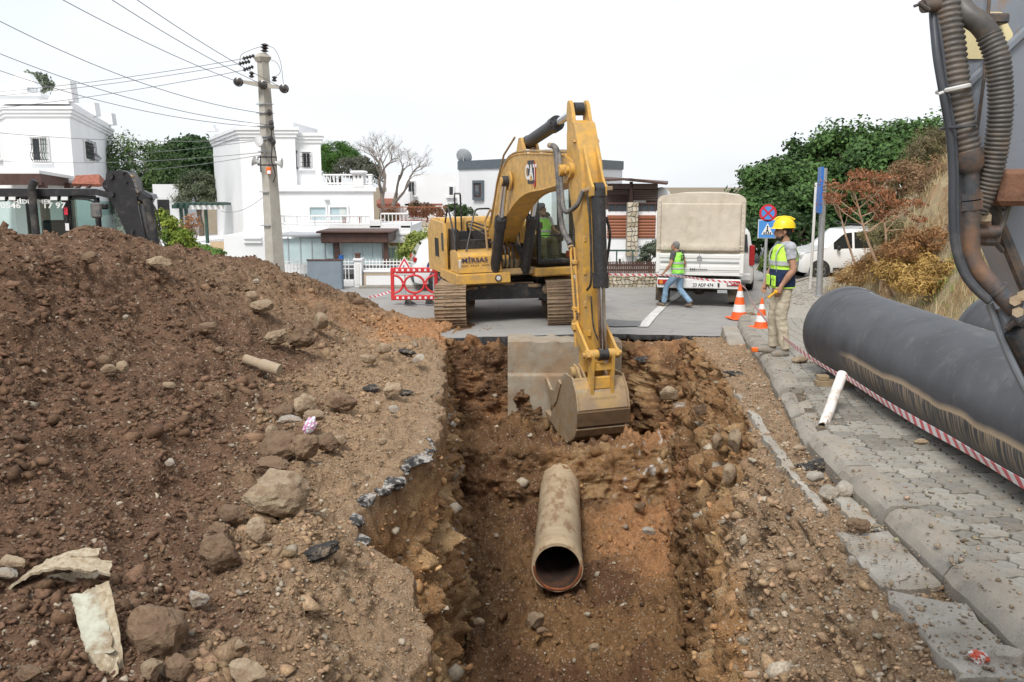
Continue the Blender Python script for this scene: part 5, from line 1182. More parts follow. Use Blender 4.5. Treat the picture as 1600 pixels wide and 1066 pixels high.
ribbon('barrier_tape',[at(690,425,24.6),at(800,428,24.5),at(900,424,24.2),at(960,429,24),hand2+Vector((.02,-.02,0)),hand2.lerp(tip1,.5)+Vector((0,-.1,.03)),tip1,tip1.lerp(at(1243,541,10.45),.35)- Vector((0,0,.08)),tip1.lerp(at(1243,541,10.45),.72)- Vector((0,0,.10)),at(1240,540,10.52),at(1275,565,9.5),stake_top- Vector((.0,0.03,.01))],.055,'red and white tape from the walking man over the cone to the stake')
ribbon('barrier_tape',[stake_top+Vector((.03,-.02,0)),at(1400,640,7.0),at(1500,697,5.7),at(1600,757,4.75),at(1760,845,3.8)],.062,'red and white tape running along the drip-stained pipe from the stake')
ribbon('barrier_tape',[at(575,465,25.8),at(590,462,25.6),at(612,455,25.2)],.07,'loose end of striped tape tied to the red barrier')
b=NB('dirty_plastic'); b.done(b.mix(b.math('MULTIPLY',b.ramp(b.noise(7,8,.7),[(.48,0.0),(.62,1.0)]),.6),(.76,.74,.70),(.35,.20,.11)),.5,0,None,.4)
s0=atz(1290,657,1.02); m=MB(); ax=(stake_top- s0); q=ax.normalized(); s1=stake_top+q*.03
m.tube([s0- q*.08,s1],.05,20,cap=False); m.tube([s1,s0],.042,20,cap=False)
n=20
o=m.build('plastic_stake','dirty_plastic',None,40); tag(o,'stained white plastic pipe stake leaning against the black pipe','stake')
def barrier(x,y,rz_,label,z=0):
    root=empty('plastic_barrier',(x,y,z),rz_,label,'barrier','red plastic barriers around the excavator'); W,H=1.28,1.0
    m=MB()
    for z_ in (.93,.18): m.box((0,0,z_),(W,.06,.14),ch=.02)
    for sx in (-W/2+.05,W/2- .05): m.box((sx,0,.55),(.10,.05,.80),ch=.015)
    m.build('frame','barrier_red',root)
    m=MB()
    for cx_,a0,a1 in ((0,0,2*math.pi),(-.58,-math.pi/2,math.pi/2),(.58,math.pi/2,3*math.pi/2)):
        m.tube([(cx_+.27*math.cos(a),0,.55+.24*math.sin(a)) for a in np.linspace(a0,a1,25)],.032,8)
    for sx in (-.30,.30): m.tube([(sx- .04,0,.55),(sx+.04,0,.55)],.045,8)
    m.tube([(0,0,.79),(0,0,.88)],.03,8); m.tube([(0,0,.31),(0,0,.24)],.03,8); m.build('lattice','barrier_red',root)
    for z_ in (.935,.18):
        for k in range(7):
            m=MB(); m.box((-.46+.153*k,-.033,z_),(.062,.008,.062)); m.build('reflector','sign_white',root)
    m=MB(); m.prism([(-.06,.0),(-.02,.14),(.06,.14),(.28,.02),(.28,0)],.09,frame((-W/2+.42,-.05,0),(1,0,0),(0,0,1))); m.prism([(-.06,.0),(-.02,.14),(.06,.14),(.28,.02),(.28,0)],.09,frame((W/2- .3,.05,0),(1,0,0),(0,0,1))); split_build(m,'foot','rubber',root)
    return root
pB=atz(648,476,.0)
barrier(pB.x,pB.y,rad(2),'red openwork plastic barrier under the roadworks signs',0.01)
barrier(X(858,25.2),25.2,rad(-4),'red plastic barrier half hidden behind the excavator house',.01); barrier(X(735,26.2),26.2,rad(10),'red plastic barrier seen between the crawler tracks',.01)
def disc(m,r,th,n=32,M4=None): m.lathe([(0,0),(r,0),(r,th),(0,th)],n,M4)
def sign_face(loc,rz_=0): return Matrix.Translation(loc)@Matrix.Rotation(rz_,4,'Z')@Matrix.Rotation(rad(90),4,'X')
tp=at(632,418,25.9); t_root=empty('roadworks_sign',(tp.x,25.9,0.0),0,'white and red roadworks triangle with digging figure above the barrier','sign')
def tri(s_,th,z,dy): m=MB(); h=s_*math.sqrt(3)/2; m.prism([(-s_/2,-h/3),(s_/2,-h/3),(0,2*h/3)],th,Matrix.Translation((0,dy,z))@Matrix.Rotation(rad(90),4,'X')); return m
zt_=tp.z- .02; m=tri(.60,.02,zt_,.0); m.box((0,-.008,zt_- .15),(.40,.016,.08)); m.build('backing','sign_white',t_root,0); tri(.52,.006,zt_,-.022).build('red_border','sign_red',t_root,0); tri(.37,.006,zt_,-.03).build('white_field','sign_white',t_root,0)
m=MB(); m.box((-.03,-.038,zt_+.0),(.03,.006,.10),(0,.25,0)); m.ball((-.01,-.038,zt_+.07),(.018,.006,.018),8,6); m.box((-.045,-.038,zt_- .06),(.022,.006,.08),(0,.3,0)); m.box((-.005,-.038,zt_- .06),(.022,.006,.08),(0,-.25,0)); m.box((.02,-.038,zt_- .01),(.016,.006,.13),(0,-.8,0)); m.prism([(.02,0),(.13,0),(.08,.06)],.006,Matrix.Translation((0,-.036,zt_- .10))@Matrix.Rotation(rad(90),4,'X')); tag(m.build('digging_figure','letter_black',t_root,0),kind='stuff')
m=MB(); m.tube([(0,.03,0),(0,.03,zt_)],.02,8); m.build('post','galvanised',t_root)
ap=at(677,417,25.9); a_root=empty('arrow_sign',(ap.x,25.9,0),0,'round blue keep-right arrow sign above the red barrier','sign')
m=MB(); disc(m,.20,.012,32,sign_face((0,0,ap.z))); m.build('rim','sign_white',a_root,30); m=MB(); disc(m,.185,.008,32,sign_face((0,-.012,ap.z))); m.build('blue_face','sign_navy',a_root,30)
m=MB(); m.prism([(-.12,-.03),(.02,-.03),(.02,-.09),(.13,0),(.02,.09),(.02,.03),(-.12,.03)],.006,sign_face((0,-.022,ap.z))); m.build('arrow','sign_white',a_root,0); m=MB(); m.tube([(0,.03,0),(0,.03,ap.z)],.02,8); m.build('post','galvanised',a_root)
NY=21.5; nx_=X(1202,NY); root=empty('no_stopping_sign',(nx_,NY,float(g_(NY))+.12),0,'round no-stopping sign over a blue pedestrian-crossing sign on one post','sign'); zz=Z(333,NY)- float(g_(NY))- .12; zq=Z(358,NY)- float(g_(NY))- .12
m=MB(); m.tube([(0,.03,0),(0,.03,zz+.1)],.035,10); m.build('post','galvanised',root)
m=MB(); disc(m,.205,.012,36,sign_face((0,0,zz))); m.build('red_ring','sign_red',root,30); m=MB(); disc(m,.155,.006,36,sign_face((0,-.012,zz))); m.build('blue_face','sign_lightblue',root,30)
m=MB()
for a in (math.pi/4,-math.pi/4): m.box((0,-.021- (.002 if a > 0 else 0),zz),(.33,.004,.042),(0,a,0))
m.build('red_cross','sign_red',root,0)
m=MB(); m.box((0,0,zq),(.44,.012,.44),ch=.004); m.build('white_border','sign_white',root); m=MB(); m.box((0,-.008,zq),(.41,.008,.41)); m.build('blue_panel','sign_lightblue',root)
m=MB(); m.prism([(-.14,-.13),(.14,-.13),(0,.14)],.005,sign_face((0,-.013,zq))); m.build('white_triangle','sign_white',root,0)
m=MB()
for k in range(4): m.box((-.075+.05*k,-.021,zq- .10),(.028,.004,.05),(0,.2,0))
m.box((0,-.021,zq- .01),(.025,.004,.1)); m.ball((0,-.021,zq+.06),(.018,.004,.018),8,6); m.box((-.025,-.021,zq- .055),(.014,.004,.07),(0,.4,0)); m.box((.022,-.021,zq- .055),(.014,.004,.07),(0,-.4,0)); tag(m.build('walking_figure','letter_black',root,0),kind='stuff')
PY1=27.0; px1=X(1275,PY1); root=empty('street_name_sign',(px1,PY1,float(g_(PY1))+.1),0,'thin white post with two blue street-name plates','sign'); zt1=Z(292,PY1)
m=MB(); m.tube([(0,0,0),(0,0,zt1)],.042,12); m.ball((0,0,zt1),(.045,.045,.02),10,6); m.build('post','white_paint',root)
for (py,h_) in ((304,.32),(318.5,.27)):
    z_=Z(py,PY1)- float(g_(PY1))- .1; m=MB(); m.box((.18,-.02,z_),(.44,.016,h_),(0,0,rad(35)),ch=.004); pl_=m.build('name_plate','sign_blue',root)
    m=MB()
    for q in range(6): m.box((.06+.042*q,-.115+.0295*q,z_+.03),(.026,.004,.05),(0,0,rad(35)))
    for q in range(4): m.box((.06+.045*q,-.115+.0315*q,z_- .05),(.03,.004,.03),(0,0,rad(35)))
    tag(m.build('plate_print','sign_white',root,0),kind='stuff')
PY2=25.2; px2=X(1290,PY2); gz=float(g_(PY2))+.1; root=empty('tall_sign_post',(px2,PY2,gz),0,'thick grey steel post carrying a blue sign seen edge-on','sign'); zt2=Z(263,PY2)- gz
m=MB(); m.tube([(0,0,0),(-.03,0,zt2*.35),(-.06,0,zt2)],.085,16); m.tube([(0,0,0),(0,0,.04)],.14,16); m.build('post','galvanised',root)
m=MB(); m.box((-.17,-.06,zt2- .60),(.07,.8,1.25),(0,0,rad(-12)),ch=.006); m.build('sign_panel','sign_blue',root); m=MB(); m.box((-.128,-.06,zt2- .60),(.012,.76,1.2),(0,0,rad(-12))); m.build('panel_back','galvanised',root)
# ================================================================== VEHICLES
std('car_white',(.80,.80,.80),.22,0,.015,2,(.5,.46,.4),.08,2,coat=.6); std('tyre',(.022,.022,.023),.8,0,.2,9,(.2,.17,.13),.3,6); std('rim_alloy',(.45,.46,.47),.3,.8,.1); std('trim_black',(.02,.02,.022),.5); std('tail_red',(.42,.015,.02),.2,0,.1,9,coat=.5); std('tail_amber',(.75,.25,.03),.25)
def wheel(parent,c,r,w_,side=1):
    root=MB(); M4=Matrix.Translation(c)@Matrix.Rotation(rad(90)*side,4,'Y')
    root.lathe([(r*.62,-w_/2),(r*.92,-w_/2),(r,-w_*.35),(r,w_*.35),(r*.92,w_/2),(r*.62,w_/2),(r*.62,-w_/2)],28,M4); wo=root.build('wheel','tyre',parent,40)
    m=MB(); m.lathe([(r*.62,w_*.42),(r*.58,w_*.40),(r*.56,w_*.15),(0,w_*.12)],24,M4)
    for k in range(5):
        for dd in (-.1,.1):
            a=2*math.pi*k/5+dd; m.box((0,0,0),(r*.50,r*.09,w_*.1),(M4@Matrix.Rotation(a,4,'Z')).to_3x3()); v0=len(m.v)- 8; off=M4.to_3x3()@Matrix.Rotation(a,3,'Z')@Vector((r*.32,0,w_*.34))+Vector(c)
            m.v[v0:]=[tuple(Vector(v)+off) for v in m.v[v0:]]
    m.lathe([(r*.14,w_*.3),(r*.14,w_*.42),(0,w_*.43)],12,M4); m.build('rim','rim_alloy',wo,30); return wo
def car(name,loc,rz_,label,cat,L_,W,H,belt,roofline,hood,glassx,wheels,wr=.33,rearcab=False,group=None):
    """loft along y (front = +y). roofline/hood: list (y, ztop); belt: beltline height"""
    root=empty(name,loc,rz_,label,cat,group); ys=np.linspace(-L_/2,L_/2,61); zt_a=np.interp(ys,[p[0] for p in roofline],[p[1] for p in roofline])
    secs=[]
    for y,zt in zip(ys,zt_a):
        e=min(1,(L_/2- abs(y))/.28); e=math.sqrt(max(.0,1- (1- e)**2)) ; w_=W/2*(.80+.20*e); zb=.24+.12*(1- e); bl=min(belt,zt- .02); gh=max(0,zt- bl)
        tw=w_*(1- .20*min(1,gh/.6)); pts=[(w_*.93,zb),(w_*.99,zb+.12),(w_,.55*zb+.45*bl+.08),(w_*.985,bl- .05),(w_*.965,bl),(tw+(w_*.965- tw)*.12,bl+gh*.86),(tw*.93,bl+gh*.97),(tw*.6,zt)]
        secs.append([(x,y,z) for x,z in pts]+[(-x,y,z) for x,z in reversed(pts)])
    m=MB(); n=16; vs=[p for s_ in secs for p in s_]; fs=[(i*n+k,i*n+(k+1) % n,(i+1)*n+(k+1) % n,(i+1)*n+k) for i in range(60) for k in range(n)]+[tuple(range(n)),tuple(reversed(range(60*n,61*n)))]
    m.add(vs,fs); body=m.build('body','car_white',root,38)
    def sec_at(y):
        f=(y+L_/2)/L_*60; i=int(max(0,min(59,f))); t=f- i; return [Vector(a).lerp(Vector(b_),t) for a,b_ in zip(secs[i],secs[i+1])]
    for (y0,y1) in glassx:
        for sg in (0,1):
            m=MB(); k=10; vs=[]
            for i in range(k+1):
                S_=sec_at(y0+(y1- y0)*i/k); a,c_=(S_[4],S_[5]) if sg == 0 else (S_[11],S_[10]); nrm=Vector((.006 if sg == 0 else-.006,0,.002)); vs += [a.lerp(c_,.10)+nrm,a.lerp(c_,.95)+nrm]
            m.add(vs,[(2*i,2*i+2,2*i+3,2*i+1) for i in range(k)]); m.build('side_window','dark_glass_solid',root,30)
    for wy in wheels:
        for sg in (-1,1):
            m=MB(); M4=Matrix.Translation((sg*(W/2- .015),wy,wr))@Matrix.Rotation(rad(90),4,'Y'); m.lathe([(wr*1.16,-.02),(wr*1.16,.02 if sg > 0 else .02),(0,.02)],26,M4); m.lathe([(0,-.02),(wr*1.16,-.02)],26,M4); m.build('wheel_arch','trim_black',root,30)
            wheel(root,(sg*(W/2- .075),wy,wr),wr,.21,1 if sg > 0 else-1)
    m=MB()
    for sg in (-1,1): m.box((sg*(W/2+.02),0,.36),(.03,L_*.42,.10),ch=.01)
    split_build(m,'sill_trim','trim_black',root)
    for sg in (-1,1):
        m=MB(); yq=glassx[-1][1]- .12; m.box((sg*(W/2+.10),yq,belt+.08),(.18,.10,.16),ch=.04); m.build('wing_mirror','trim_black',root)
    return root
b=NB('dark_glass_solid'); b.done((.015,.018,.02),.06,0,None,.6); std('frosted',(.50,.62,.64),.25,0,.06,1.5,spec=.6)
py_=28.4; sv=car('parked_suv',(X(752,py_),py_,0),rad(-90+10),'white car with black trim parked by the garden wall behind barrier','car',4.45,1.84,1.62,.98,[(-2.23,.80),(-2.18,1.02),(-1.95,1.45),(-1.6,1.60),(-.6,1.64),(.35,1.56),(1.05,1.05),(2.0,.90),(2.23,.62)],None,[(-1.55,-.62),(-.56,.32),(.38,.78)],(-1.38,1.38),.345)
m=MB(); m.box((0,-2.215,.78),(.52,.02,.12),ch=.004); m.build('number_plate','sign_white',sv); m=MB(); m.box((0,-2.21,.42),(1.5,.05,.28),ch=.03); m.build('rear_bumper','trim_black',sv)
for sx in (-.72,.72): m=MB(); m.box((sx,-2.16,.98),(.34,.10,.14),(rad(-14),0,0),ch=.02); m.build('tail_light','tail_red',sv)
m=MB(); m.add([(-.62,-2.14,1.10),(.62,-2.14,1.10),(.52,-1.93,1.47),(-.52,-1.93,1.47)],[(0,1,2,3)]); m.build('rear_window','dark_glass_solid',sv,0)
vy=29.6; vn=car('parked_van',(6.85,vy,0),rad(-11),'white minivan with red tail lamp parked beside the canvas truck','van',4.9,1.92,1.95,1.08,[(-2.45,1.0),(-2.42,1.70),(-2.25,1.92),(-.5,1.97),(.9,1.9),(1.75,1.18),(2.3,1.0),(2.45,.7)],None,[(-2.1,-.9),(-.84,.3),(.36,1.35)],(-1.5,1.5),.34)
for sx in (-.86,.86): m=MB(); m.box((sx,-2.40,1.12),(.16,.12,.62),ch=.03); m.build('tail_light','tail_red',vn)
m=MB(); m.add([(-.75,-2.46,1.22),(.75,-2.46,1.22),(.70,-2.40,1.75),(-.70,-2.40,1.75)],[(0,1,2,3)]); m.build('rear_window','dark_glass_solid',vn,0)
m=MB(); m.box((0,-2.44,.46),(1.7,.1,.24),ch=.04); m.build('rear_bumper','car_white',vn)
cy_=31.5; cn=car('family_car',(X(1330,cy_),cy_,.02),rad(90+4),'white high-roofed family car standing behind the sign posts','car',4.1,1.76,1.80,1.0,[(-2.05,.9),(-2.02,1.5),(-1.85,1.74),(-.4,1.80),(.45,1.70),(1.05,1.12),(1.85,.92),(2.05,.6)],None,[(-1.8,-.8),(-.72,.12),(.2,.85)],(-1.3,1.32),.32)
for sx in (-.66,.66): m=MB(); m.box((sx,1.93,.82),(.34,.16,.16),(rad(-20),0,0),ch=.03); m.build('headlight','lamp_glass',cn)
m=MB(); m.tube([(.72,-1.7,1.80),(.72,.2,1.84)],.02,6); m.tube([(-.72,-1.7,1.80),(-.72,.2,1.84)],.02,6); split_build(m,'roof_rail','trim_black',cn)
b=NB('canvas'); c=b.ramp(b.noise(1.2,5,.6),[(.3,(.53,.465,.375)),(.7,(.63,.565,.47))]); c=b.mix(b.math('MULTIPLY',b.ramp(b.noise(2.2,6,.7,vec=b.vec((1,1,.4))),[(.5,0.0),(.7,1.0)]),.3),c,(.42,.34,.24))
nn=b.bump(b.noise(2.6,4,.5,vec=b.vec((1,1,.6))),.6,.10); nn=b.bump(b.wave(1.1,dist=6,direction='X',vec=b.vec((1,1,.5))),.25,.05,nn); b.done(c,.8,0,nn,.25)
std('truck_white',(.78,.78,.77),.4,0,.03,2,(.5,.45,.38),.14,2.5); std('chassis_black',(.022,.02,.018),.7,0,.2,6,(.2,.15,.1),.4,5)
TY=23.75; trk_=empty('canvas_truck',(X(1097,TY),TY,0.01),rad(-13),'white pickup truck with beige canvas cover, seen from behind','truck'); TW=2.28; LZ=4.4
def arch(w_,z0,z1,rr_=.16,rise=.07):
    pts=[(-w_/2,z0),(-w_/2,z1- rr_)]+[(-w_/2+rr_- rr_*math.cos(a),z1- rr_+rr_*math.sin(a)) for a in np.linspace(.2,math.pi/2,6)]+[(-w_/4,z1+rise*.8),(0,z1+rise),(w_/4,z1+rise*.8)]+[(w_/2- rr_+rr_*math.cos(a),z1- rr_+rr_*math.sin(a)) for a in np.linspace(math.pi/2,.2,6)]+[(w_/2,z1- rr_),(w_/2,z0)]
    return pts
zc0,zc1=1.50,2.93
m=MB(); m.prism(arch(TW,zc0- .14,zc1),LZ,frame((0,LZ,0),(1,0,0),(0,0,1))); cv=m.build('canvas_cover','canvas',trk_,40)
nx2,nz2=40,30; XX,ZZ=np.meshgrid(np.linspace(-TW/2+.11,TW/2- .11,nx2),np.linspace(zc0- .02,zc1- .2,nz2)); ffy=-.02- .035*np.sin((XX+TW/2)/TW*math.pi)+.02*fbm(np.stack([XX*2.4,ZZ*1.5,0*XX],-1),3)- .02*np.exp(-((ZZ- zc0- .08)/.08)**2); o=grid_mesh('rear_flap',np.stack([XX,ffy,ZZ],-1),'canvas',trk_,180)
md2=o.modifiers.new('t','SOLIDIFY'); md2.thickness=.012; md2.offset=1
m=MB(); m.prism(arch(TW+.02,zc0- .14,zc1+.004),.035,frame((0,-.002,0),(1,0,0),(0,0,1)))
m2=MB()
for sx in (-1,1): m2.box((sx*(TW/2- .06),-.035,(zc0+zc1)/2- .05),(.085,.02,zc1- zc0- .12),ch=.006)
m2.box((0,-.045,zc0+.10),(TW- .12,.02,.05),ch=.006); split_build(m2,'canvas_strap','canvas',trk_)
m=MB()
for k in range(11): m.tube([(-TW/2+.14+k*(TW- .28)/10,-.058,zc0+.10),(-TW/2+.14+k*(TW- .28)/10+.10,-.064,zc0+.105)],.008,5)
for sx in (-1,1):
    for k in range(9): m.tube([(sx*(TW/2- .06),-.05,zc0+.22+.13*k),(sx*(TW/2- .06),-.05,zc0+.25+.13*k)],.012,6)
tag(m.build('eyelets','tie_white',cv),kind='stuff')
m=MB(); m.box((0,.0,zc0- .33),(TW- .10,.05,.48),ch=.01); m.box((0,-.03,zc0- .16),(TW- .2,.03,.10),ch=.012); m.box((0,-.03,zc0- .46),(TW- .2,.03,.12),ch=.012); tg=m.build('tailgate','truck_white',trk_)
m=MB(); m.box((0,-.035,zc0- .31),(TW- .24,.012,.05),ch=.003); m.build('tailgate_groove','galvanised',tg)
m=MB(); m.tube([(.06*math.cos(a),-.06,zc0- .20+.045*math.sin(a)) for a in np.linspace(0,2*math.pi,14)],.014,6); m.tube([(0,-.055,zc0- .1),(.02,-.06,zc0- .45)],.01,5); m.build('latch','galvanised',tg)
m=MB()
for k in range(9): m.box((-.02+.052*k- .2,-.05,zc0- .50),(.034 if k < 3 else .028,.006,.05 if k < 3 else .03))
tag(m.build('dealer_print','letter_black',tg,0),kind='stuff')
m=MB(); m.box((0,2.2,zc0- .33),(TW,4.36,.46),ch=.01); m.box((0,0.02,zc0- .62),(TW,.08,.09),ch=.01); m.build('cargo_bed','truck_white',trk_)
for sx in (-1,1): m=MB(); m.box((sx*(TW/2- .05),.0,zc0- .34),(.10,.09,.52),ch=.01); m.build('corner_post','truck_white',trk_)
m=MB(); m.box((0,2.3,.62),(.8,4.4,.22)); m.box((0,.25,.78),(1.9,.1,.12)); m.tube([(-.75,.9,.38),(.75,.9,.38)],.07,10); m.ball((0,.9,.4),(.2,.2,.18),12,8); m.build('chassis','chassis_black',trk_)
m=MB(); m.box((0,-.02,.62),(TW- .1,.10,.26),ch=.02); bp_=m.build('rear_bumper','truck_white',trk_)
m=MB(); m.box((.12,-.078,.585),(.56,.012,.14),ch=.004); npl=m.build('number_plate','sign_white',bp_); lettering('23 ADF 474',.125,'letter_black',npl,Matrix.Translation((.12,-.087,.585))@Matrix.Rotation(rad(90),4,'X')@Matrix.Scale(.86,4,(1,0,0)),bold=.003)
for sx in (-1,1):
    m=MB(); m.box((sx*.90,-.085,.65),(.34,.05,.13),ch=.015); tl=m.build('tail_light','tail_red',bp_); m=MB(); m.box((sx*.80 if sx > 0 else-.98,-.112,.65),(.09,.01,.09),ch=.01); m.build('lamp_segment','sign_white' if sx > 0 else 'tail_amber',tl)
    m=MB(); m.box((sx*.95,.12,.34),(.36,.02,.42)); m.build('mud_flap','chassis_black',trk_); wheel(trk_,(sx*.95,.85,.37),.37,.3,1 if sx > 0 else-1); wheel(trk_,(sx*.92,3.9,.37),.37,.24,1 if sx > 0 else-1)
m=MB(); m.box((.52,-.085,.60),(.05,.03,.10),ch=.008); m.build('lamp_bracket','chassis_black',bp_); m=MB(); m.box((.62,-.01,.42),(.26,.06,.09),ch=.01); m.build('tow_bracket','galvanised',trk_)
m=MB(); m.prism([(4.5,.45),(4.5,2.0),(4.7,2.12),(5.6,2.1),(6.15,1.35),(6.25,.45)],1.8,frame((-.9,0,0),(0,1,0),(0,0,1))); m.build('driver_cab','truck_white',trk_)
m=MB()
for sx in (-1,1): m.box((sx*1.14,5.6,1.75),(.16,.08,.36),ch=.03)
split_build(m,'wing_mirror','trim_black',trk_)
# ================================================================== BACKHOE LOADER behind the heap
std('loader_black',(.018,.018,.021),.35,0,.25,3,(.16,.15,.14),.18,5,coat=.2); std('cab_interior',(.05,.055,.06),.7); std('red_tape',(.65,.03,.06),.4)
BY=16.2; bl=empty('backhoe_loader',(X(72,BY),BY,0.0),rad(4),'black backhoe loader with glazed cab parked behind the soil heap','backhoe loader'); ZR=Z(298,BY)
cw_,c0x=1.05,0
m=MB();
for x in (-1.05,.87): m.tube([(x,0,1.5),(x,-.02,ZR- .12)],.05,6)
for x in (-1.0,.95): m.tube([(x,1.6,1.5),(x,1.55,ZR- .12)],.05,6)
m.box((-.05,0,1.55),(2.0,.08,.16),ch=.02); cbb=m.build('cab','loader_black',bl,32) if False else None; cparts=split_build(m,'cab_post','loader_black',bl); cbb=MB().box((-.05,.8,1.47),(2.0,1.7,.08),ch=.02).build('cab','loader_black',bl)
m=MB(); m.prism([(-1.25,.0),(-1.22,.09),(-1.0,.14),(.9,.13),(1.35,.02),(1.38,-.06),(1.28,-.08),(.9,.02),(-1.15,-.02)],1.9,frame((0,1.78,ZR- .10),(1,0,0),(0,0,1))); m.build('roof','loader_black',cbb)
m=MB(); m.add([(-1.0,-.0,1.62),(.28,-.0,1.62),(.28,-.02,ZR- .10),(-1.0,-.02,ZR- .10)],[(0,1,2,3)]); m.build('window','green_glass',cbb,0)
m=MB(); m.add([(.40,-.0,1.62),(.83,-.0,1.62),(.83,-.02,ZR- .10),(.40,-.02,ZR- .10)],[(0,1,2,3)]); m.build('window','green_glass',cbb,0)
m=MB(); m.add([(.92,.05,1.62),(1.02,1.5,1.62),(1.0,1.5,ZR- .2),(.9,.05,ZR- .2)],[(0,1,2,3)]); m.build('window','green_glass',cbb,0)
m=MB(); m.add([(-.9,1.6,1.62),(.9,1.6,1.62),(.9,1.58,ZR- .25),(-.9,1.58,ZR- .10)],[(0,1,2,3)]); m.build('window','green_glass',cbb,0)
for (xa,xb_) in ((-1.02,.30),(.39,.85)):
    for a,c_ in (((xa,1.6),(xb_,1.6)),((xb_,1.6),(xb_,ZR- .12)),((xb_,ZR- .12),(xa,ZR- .12)),((xa,ZR- .12),(xa,1.6))): MB().tube([(a[0],-.03,a[1]),(c_[0],-.03,c_[1])],.035,6).build('window_frame','loader_black',cbb)
MB().tube([(-.35,-.03,1.6),(-.35,-.03,ZR- .12)],.022,6).build('window_frame','loader_black',cbb)
m=MB(); m.tube([(.34,-.03,1.5),(.34,-.04,ZR- .2)],.045,6); m.build('door_post','loader_black',cbb); m=MB()
for k in range(4): m.box((.34,-.09,ZR- .42- .16*k),(.06,.012,.15));
for k,q in enumerate((ZR- .36,ZR- .64,ZR- .92)): MB().box((.345,-.095,q),(.062,.012,.13)).build('marker_strip','red_tape' if k != 1 else 'sign_white',cbb)
for px in (4,20,83,99):
    xx=X(px,BY- .1)- bl.location.x; zz_=Z(310.5,BY- .1); m=MB(); m.box((xx,-.10,zz_),(.15,.08,.09),(rad(-10),0,0),ch=.015); lo_=m.build('work_lamp','trim_black',cbb); m=MB(); m.box((xx,-.147,zz_),(.12,.012,.065),(rad(-10),0,0),ch=.01); m.build('lens','lamp_glass',lo_)
m=MB(); P=curve([(X(50,BY- .25)- bl.location.x,-.25,1.3),(X(48,BY- .25)- bl.location.x,-.25,ZR- .25),(X(47.5,BY- .25)- bl.location.x,-.25,ZR+.02),(X(54,BY- .25)- bl.location.x,-.25,ZR+.18)],6); m.tube(P,[.065]*(len(P)- 4)+[.068,.07,.07,.07],14); m.build('exhaust_pipe','rubber',bl)
m=MB(); m.box((X(143,BY- .3)- bl.location.x,-.3,Z(329,BY- .3)),(.19,.06,.27),ch=.03); m.build('wing_mirror','hose_grey',bl); m=MB(); m.tube(curve([(.42,-.05,ZR- .14),(.75,-.22,ZR- .15),(X(141,BY- .3)- bl.location.x,-.3,Z(316,BY- .3))],5),.016,6); m.build('mirror_arm','trim_black',bl)
m=MB(); m.box((X(157,BY- .1)- bl.location.x,-.1,Z(323,BY- .1)),(.14,.1,.10),ch=.02); m.build('rear_lamp','trim_black',bl)
for t_,sz,py in (('HİDROMEK',.10,315.5),('0546   76 17 97',.14,321.5)):
    lettering(t_,sz,'letter_white',cbb,Matrix.Translation((X(55,BY)- bl.location.x,-.14,Z(py,BY- .14)))@Matrix.Rotation(rad(90),4,'X')@Matrix.Scale(1.25,4,(1,0,0)),bold=.003)
m=MB(); m.box((-.35,.8,1.75),(.5,.5,.5),ch=.06); m.box((-.35,1.05,2.2),(.48,.14,.7),ch=.05); m.build('driver_seat','cab_interior',bl)
m=MB(); m.box((-.1,.8,1.0),(2.3,3.0,.9),ch=.08); m.box((0,2.9,1.0),(1.2,2.2,.9),ch=.1); m.build('chassis','loader_black',bl)
for sx in (-1,1): wheel(bl,(sx*1.05,1.0,.75),.75,.5,1 if sx > 0 else-1); wheel(bl,(sx*.95,3.2,.55),.55,.4,1 if sx > 0 else-1)
def Bp(px,py,Y): v=at(px,py,Y); return (v.x- bl.location.x,v.z)
BYY=15.9; poly=[Bp(x,y,BYY) for x,y in ((163,285),(164,272),(170,267),(188,266),(197,269),(206,284),(210,304),(214,332),(224,372),(228,400),(205,400),(192,358),(176,322),(168,306))]
m=MB(); m.prism(poly,.10,frame((0,BYY- BY,0),(1,0,0),(0,0,1))); m.prism(poly,.06,frame((0,BYY- BY+.32,0),(1,0,0),(0,0,1))); bm2=m.build('boom','loader_black',bl,25)
m=MB(); pp=[Bp(x,y,BYY) for x,y in ((197,269),(206,284),(210,304),(216,335),(228,372),(222,375),(208,330),(203,300),(196,280))]; m.prism(pp,.34,frame((0,BYY- BY+.34,0),(1,0,0),(0,0,1))); m.build('boom_flange','hose_grey',bm2,25)
for (px,py,r_) in ((171,276,.06),(190,270,.03),(173,304,.05),(195,285,.02),(205,362,.03)):
    a,z_=Bp(px,py,BYY); m=MB(); m.tube([(a,BYY- BY- .16,z_),(a,BYY- BY- .08,z_)],r_,12); m.build('boom_pin','dusty_black',bm2)
(a,z0),(c_,z1)=Bp(228,322,BYY),Bp(238,375,BYY); m=MB(); m.tube([(a- .03,BYY- BY- .05,z0+.12),(a,BYY- BY- .05,z0),(c_,BYY- BY- .05,z1- .3)],.085,14); m.build('lift_cylinder','rubber',bl); m=MB(); a2,z2=Bp(222,310,BYY); m.box((a2,BYY- BY,z2),(.26,.22,.22),(0,rad(30),0),ch=.05); m.build('cylinder_mount','loader_black',bl)
m=MB()
for k in range(2): m.tube(curve([(Bp(165,300,BYY)[0]- .02*k,-.34,Bp(165,300,BYY)[1]),(Bp(161,288,BYY)[0]- .03*k,-.36,Bp(161,288,BYY)[1]),(Bp(168,274,BYY)[0],-.34,Bp(168,274,BYY)[1])],5),.014,6)
m.tube(curve([(*(Bp(230,315,BYY)[:1]),-.3,Bp(230,315,BYY)[1]),(Bp(240,335,BYY)[0],-.3,Bp(240,335,BYY)[1]),(Bp(245,370,BYY)[0],-.3,Bp(245,370,BYY)[1])],5),.014,6); split_build(m,'hose','rubber',bl)
m=MB()
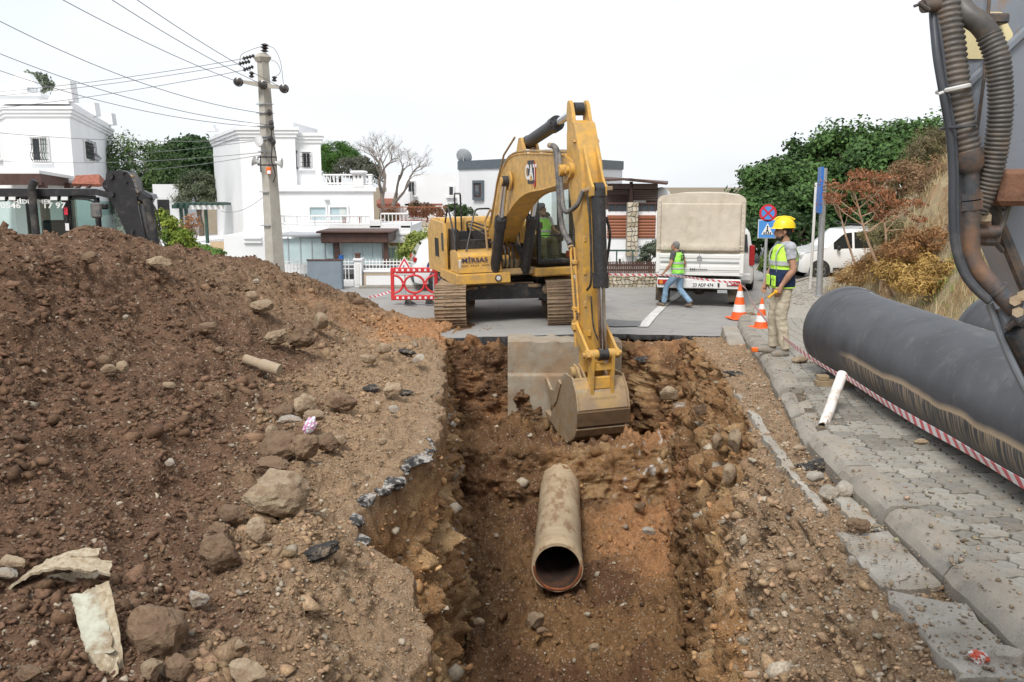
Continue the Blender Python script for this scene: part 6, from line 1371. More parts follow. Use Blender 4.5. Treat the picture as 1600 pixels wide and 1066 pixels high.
for k in range(6): m.box((Bp(201+k*2.2,276+k*8,BYY)[0],BYY- BY- .02,Bp(201+k*2.2,276+k*8,BYY)[1]),(.07,.1,.06),(0,.4*k,0),ch=.012)
split_build(m,'hydraulic_fitting','worn_steel',bl)
# ================================================================== HOUSES AND GARDEN WALLS
b=NB('white_render'); c=b.ramp(b.noise(.5,7,.65),[(.3,(.76,.765,.77)),(.7,(.84,.845,.85))]); c=b.mix(b.math('MULTIPLY',b.ramp(b.noise(1.1,8,.75,vec=b.vec((2.2,2.2,.35))),[(.55,0.0),(.75,1.0)]),.22),c,(.55,.53,.49)); b.done(c,.85,0,b.bump(b.noise(40,4),.15,.01),.25)
std('grey_cladding',(.10,.125,.145),.5); std('brown_wood',(.085,.04,.03),.55,0,.2,6,(.14,.08,.06),.3,4); std('red_tile',(.34,.12,.075),.8,0,.25,8,(.2,.08,.05),.4,6); std('shutter_rust',(.30,.105,.05),.55,0,.1,4); std('shutter_brown',(.085,.055,.045),.6); std('orange_brick',(.45,.19,.07),.8,0,.2,9); std('iron_black',(.02,.02,.022),.5); std('railing_white',(.80,.80,.80),.45,0,.03); std('window_white',(.78,.78,.77),.4,0,.03); std('green_beam',(.03,.075,.055),.55); std('grey_panel',(.21,.25,.29),.5,0,.08,3,(.4,.35,.3),.12,3); std('stair_tan',(.52,.40,.26),.8,0,.1,3); std('curtain',(.55,.60,.57),.8,0,.1,3)
b=NB('wall_stone'); c=b.ramp(b.objrand(),[(0,(.36,.30,.21)),(.4,(.52,.45,.33)),(.75,(.62,.57,.47)),(1,(.42,.38,.31))]); c=b.mix(1,c,b.ramp(b.noise(7,6,.7),[(.3,.72),(.7,1.2)]),'MULTIPLY'); b.done(c,.9,0,b.bump(b.noise(18,6,.7),.6,.03),.2)
b=NB('mortar'); b.done(b.ramp(b.noise(8,5),[(.3,(.26,.23,.19)),(.7,(.38,.34,.28))]),.95)
b=NB('window_glass'); b.done((.045,.055,.065),.08,0,None,.6); b=NB('pale_glass'); b.done(b.ramp(b.noise(.8,3),[(.3,(.36,.47,.50)),(.7,(.50,.60,.62))]),.12,0,None,.6)
def wb(m,name,mat,root,smooth=30):
    l=Vector(root.location) if root.parent is None else Vector(root.parent.location); m.v=[tuple(Vector(v)- l) for v in m.v]; return m.build(name,mat,root,smooth)
def house(name,label,px,Y): return empty(name,(X(px,Y),Y,0),0,label,'house')
def pbox(x0,y0,x1,y1,Y,dep,m=None):
    """box whose front face spans pixels (x0,y0)-(x1,y1) at distance Y"""
    m=m or MB(); a,c_=at(x0,y0,Y),at(x1,y1,Y); xa,xb=X(x0,Y),X(x1,Y)
    m.box(((xa+xb)/2,Y+dep/2,(a.z+c_.z)/2),(abs(xb- xa),dep,abs(a.z- c_.z))); return m
def foot(poly,z0,z1): m=MB(); m.prism([(x,y) for x,y in poly],z1- z0,Matrix.Translation((0,0,z0))); return m
def grow(poly,e):
    c=Vector((sum(p[0] for p in poly)/len(poly),sum(p[1] for p in poly)/len(poly))); out_=[]
    n=len(poly)
    for i in range(n):
        a,p,q=Vector(poly[i- 1]),Vector(poly[i]),Vector(poly[(i+1) % n]); n1=Vector(((p- a).y,-(p- a).x)).normalized(); n2=Vector(((q- p).y,-(q- p).x)).normalized(); d=(n1+n2); d=d/max(.3,d.dot(n1)); A_=sum(poly[k][0]*poly[(k+1) % n][1]- poly[(k+1) % n][0]*poly[k][1] for k in range(n)); out_.append(tuple(p+d*(e if A_ > 0 else-e)))
    return out_
def cornice(root,poly,z,wall_):
    for k,(dz,e) in enumerate(((0,.06),(.125,.11),(.25,.16))): wb(foot(grow(poly,e),z+dz,z+dz+.12),'cornice','white_render',root)
def window(root,x0,y0,x1,y1,Y,frame_mat='window_white',glass_='window_glass',bars=False,mull=1,nrm=None,depth=.10,sill=True,curtain_=False):
    """recessed-looking window on a front face at distance Y: frame proud, pane behind it"""
    xa,xb,za,zb=X(x0,Y),X(x1,Y),at(800,y1,Y).z,at(800,y0,Y).z; w_,h_=xb- xa,zb- za; cx_,cz_=(xa+xb)/2,(za+zb)/2
    m=MB(); f=.07
    m.box((xa+f/2,Y- .03,cz_),(f,.10,h_)); m.box((xb- f/2,Y- .03,cz_),(f,.10,h_)); m.box((cx_,Y- .03,zb- f/2),(w_- 2*f,.10,f)); m.box((cx_,Y- .03,za+f/2),(w_- 2*f,.10,f))
    for k in range(1,mull+1): m.box((xa+w_*k/(mull+1),Y- .02,cz_),(.05,.06,h_- 2*f))
    wo=wb(m,'window',frame_mat,root); l=Vector(root.location)
    def sub(m,nm,mt): m.v=[tuple(Vector(v)- l) for v in m.v]; return m.build(nm,mt,wo,30)
    m=MB(); m.box((cx_,Y- .008,cz_),(w_- f,.012,h_- f)); sub(m,'pane',glass_)
    if curtain_: m=MB(); m.box((cx_+w_*.2,Y- .018,cz_),(w_*.3,.004,h_- 2.2*f)); sub(m,'curtain','curtain')
    if sill: m=MB(); m.box((cx_,Y- .06,za- .05),(w_+.2,.16,.07),ch=.01); sub(m,'sill','white_render')
    if bars:
        m=MB(); k=7
        for i in range(k):
            x=xa+f+(w_- 2*f)*i/(k- 1); m.tube([(x,Y- .14,zb- .03),(x,Y- .16,cz_),(x,Y- .2- .12*(bars == 2),za+.25*h_),(x,Y- .16,za+.02)],.012,5)
        for t in (.08,.35,.7,.95): m.tube([(xa,Y- .15,za+h_*t),(xb,Y- .15,za+h_*t)],.012,5)
        o=sub(m,'window_grille','iron_black'); tag(o,kind='stuff')
    return wo
def rail_run(root,pts,h,name='railing',mat='railing_white',step=.13,r=.02,base=True):
    m=MB(); P=[Vector(p) for p in pts]
    for a,c_ in zip(P[:-1],P[1:]):
        n=max(1,int((c_- a).length/step))
        for k in range(n+1): q=a.lerp(c_,k/n); m.tube([q,q+Vector((0,0,h))],r,5)
        for hz in ((.05,h) if base else (h,)): m.tube([a+Vector((0,0,hz)),c_+Vector((0,0,hz))],r*1.6,6)
    o=wb(m,name,mat,root); tag(o,kind='stuff') if o.parent else None; return o
YA1=34.0; hA=house('white_house','white house with barred windows and brown porch behind the loader',60,YA1)
xl=X(-420,YA1); cor=X(117,YA1); za_=Z(180,YA1); fp=[(X(20,YA1),YA1),(cor,YA1),(X(180,48),48),(X(-300,48),48),(xl,YA1+2.2),(X(8,YA1+2.2),YA1+2.2)]
wb(foot(fp,-.1,za_),'wall','white_render',hA); cornice(hA,fp,za_- .05,None); wb(foot(grow(fp,.02),za_+.4,za_+.55),'parapet','white_render',hA)
for (px,Y_,s_) in ((114,YA1+.1,.7),(150,41,.55),(176,47,.55),(22,YA1+.1,.0)):
    if s_: m=MB(); x=X(px,Y_); zq=za_+.5; m.add([(x- s_,Y_,zq),(x+.25,Y_,zq),(x+.2,Y_,zq+.75*s_*1.4),(x- .35*s_,Y_,zq+.75*s_*1.4),(x- s_,Y_+.5,zq),(x+.25,Y_+.5,zq),(x+.2,Y_+.5,zq+.75*s_*1.4),(x- .35*s_,Y_+.5,zq+.75*s_*1.4)],[(0,1,2,3),(4,7,6,5),(0,4,5,1),(1,5,6,2),(2,6,7,3),(3,7,4,0)]); wb(m,'corner_horn','white_render',hA)
fu=[(X(-300,39),39),(X(72,39),39),(X(96,42),42),(X(100,46),46),(X(-300,46),46)]; zu=Z(150,39); wb(foot(fu,za_,zu),'upper_storey','white_render',hA); wb(foot(grow(fu,.12),zu,zu+.14),'cornice','white_render',hA); wb(foot([(X(-300,40),40),(X(55,40),40),(X(68,42),42),(X(-300,44),44)],zu+.14,Z(136,40)),'parapet','white_render',hA)
m=MB(); x=X(52,40); zq=Z(136,40); m.add([(x- 1.0,40.1,zq),(x+.5,40.1,zq),(x+.1,40.1,zq+.6),(x- .35,40.1,zq+.6),(x- 1.0,40.6,zq),(x+.5,40.6,zq),(x+.1,40.6,zq+.6),(x- .35,40.6,zq+.6)],[(0,1,2,3),(4,7,6,5),(0,4,5,1),(1,5,6,2),(2,6,7,3),(3,7,4,0)]); wb(m,'corner_horn','white_render',hA)
window(hA,28,161,48,175,38.95,mull=0,sill=False); window(hA,55,214,83,253,YA1,bars=2,mull=1,curtain_=True); window(hA,-12,210,4,248,YA1+2.2,bars=2,mull=0)
def side_window(root,a,c_,t0,t1,z0,z1,bars=True):
    a,c_=Vector((*a,0)),Vector((*c_,0)); d=(c_- a).normalized(); n=Vector((d.y,-d.x,0)); p=a+(c_- a)*t0; q=a+(c_- a)*t1; w_=(q- p).length; M4=frame(p+Vector((0,0,z0))+n*.01,d,(0,0,1)); h_=z1- z0
    m=MB(); m.add([(0,0,0),(w_,0,0),(w_,h_,0),(0,h_,0),(0,0,.06),(w_,0,.06),(w_,h_,.06),(0,h_,.06),(.08,.08,.06),(w_- .08,.08,.06),(w_- .08,h_- .08,.06),(.08,h_- .08,.06)],[(0,1,5,4),(1,2,6,5),(2,3,7,6),(3,0,4,7),(4,5,9,8),(5,6,10,9),(6,7,11,10),(7,4,8,11)],M4); wo=wb(m,'window','window_white',root,0); l=Vector(root.location)
    m=MB(); m.add([(.08,.08,.02),(w_- .08,.08,.02),(w_- .08,h_- .08,.02),(.08,h_- .08,.02)],[(0,1,2,3)],M4); m.v=[tuple(Vector(v)- l) for v in m.v]; m.build('pane','window_glass',wo,0)
    if bars:
        m=MB()
        for i in range(7): x=.06+(w_- .12)*i/6; m.tube([M4@Vector((x,h_,.14)),M4@Vector((x,h_*.4,.16)),M4@Vector((x,h_*.18,.34)),M4@Vector((x,0,.16))],.014,5)
        for t in (.1,.4,.7): m.tube([M4@Vector((0,h_*t,.16)),M4@Vector((w_,h_*t,.16))],.014,5)
        m.v=[tuple(Vector(v)- l) for v in m.v]; tag(m.build('window_grille','iron_black',wo),kind='stuff')
side_window(hA,(cor,YA1),(X(180,48),48),.22,.42,Z(250,36.5),Z(216,36.5))
m=MB(); ze=Z(266,31.5); m.add([(X(-200,31.5),31.3,ze- .12),(X(68,31.5),31.3,ze- .12),(X(118,33.8),33.9,Z(280,33.8)),(X(-200,34),34.2,ze+.35),(X(-200,31.5),31.3,ze),(X(68,31.5),31.3,ze),(X(118,33.8),33.9,Z(276,33.8)),(X(-200,34),34.2,ze+.5)],[(0,1,2,3),(4,7,6,5),(0,4,5,1),(1,5,6,2),(2,6,7,3),(3,7,4,0)]); po=wb(m,'porch_roof','white_render',hA,0)
m=MB(); m.add([(X(-200,31.3),31.25,ze- .55),(X(66,31.3),31.25,ze- .50),(X(108,33.7),33.7,Z(291,33.7)),(X(108,33.7),33.7,Z(279,33.7)),(X(66,31.3),31.25,ze- .13),(X(-200,31.3),31.25,ze- .13)],[(0,1,4,5),(1,2,3,4)]); o=wb(m,'porch_fascia','brown_wood',hA,0); sm_=o.modifiers.new('t','SOLIDIFY'); sm_.thickness=.15
for (px,Y_) in ((67,31.5),(107,33.5)): m=MB(); m.box((X(px,Y_),Y_,1.6),(.24,.24,3.4),ch=.02); wb(m,'porch_post','brown_wood',hA)
m=MB(); YQ=33.0; a,c_,d,e=at(108,274,YQ),at(145,272,YQ),at(156,288,YQ),at(112,287,YQ); m.add([a+Vector((0,.5,0)),c_+Vector((0,.5,0)),d,e,d+Vector((-.2,1.2,0)),a+Vector((0,.5,-.15))],[(0,1,2,3),(1,4,2)]); o=wb(m,'porch_gable','red_tile',hA,0); sm_=o.modifiers.new('t','SOLIDIFY'); sm_.thickness=.12
m=MB(); m.tube([at(112,300,YQ),at(126,290,YQ)],.06,4); m.tube([at(130,300,YQ),at(142,290,YQ)],.06,4); split_build_w=None; l_=Vector(hA.location); m.v=[tuple(Vector(v)- l_) for v in m.v]; split_build(m,'porch_brace','brown_wood',hA)
window(hA,56,294,74,312,YA1- .0,mull=1,sill=False); window(hA,92,294,108,312,YA1,mull=1,sill=False)
m=MB(); m.box((X(80,YA1),YA1- .06,Z(286,YA1)),(.22,.1,.14),ch=.03); wb(m,'wall_lamp','iron_black',hA)
YB=35.0; hB=house('white_villa','stepped white villa with roof terrace and glazed veranda',480,YB- 2)
f1=[(X(378,YB),YB),(X(464,YB),YB),(X(462,44),44),(X(336,44),44),(X(336,43),43)]; z1_=Z(210,YB)
wb(foot(f1,-.1,z1_),'wall','white_render',hB); cornice(hB,f1,z1_- .1,None); wb(foot(grow(f1,-.1),z1_,Z(196,YB)),'parapet','white_render',hB); wb(foot([(X(386,YB+.6),YB+.6),(X(462,YB+.6),YB+.6),(X(462,YB+.6),40),(X(386,YB+.6),40)],z1_,Z(191.5,YB+.6)),'parapet','white_render',hB)
wb(pbox(326,200,340,205,43,.6),'chimney','white_render',hB); wb(pbox(328,195,338,200,43.1,.4),'chimney_cap','white_render',hB)
f2=[(X(464,YB+.3),YB+.3),(X(503,YB+.3),YB+.3),(X(499,43),43),(X(464,43),43)]; z2_=Z(219,YB+.3); wb(foot(f2,0,z2_),'wall','white_render',hB); cornice(hB,f2,z2_- .1,None); wb(foot(grow(f2,-.05),z2_,Z(211,YB+.3)),'parapet','white_render',hB)
window(hB,473,237,489,263,YB+.3,bars=1,mull=1); window(hB,463.5,236,466,264,YB+.28,mull=0,sill=False); window(hB,409,243,413,270,YB,bars=1,mull=0,sill=False)
YB3=33.4; f3=[(X(434,YB3),YB3),(X(583,YB3),YB3),(X(578,42),42),(X(434,42),42)]; z3_=Z(297,YB3); wb(foot(f3,-.1,z3_),'wall','white_render',hB); wb(foot(grow(f3,.10),z3_- .05,z3_+.10),'cornice','white_render',hB)
wb(foot([(X(434,YB3),YB3),(X(583,YB3),YB3),(X(583,YB3),YB3+.25),(X(434,YB3),YB3+.25)],z3_+.1,Z(289,YB3)),'parapet','white_render',hB)
rail_run(hB,[(X(505,YB3+.1),YB3+.1,Z(289,YB3)),(X(582,YB3+.1),YB3+.1,Z(289,YB3)),(X(577,37),37,Z(289,YB3))],.36,'terrace_railing'); wb(pbox(552,272,568,292,YB3- .05,.55),'chimney','white_render',hB); m=MB(); zc=Z(272,YB3); m.box((X(560,YB3),YB3+.2,zc+.06),(.55,.75,.12),ch=.05); wb(m,'chimney_cap','white_render',hB)
for px in (557,563): wb(pbox(px- 1,274.5,px+1,278,YB3- .07,.02),'chimney_vent','iron_black',hB)
window(hB,480,321,511,347,YB3,mull=0,glass_='pale_glass',sill=False); window(hB,512,321,544,347,YB3,mull=0,glass_='pale_glass',sill=False,curtain_=True); window(hB,428,320,432,344,YB3+.02,mull=0,sill=False); wb(pbox(506,312,513,315,YB3- .12,.12),'wall_lamp','galvanised',hB)
YB4=31.9; zb0,zb1=Z(374,YB4),Z(353,YB4); pb=[(X(640,YB4),YB4),(X(640,YB4),36)]+[(X(431,36),36),(X(431,33.6),33.6),(X(440,32.8),32.8),(X(460,32.2),32.2),(X(490,YB4),YB4)]
wb(foot(pb,zb0,zb1),'balcony','white_render',hB); wb(foot(grow(pb,.08),zb0- .12,zb0),'cornice','white_render',hB); wb(foot(grow(pb,.05),zb0+.16,zb0+.22),'cornice','white_render',hB)
rail_run(hB,[(X(432,33.6),33.6,zb1),(X(442,32.85),32.85,zb1),(X(462,32.25),32.25,zb1),(X(490,YB4+.05),YB4+.05,zb1),(X(576,YB4+.05),YB4+.05,zb1)],.34,'balcony_railing'); rail_run(hB,[(X(594,YB4+.05),YB4+.05,zb1),(X(636,YB4+.05),YB4+.05,zb1),(X(636,35),35,zb1)],.42,'balcony_railing')
wb(pbox(576,344,593,356,YB4,.3),'balcony_pier','white_render',hB); wb(pbox(625,347,641,356,YB4,.3),'balcony_pier','white_render',hB)
m=MB(); m.box((X(549,32.5),32.5,zb1+.32),(.7,.6,.04)); [m.tube([(X(549,32.5)+a,32.5+c_,zb1),(X(549,32.5)+a,32.5+c_,zb1+.3)],.025,5) for a in (-.3,.3) for c_ in (-.2,.2)]; o=wb(m,'balcony_table','red_tile',hB)
wb(foot([(X(431,33),33),(X(640,32.6),32.6),(X(640,32.6),40),(X(431,33),40)],-.1,zb0- .1),'ground_floor_wall','white_render',hB); wb(pbox(601,378,630,412,32.45,.14),'brick_panel','orange_brick',hB); window(hB,601,384,620,406,32.44,glass_='pale_glass',mull=0)
YV=30.6; m=MB(); zt=Z(370,YV); m.box(((X(430,YV)+X(506,YV))/2,YV+.9,zt+.05),(X(506,YV)- X(428,YV),2.2,.08),ch=.01); wb(m,'veranda_roof','galvanised',hB)
for (a,c_) in ((431,446),(446.5,465),(465.5,483),(483.5,503)): wb(pbox(a,373,c_,412,YV,.02),'veranda_pane','frosted',hB)
for px in (430.5,446,465.2,483.2,503.5): wb(pbox(px- .7,371,px+.7,413,YV- .03,.06),'veranda_post','galvanised',hB)
YP=30.2; m=MB(); zt=Z(366,YP); m.box(((X(500,YP)+X(606,YP))/2,YP+1.1,zt- .12),(X(606,YP)- X(500,YP),2.6,.34),ch=.03); wb(m,'pergola_roof','brown_wood',hB); m=MB(); m.box(((X(500,YP)+X(606,YP))/2,YP+1.1,zt+.08),(X(606,YP)- X(498,YP)+.2,2.9,.07),ch=.02); wb(m,'pergola_eave','brown_wood',hB)
for (a,c_) in ((519,526),(597,604)): wb(pbox(a,372,c_,415,YP,.16),'pergola_post','brown_wood',hB)
for (a,c_) in ((532,548),(548.7,563),(563.7,579),(579.7,594)): wb(pbox(a,379,c_,414,YP+.25,.02),'veranda_pane','frosted',hB)
m=MB(); wb(pbox(504,374,519,408,YP+.2,.05),'folding_panel','grey_panel',hB); wb(pbox(506,376,517,404,YP+.17,.02),'veranda_pane','frosted',hB)
YW_=33.0;
for (a,c_,yt) in ((345,432,368),(385,432,352),(398,432,344)): wb(pbox(a,yt,c_,430,YW_+(.0 if yt == 368 else .3 if yt == 352 else .5),4),'wing_wall','white_render',hB)
for q in (0,.10): m=MB(); m.box(((X(377,YW_)+X(405,YW_))/2,YW_- .04,Z(372,YW_)- q*1.5),(X(405,YW_)- X(377,YW_),.1,.06)); wb(m,'cornice','white_render',hB)
window(hB,355,318,361,345,42.0,mull=0,sill=False)
hC0=house('low_white_house','long low white house behind the bare tree',660,46); wb(pbox(604,271,722,420,47,7),'wall','white_render',hC0); wb(pbox(600,300,640,420,45.5,2),'wing_wall','white_render',hC0); window(hC0,637,283,649,305,46.98,bars=1,mull=1); window(hC0,700,290,710,307,46.98,mull=0)
m=MB(); YT=44; m.add([at(590,321,YT),at(625,320,YT),at(613,311,YT+1.6),at(588,313,YT+1.6),at(590,323,YT),at(625,322,YT)],[(0,1,2,3),(4,5,1,0)]); o=wb(m,'tiled_porch_roof','red_tile',hC0,0); sm_=o.modifiers.new('t','SOLIDIFY'); sm_.thickness=.2
m=MB()
for k in range(9): a,c_=at(591+4*k,321,YT- .02),at(594+2.4*k,312.5,YT+1.5); m.tube([a,c_],.09,6)
l_=Vector(hC0.location); m.v=[tuple(Vector(v)- l_) for v in m.v]; split_build(m,'ridge_tile','red_tile',hC0); wb(pbox(632,318.5,690,321.5,45.5,.5),'tile_course','red_tile',hC0); wb(pbox(593,322,625,420,44.4,1),'porch_wall','white_render',hC0)
m=MB(); p0=at(724,246,46); m.lathe([(0,0),(.25,.04),(.42,.12)],16,Matrix.Translation(p0)@Euler((rad(-60),rad(35),0)).to_matrix().to_4x4()); m.tube([p0,p0- Vector((0,0,.5))],.03,6); wb(m,'satellite_dish','galvanised',hC0)
hC=house('grey_banded_house','white house with dark grey roof band behind the excavator',850,38.5); fc=[(X(717,46),46),(X(862,38.5),38.5),(X(972,46),46),(X(972,46),54),(X(717,46),54)]; zc_=Z(265,45.5); wb(foot(fc,-.1,zc_),'wall','white_render',hC); wb(foot(grow(fc,.06),zc_,zc_+.42),'roof_band','grey_cladding',hC)
def on_edge(a,c_,px):
    k=(px- 800)/FPX;
    best=min(range(401),key=lambda i: abs((a[0]+(c_[0]- a[0])*i/400)- X(px,a[1]+(c_[1]- a[1])*i/400))); return best/400
def edge_window(root,a,c_,p0,p1,y0,y1,fm,gl='window_glass'):
    t0,t1=on_edge(a,c_,p0),on_edge(a,c_,p1); Ym=a[1]+(c_[1]- a[1])*(t0+t1)/2; A_,C_=Vector((*a,0)),Vector((*c_,0)); d=(C_- A_).normalized(); n=Vector((d.y,-d.x,0)); P_=A_+(C_- A_)*t0; Q_=A_+(C_- A_)*t1; w_=(Q_- P_).length; z0,z1=Z(y1,Ym),Z(y0,Ym); h_=z1- z0; M4=frame(P_+Vector((0,0,z0))+n*.02,d,(0,0,1)); l=Vector(root.location)
    m=MB(); f=.13; m.box((w_/2,f/2,.05),(w_,f,.1)); m.box((w_/2,h_- f/2,.05),(w_,f,.1)); m.box((f/2,h_/2,.05),(f,h_- 2*f,.1)); m.box((w_- f/2,h_/2,.05),(f,h_- 2*f,.1)); m.v=[tuple(M4@Vector(v)) for v in m.v]; wo=wb(m,'window',fm,root)
    for nm,mt,bx in (('casement','brown_wood',(w_/2,h_/2,.02,w_- 2*f,h_- 2*f,.03)),('pane',gl,(w_*.42,h_/2,.04,w_*.42,h_- 3.4*f,.03))): m=MB(); m.box(bx[:3],bx[3:]); m.v=[tuple(M4@Vector(v)- l) for v in m.v]; m.build(nm,mt,wo)
edge_window(hC,fc[0],fc[1],741,757,282,313,'grey_cladding'); edge_window(hC,fc[1],fc[2],934,945,285,322,'grey_cladding')
YD=37.0; hD=house('brown_eaved_house','white house with brown eaves, rust-red shutters and stone pillar',990,YD)
x0,x1=X(945,YD),X(1030,YD); z_up,z_mid=Z(328,YD),Z(338,YD); wb(pbox(945,329,1028,460,YD,6),'wall','white_render',hD)
wb(pbox(946,292,1028,330,YD+1.6,4),'loggia_wall','shutter_brown',hD)
m=MB(); m.add([at(943,284,YD- .6),at(985,281.5,YD- .9),at(1042,289,YD- .2),at(1044,287,YD+5),at(942,279,YD+5),at(943,280,YD- .6),at(985,278.5,YD- .9),at(1042,286,YD- .2),at(1044,283,YD+5),at(942,276,YD+5)],[(0,1,2,3,4),(9,8,7,6,5),(0,5,6,1),(1,6,7,2),(2,7,8,3),(3,8,9,4),(4,9,5,0)]); wb(m,'roof','brown_wood',hD,0)
b=NB('slats'); b.done(b.mix(b.wave(3.2,direction='Z'),(.055,.036,.03),(.12,.08,.066)),.6,0,b.bump(b.wave(3.2,direction='Z'),.8,.05)); b=NB('slats_rust'); b.done(b.mix(b.wave(2.6,direction='Z'),(.22,.07,.034),(.38,.14,.068)),.55,0,b.bump(b.wave(2.6,direction='Z'),.8,.05))
wb(pbox(950,287,986,295,YD- .25,.25),'shutter_box','shutter_brown',hD); wb(pbox(989,287,1028,295,YD- .15,.25),'shutter_box','shutter_brown',hD); wb(pbox(952,295,984,304,YD,.06),'roller_shutter','slats',hD); wb(pbox(990,295,1027,313,YD,.06),'roller_shutter','slats',hD); wb(pbox(984.5,284,989,330,YD- .1,.2),'loggia_post','brown_wood',hD)
for (a,c_) in ((951,984),(990,1027)): wb(pbox(a,319,c_,330,YD- .02,.02),'balcony_glass','window_glass',hD); wb(pbox(a,316.5,c_,319,YD- .08,.1),'handrail','brown_wood',hD); [wb(pbox(q- .5,318,q+.5,330,YD- .06,.05),'baluster','brown_wood',hD) for q in np.linspace(a+2,c_- 2,4)]
wb(pbox(990,312,1010,317,YD+.1,.04),'white_blind','window_white',hD)
for (a,c_) in ((950,980.5),(998,1026)): wb(pbox(a,338,c_,372,YD- .05,.06),'roller_shutter','slats_rust',hD); wb(pbox(a,336.5,c_,341.5,YD- .09,.1),'shutter_box','shutter_rust',hD)
wb(pbox(944,390.5,995,393,YD- 1.6,.12),'pergola_beam','green_beam',hD)
for q in (966,991.5): wb(pbox(q- .9,393,q+.9,420,YD- 1.6,.1),'pergola_post','green_beam',hD)
window(hD,945,398,954,415,YD,mull=0); window(hD,966,402,975,415,YD,mull=0)
m=MB(); p0=at(1033,308,YD+2); m.ball(p0,(.42,.2,.42),14,10); m.tube([p0,p0- Vector((0,0,1))],.04,6); wb(m,'satellite_dish','window_white',hD)
def stones(root,x0,x1,z0,z1,Y,nu,nv,seed,thick=.12):
    r_=random.Random(seed); base_=MB(); base_.box(((x0+x1)/2,Y+.2,(z0+z1)/2),(x1- x0,.36,z1- z0)); core=wb(base_,'mortar_core','mortar',root)
    l=Vector(root.location); du,dv=(x1- x0)/nu,(z1- z0)/nv; G={}
    for i in range(nu+1):
        for j in range(nv+1): G[(i,j)]=(x0+du*(i+(r_.uniform(-.32,.32) if 0 < i < nu else 0)+(.5*(j % 2) if 0 < i < nu else 0)),z0+dv*(j+(r_.uniform(-.32,.32) if 0 < j < nv else 0)))
    for i in range(nu):
        for j in range(nv):
            P=[Vector((*G[q],0)) for q in ((i,j),(i+1,j),(i+1,j+1),(i,j+1))]; c=sum(P,Vector())/4; Q=[]
            for k in range(4):
                a,n_=P[k],P[(k+1) % 4]; Q += [c+(a.lerp(n_,.16)- c)*.90,c+(a.lerp(n_,.84)- c)*.90]
            t=r_.uniform(.015,.05); vs=[(p.x,Y+.02,p.y) for p in Q]+[(c.x+(p.x- c.x)*.86,Y- t,c.y+(p.y- c.y)*.86) for p in Q]; m=MB(); m.add(vs,[(k,(k+1) % 8,8+(k+1) % 8,8+k) for k in range(8)]+[tuple(range(8,16))]); m.v=[tuple(Vector(v)- l) for v in m.v]; m.build('stone','wall_stone',root,25)
stones(hD,X(980.5,YD- .2),X(997.5,YD- .2),Z(400,YD),Z(316,YD),YD- .35,3,11,3)
YS=28.6; sw_=empty('stone_wall',(X(1000,YS),YS,0),0,'low rubble stone wall under the brown picket fence','wall'); stones(sw_,X(934,YS),X(1062,YS),-.02,Z(428,YS),YS,20,4,9)
fn_=empty('picket_fence',(X(1000,YS+.2),YS+.2,Z(428,YS)),0,'dark brown wooden picket fence on the stone wall','fence'); zf0,zf1=Z(428,YS),Z(409,YS)
for k in range(44):
    x=X(934,YS)+.058*k+.0; m=MB(); m.box((x,YS+.2,(zf0+zf1)/2+random.Random(k).uniform(-.015,.015)),(.042,.02,zf1- zf0- .02)); wb(m,'picket','brown_wood',fn_)
for zq in (zf0+.1,zf0+.26): m=MB(); m.box(((X(934,YS)+X(1062,YS))/2,YS+.23,zq),(X(1062,YS)- X(934,YS),.03,.06)); wb(m,'fence_rail','brown_wood',fn_)
YG=28.6; gw=empty('garden_wall',(X(620,YG),YG,0),0,'white rendered garden wall with tan trim along the road','wall'); wb(pbox(566,424,700,452,YG,.25),'wall','white_render',gw); wb(pbox(564,422.5,702,425.5,YG- .05,.35),'coping','white_render',gw)
wb(pbox(565,427,700,429.5,YG- .02,.03),'tan_trim','stair_tan',gw); wb(pbox(564.5,429.6,567,447,YG- .02,.03),'tan_trim','stair_tan',gw); wb(pbox(556,448,700,455,YG- .5,.5),'plinth','kerb_concrete',gw)
wb(pbox(425,438,548,456,YG+.1,.25),'wall','white_render',gw)
gr_=empty('garden_railing',(X(620,YG),YG,Z(423,YG)),0,'white metal railing with pointed bars on the garden wall','railing'); m=MB()
for (p0,p1,zb_) in ((562,700,Z(424,YG)),(425,548,Z(437,YG))):
    for k in range(int((X(p1,YG)- X(p0,YG))/.11)): x=X(p0,YG)+.11*k; m.tube([(x,YG+.12,zb_),(x,YG+.12,Z(407,YG)),(x,YG+.12,Z(405,YG))],[.014,.014,.003],5)
    for zq in (Z(420.5,YG),Z(409.5,YG),Z(414.5,YG)): m.box(((X(p0,YG)+X(p1,YG))/2,YG+.13,zq),(X(p1,YG)- X(p0,YG),.02,.03))
tag(wb(m,'bars','railing_white',gr_),kind='stuff')
def gpost(px0,px1,y0,y1,lab):
    o=empty('gate_post',(X((px0+px1)/2,YG- .1),YG- .1,0),0,lab,'post'); wb(pbox(px0,y0+4,px1,y1,YG- .1,.42),'shaft','white_render',o); wb(pbox(px0- 1.2,y0+1.5,px1+1.2,y0+4.2,YG- .15,.5),'cap','white_render',o); m=MB(); m.box((X((px0+px1)/2,YG),YG+.1,Z(y0- 1.2,YG)),(.16,.16,.10),ch=.02); m.box((X((px0+px1)/2,YG),YG+.1,Z(y0- 5.5,YG)),(.18,.18,.08),ch=.02); wb(m,'lantern','brown_wood',o); wb(pbox((px0+px1)/2- 2.6,y0+9,(px0+px1)/2+2.6,y1- 6,YG- .12,.03),'inset_panel','white_paint',o)
gpost(549,561,403,451,'white gate pillar with lantern beside the grey gate leaf'); gpost(662,676,403,428,'white gate pillar with lantern rising behind the parked car')
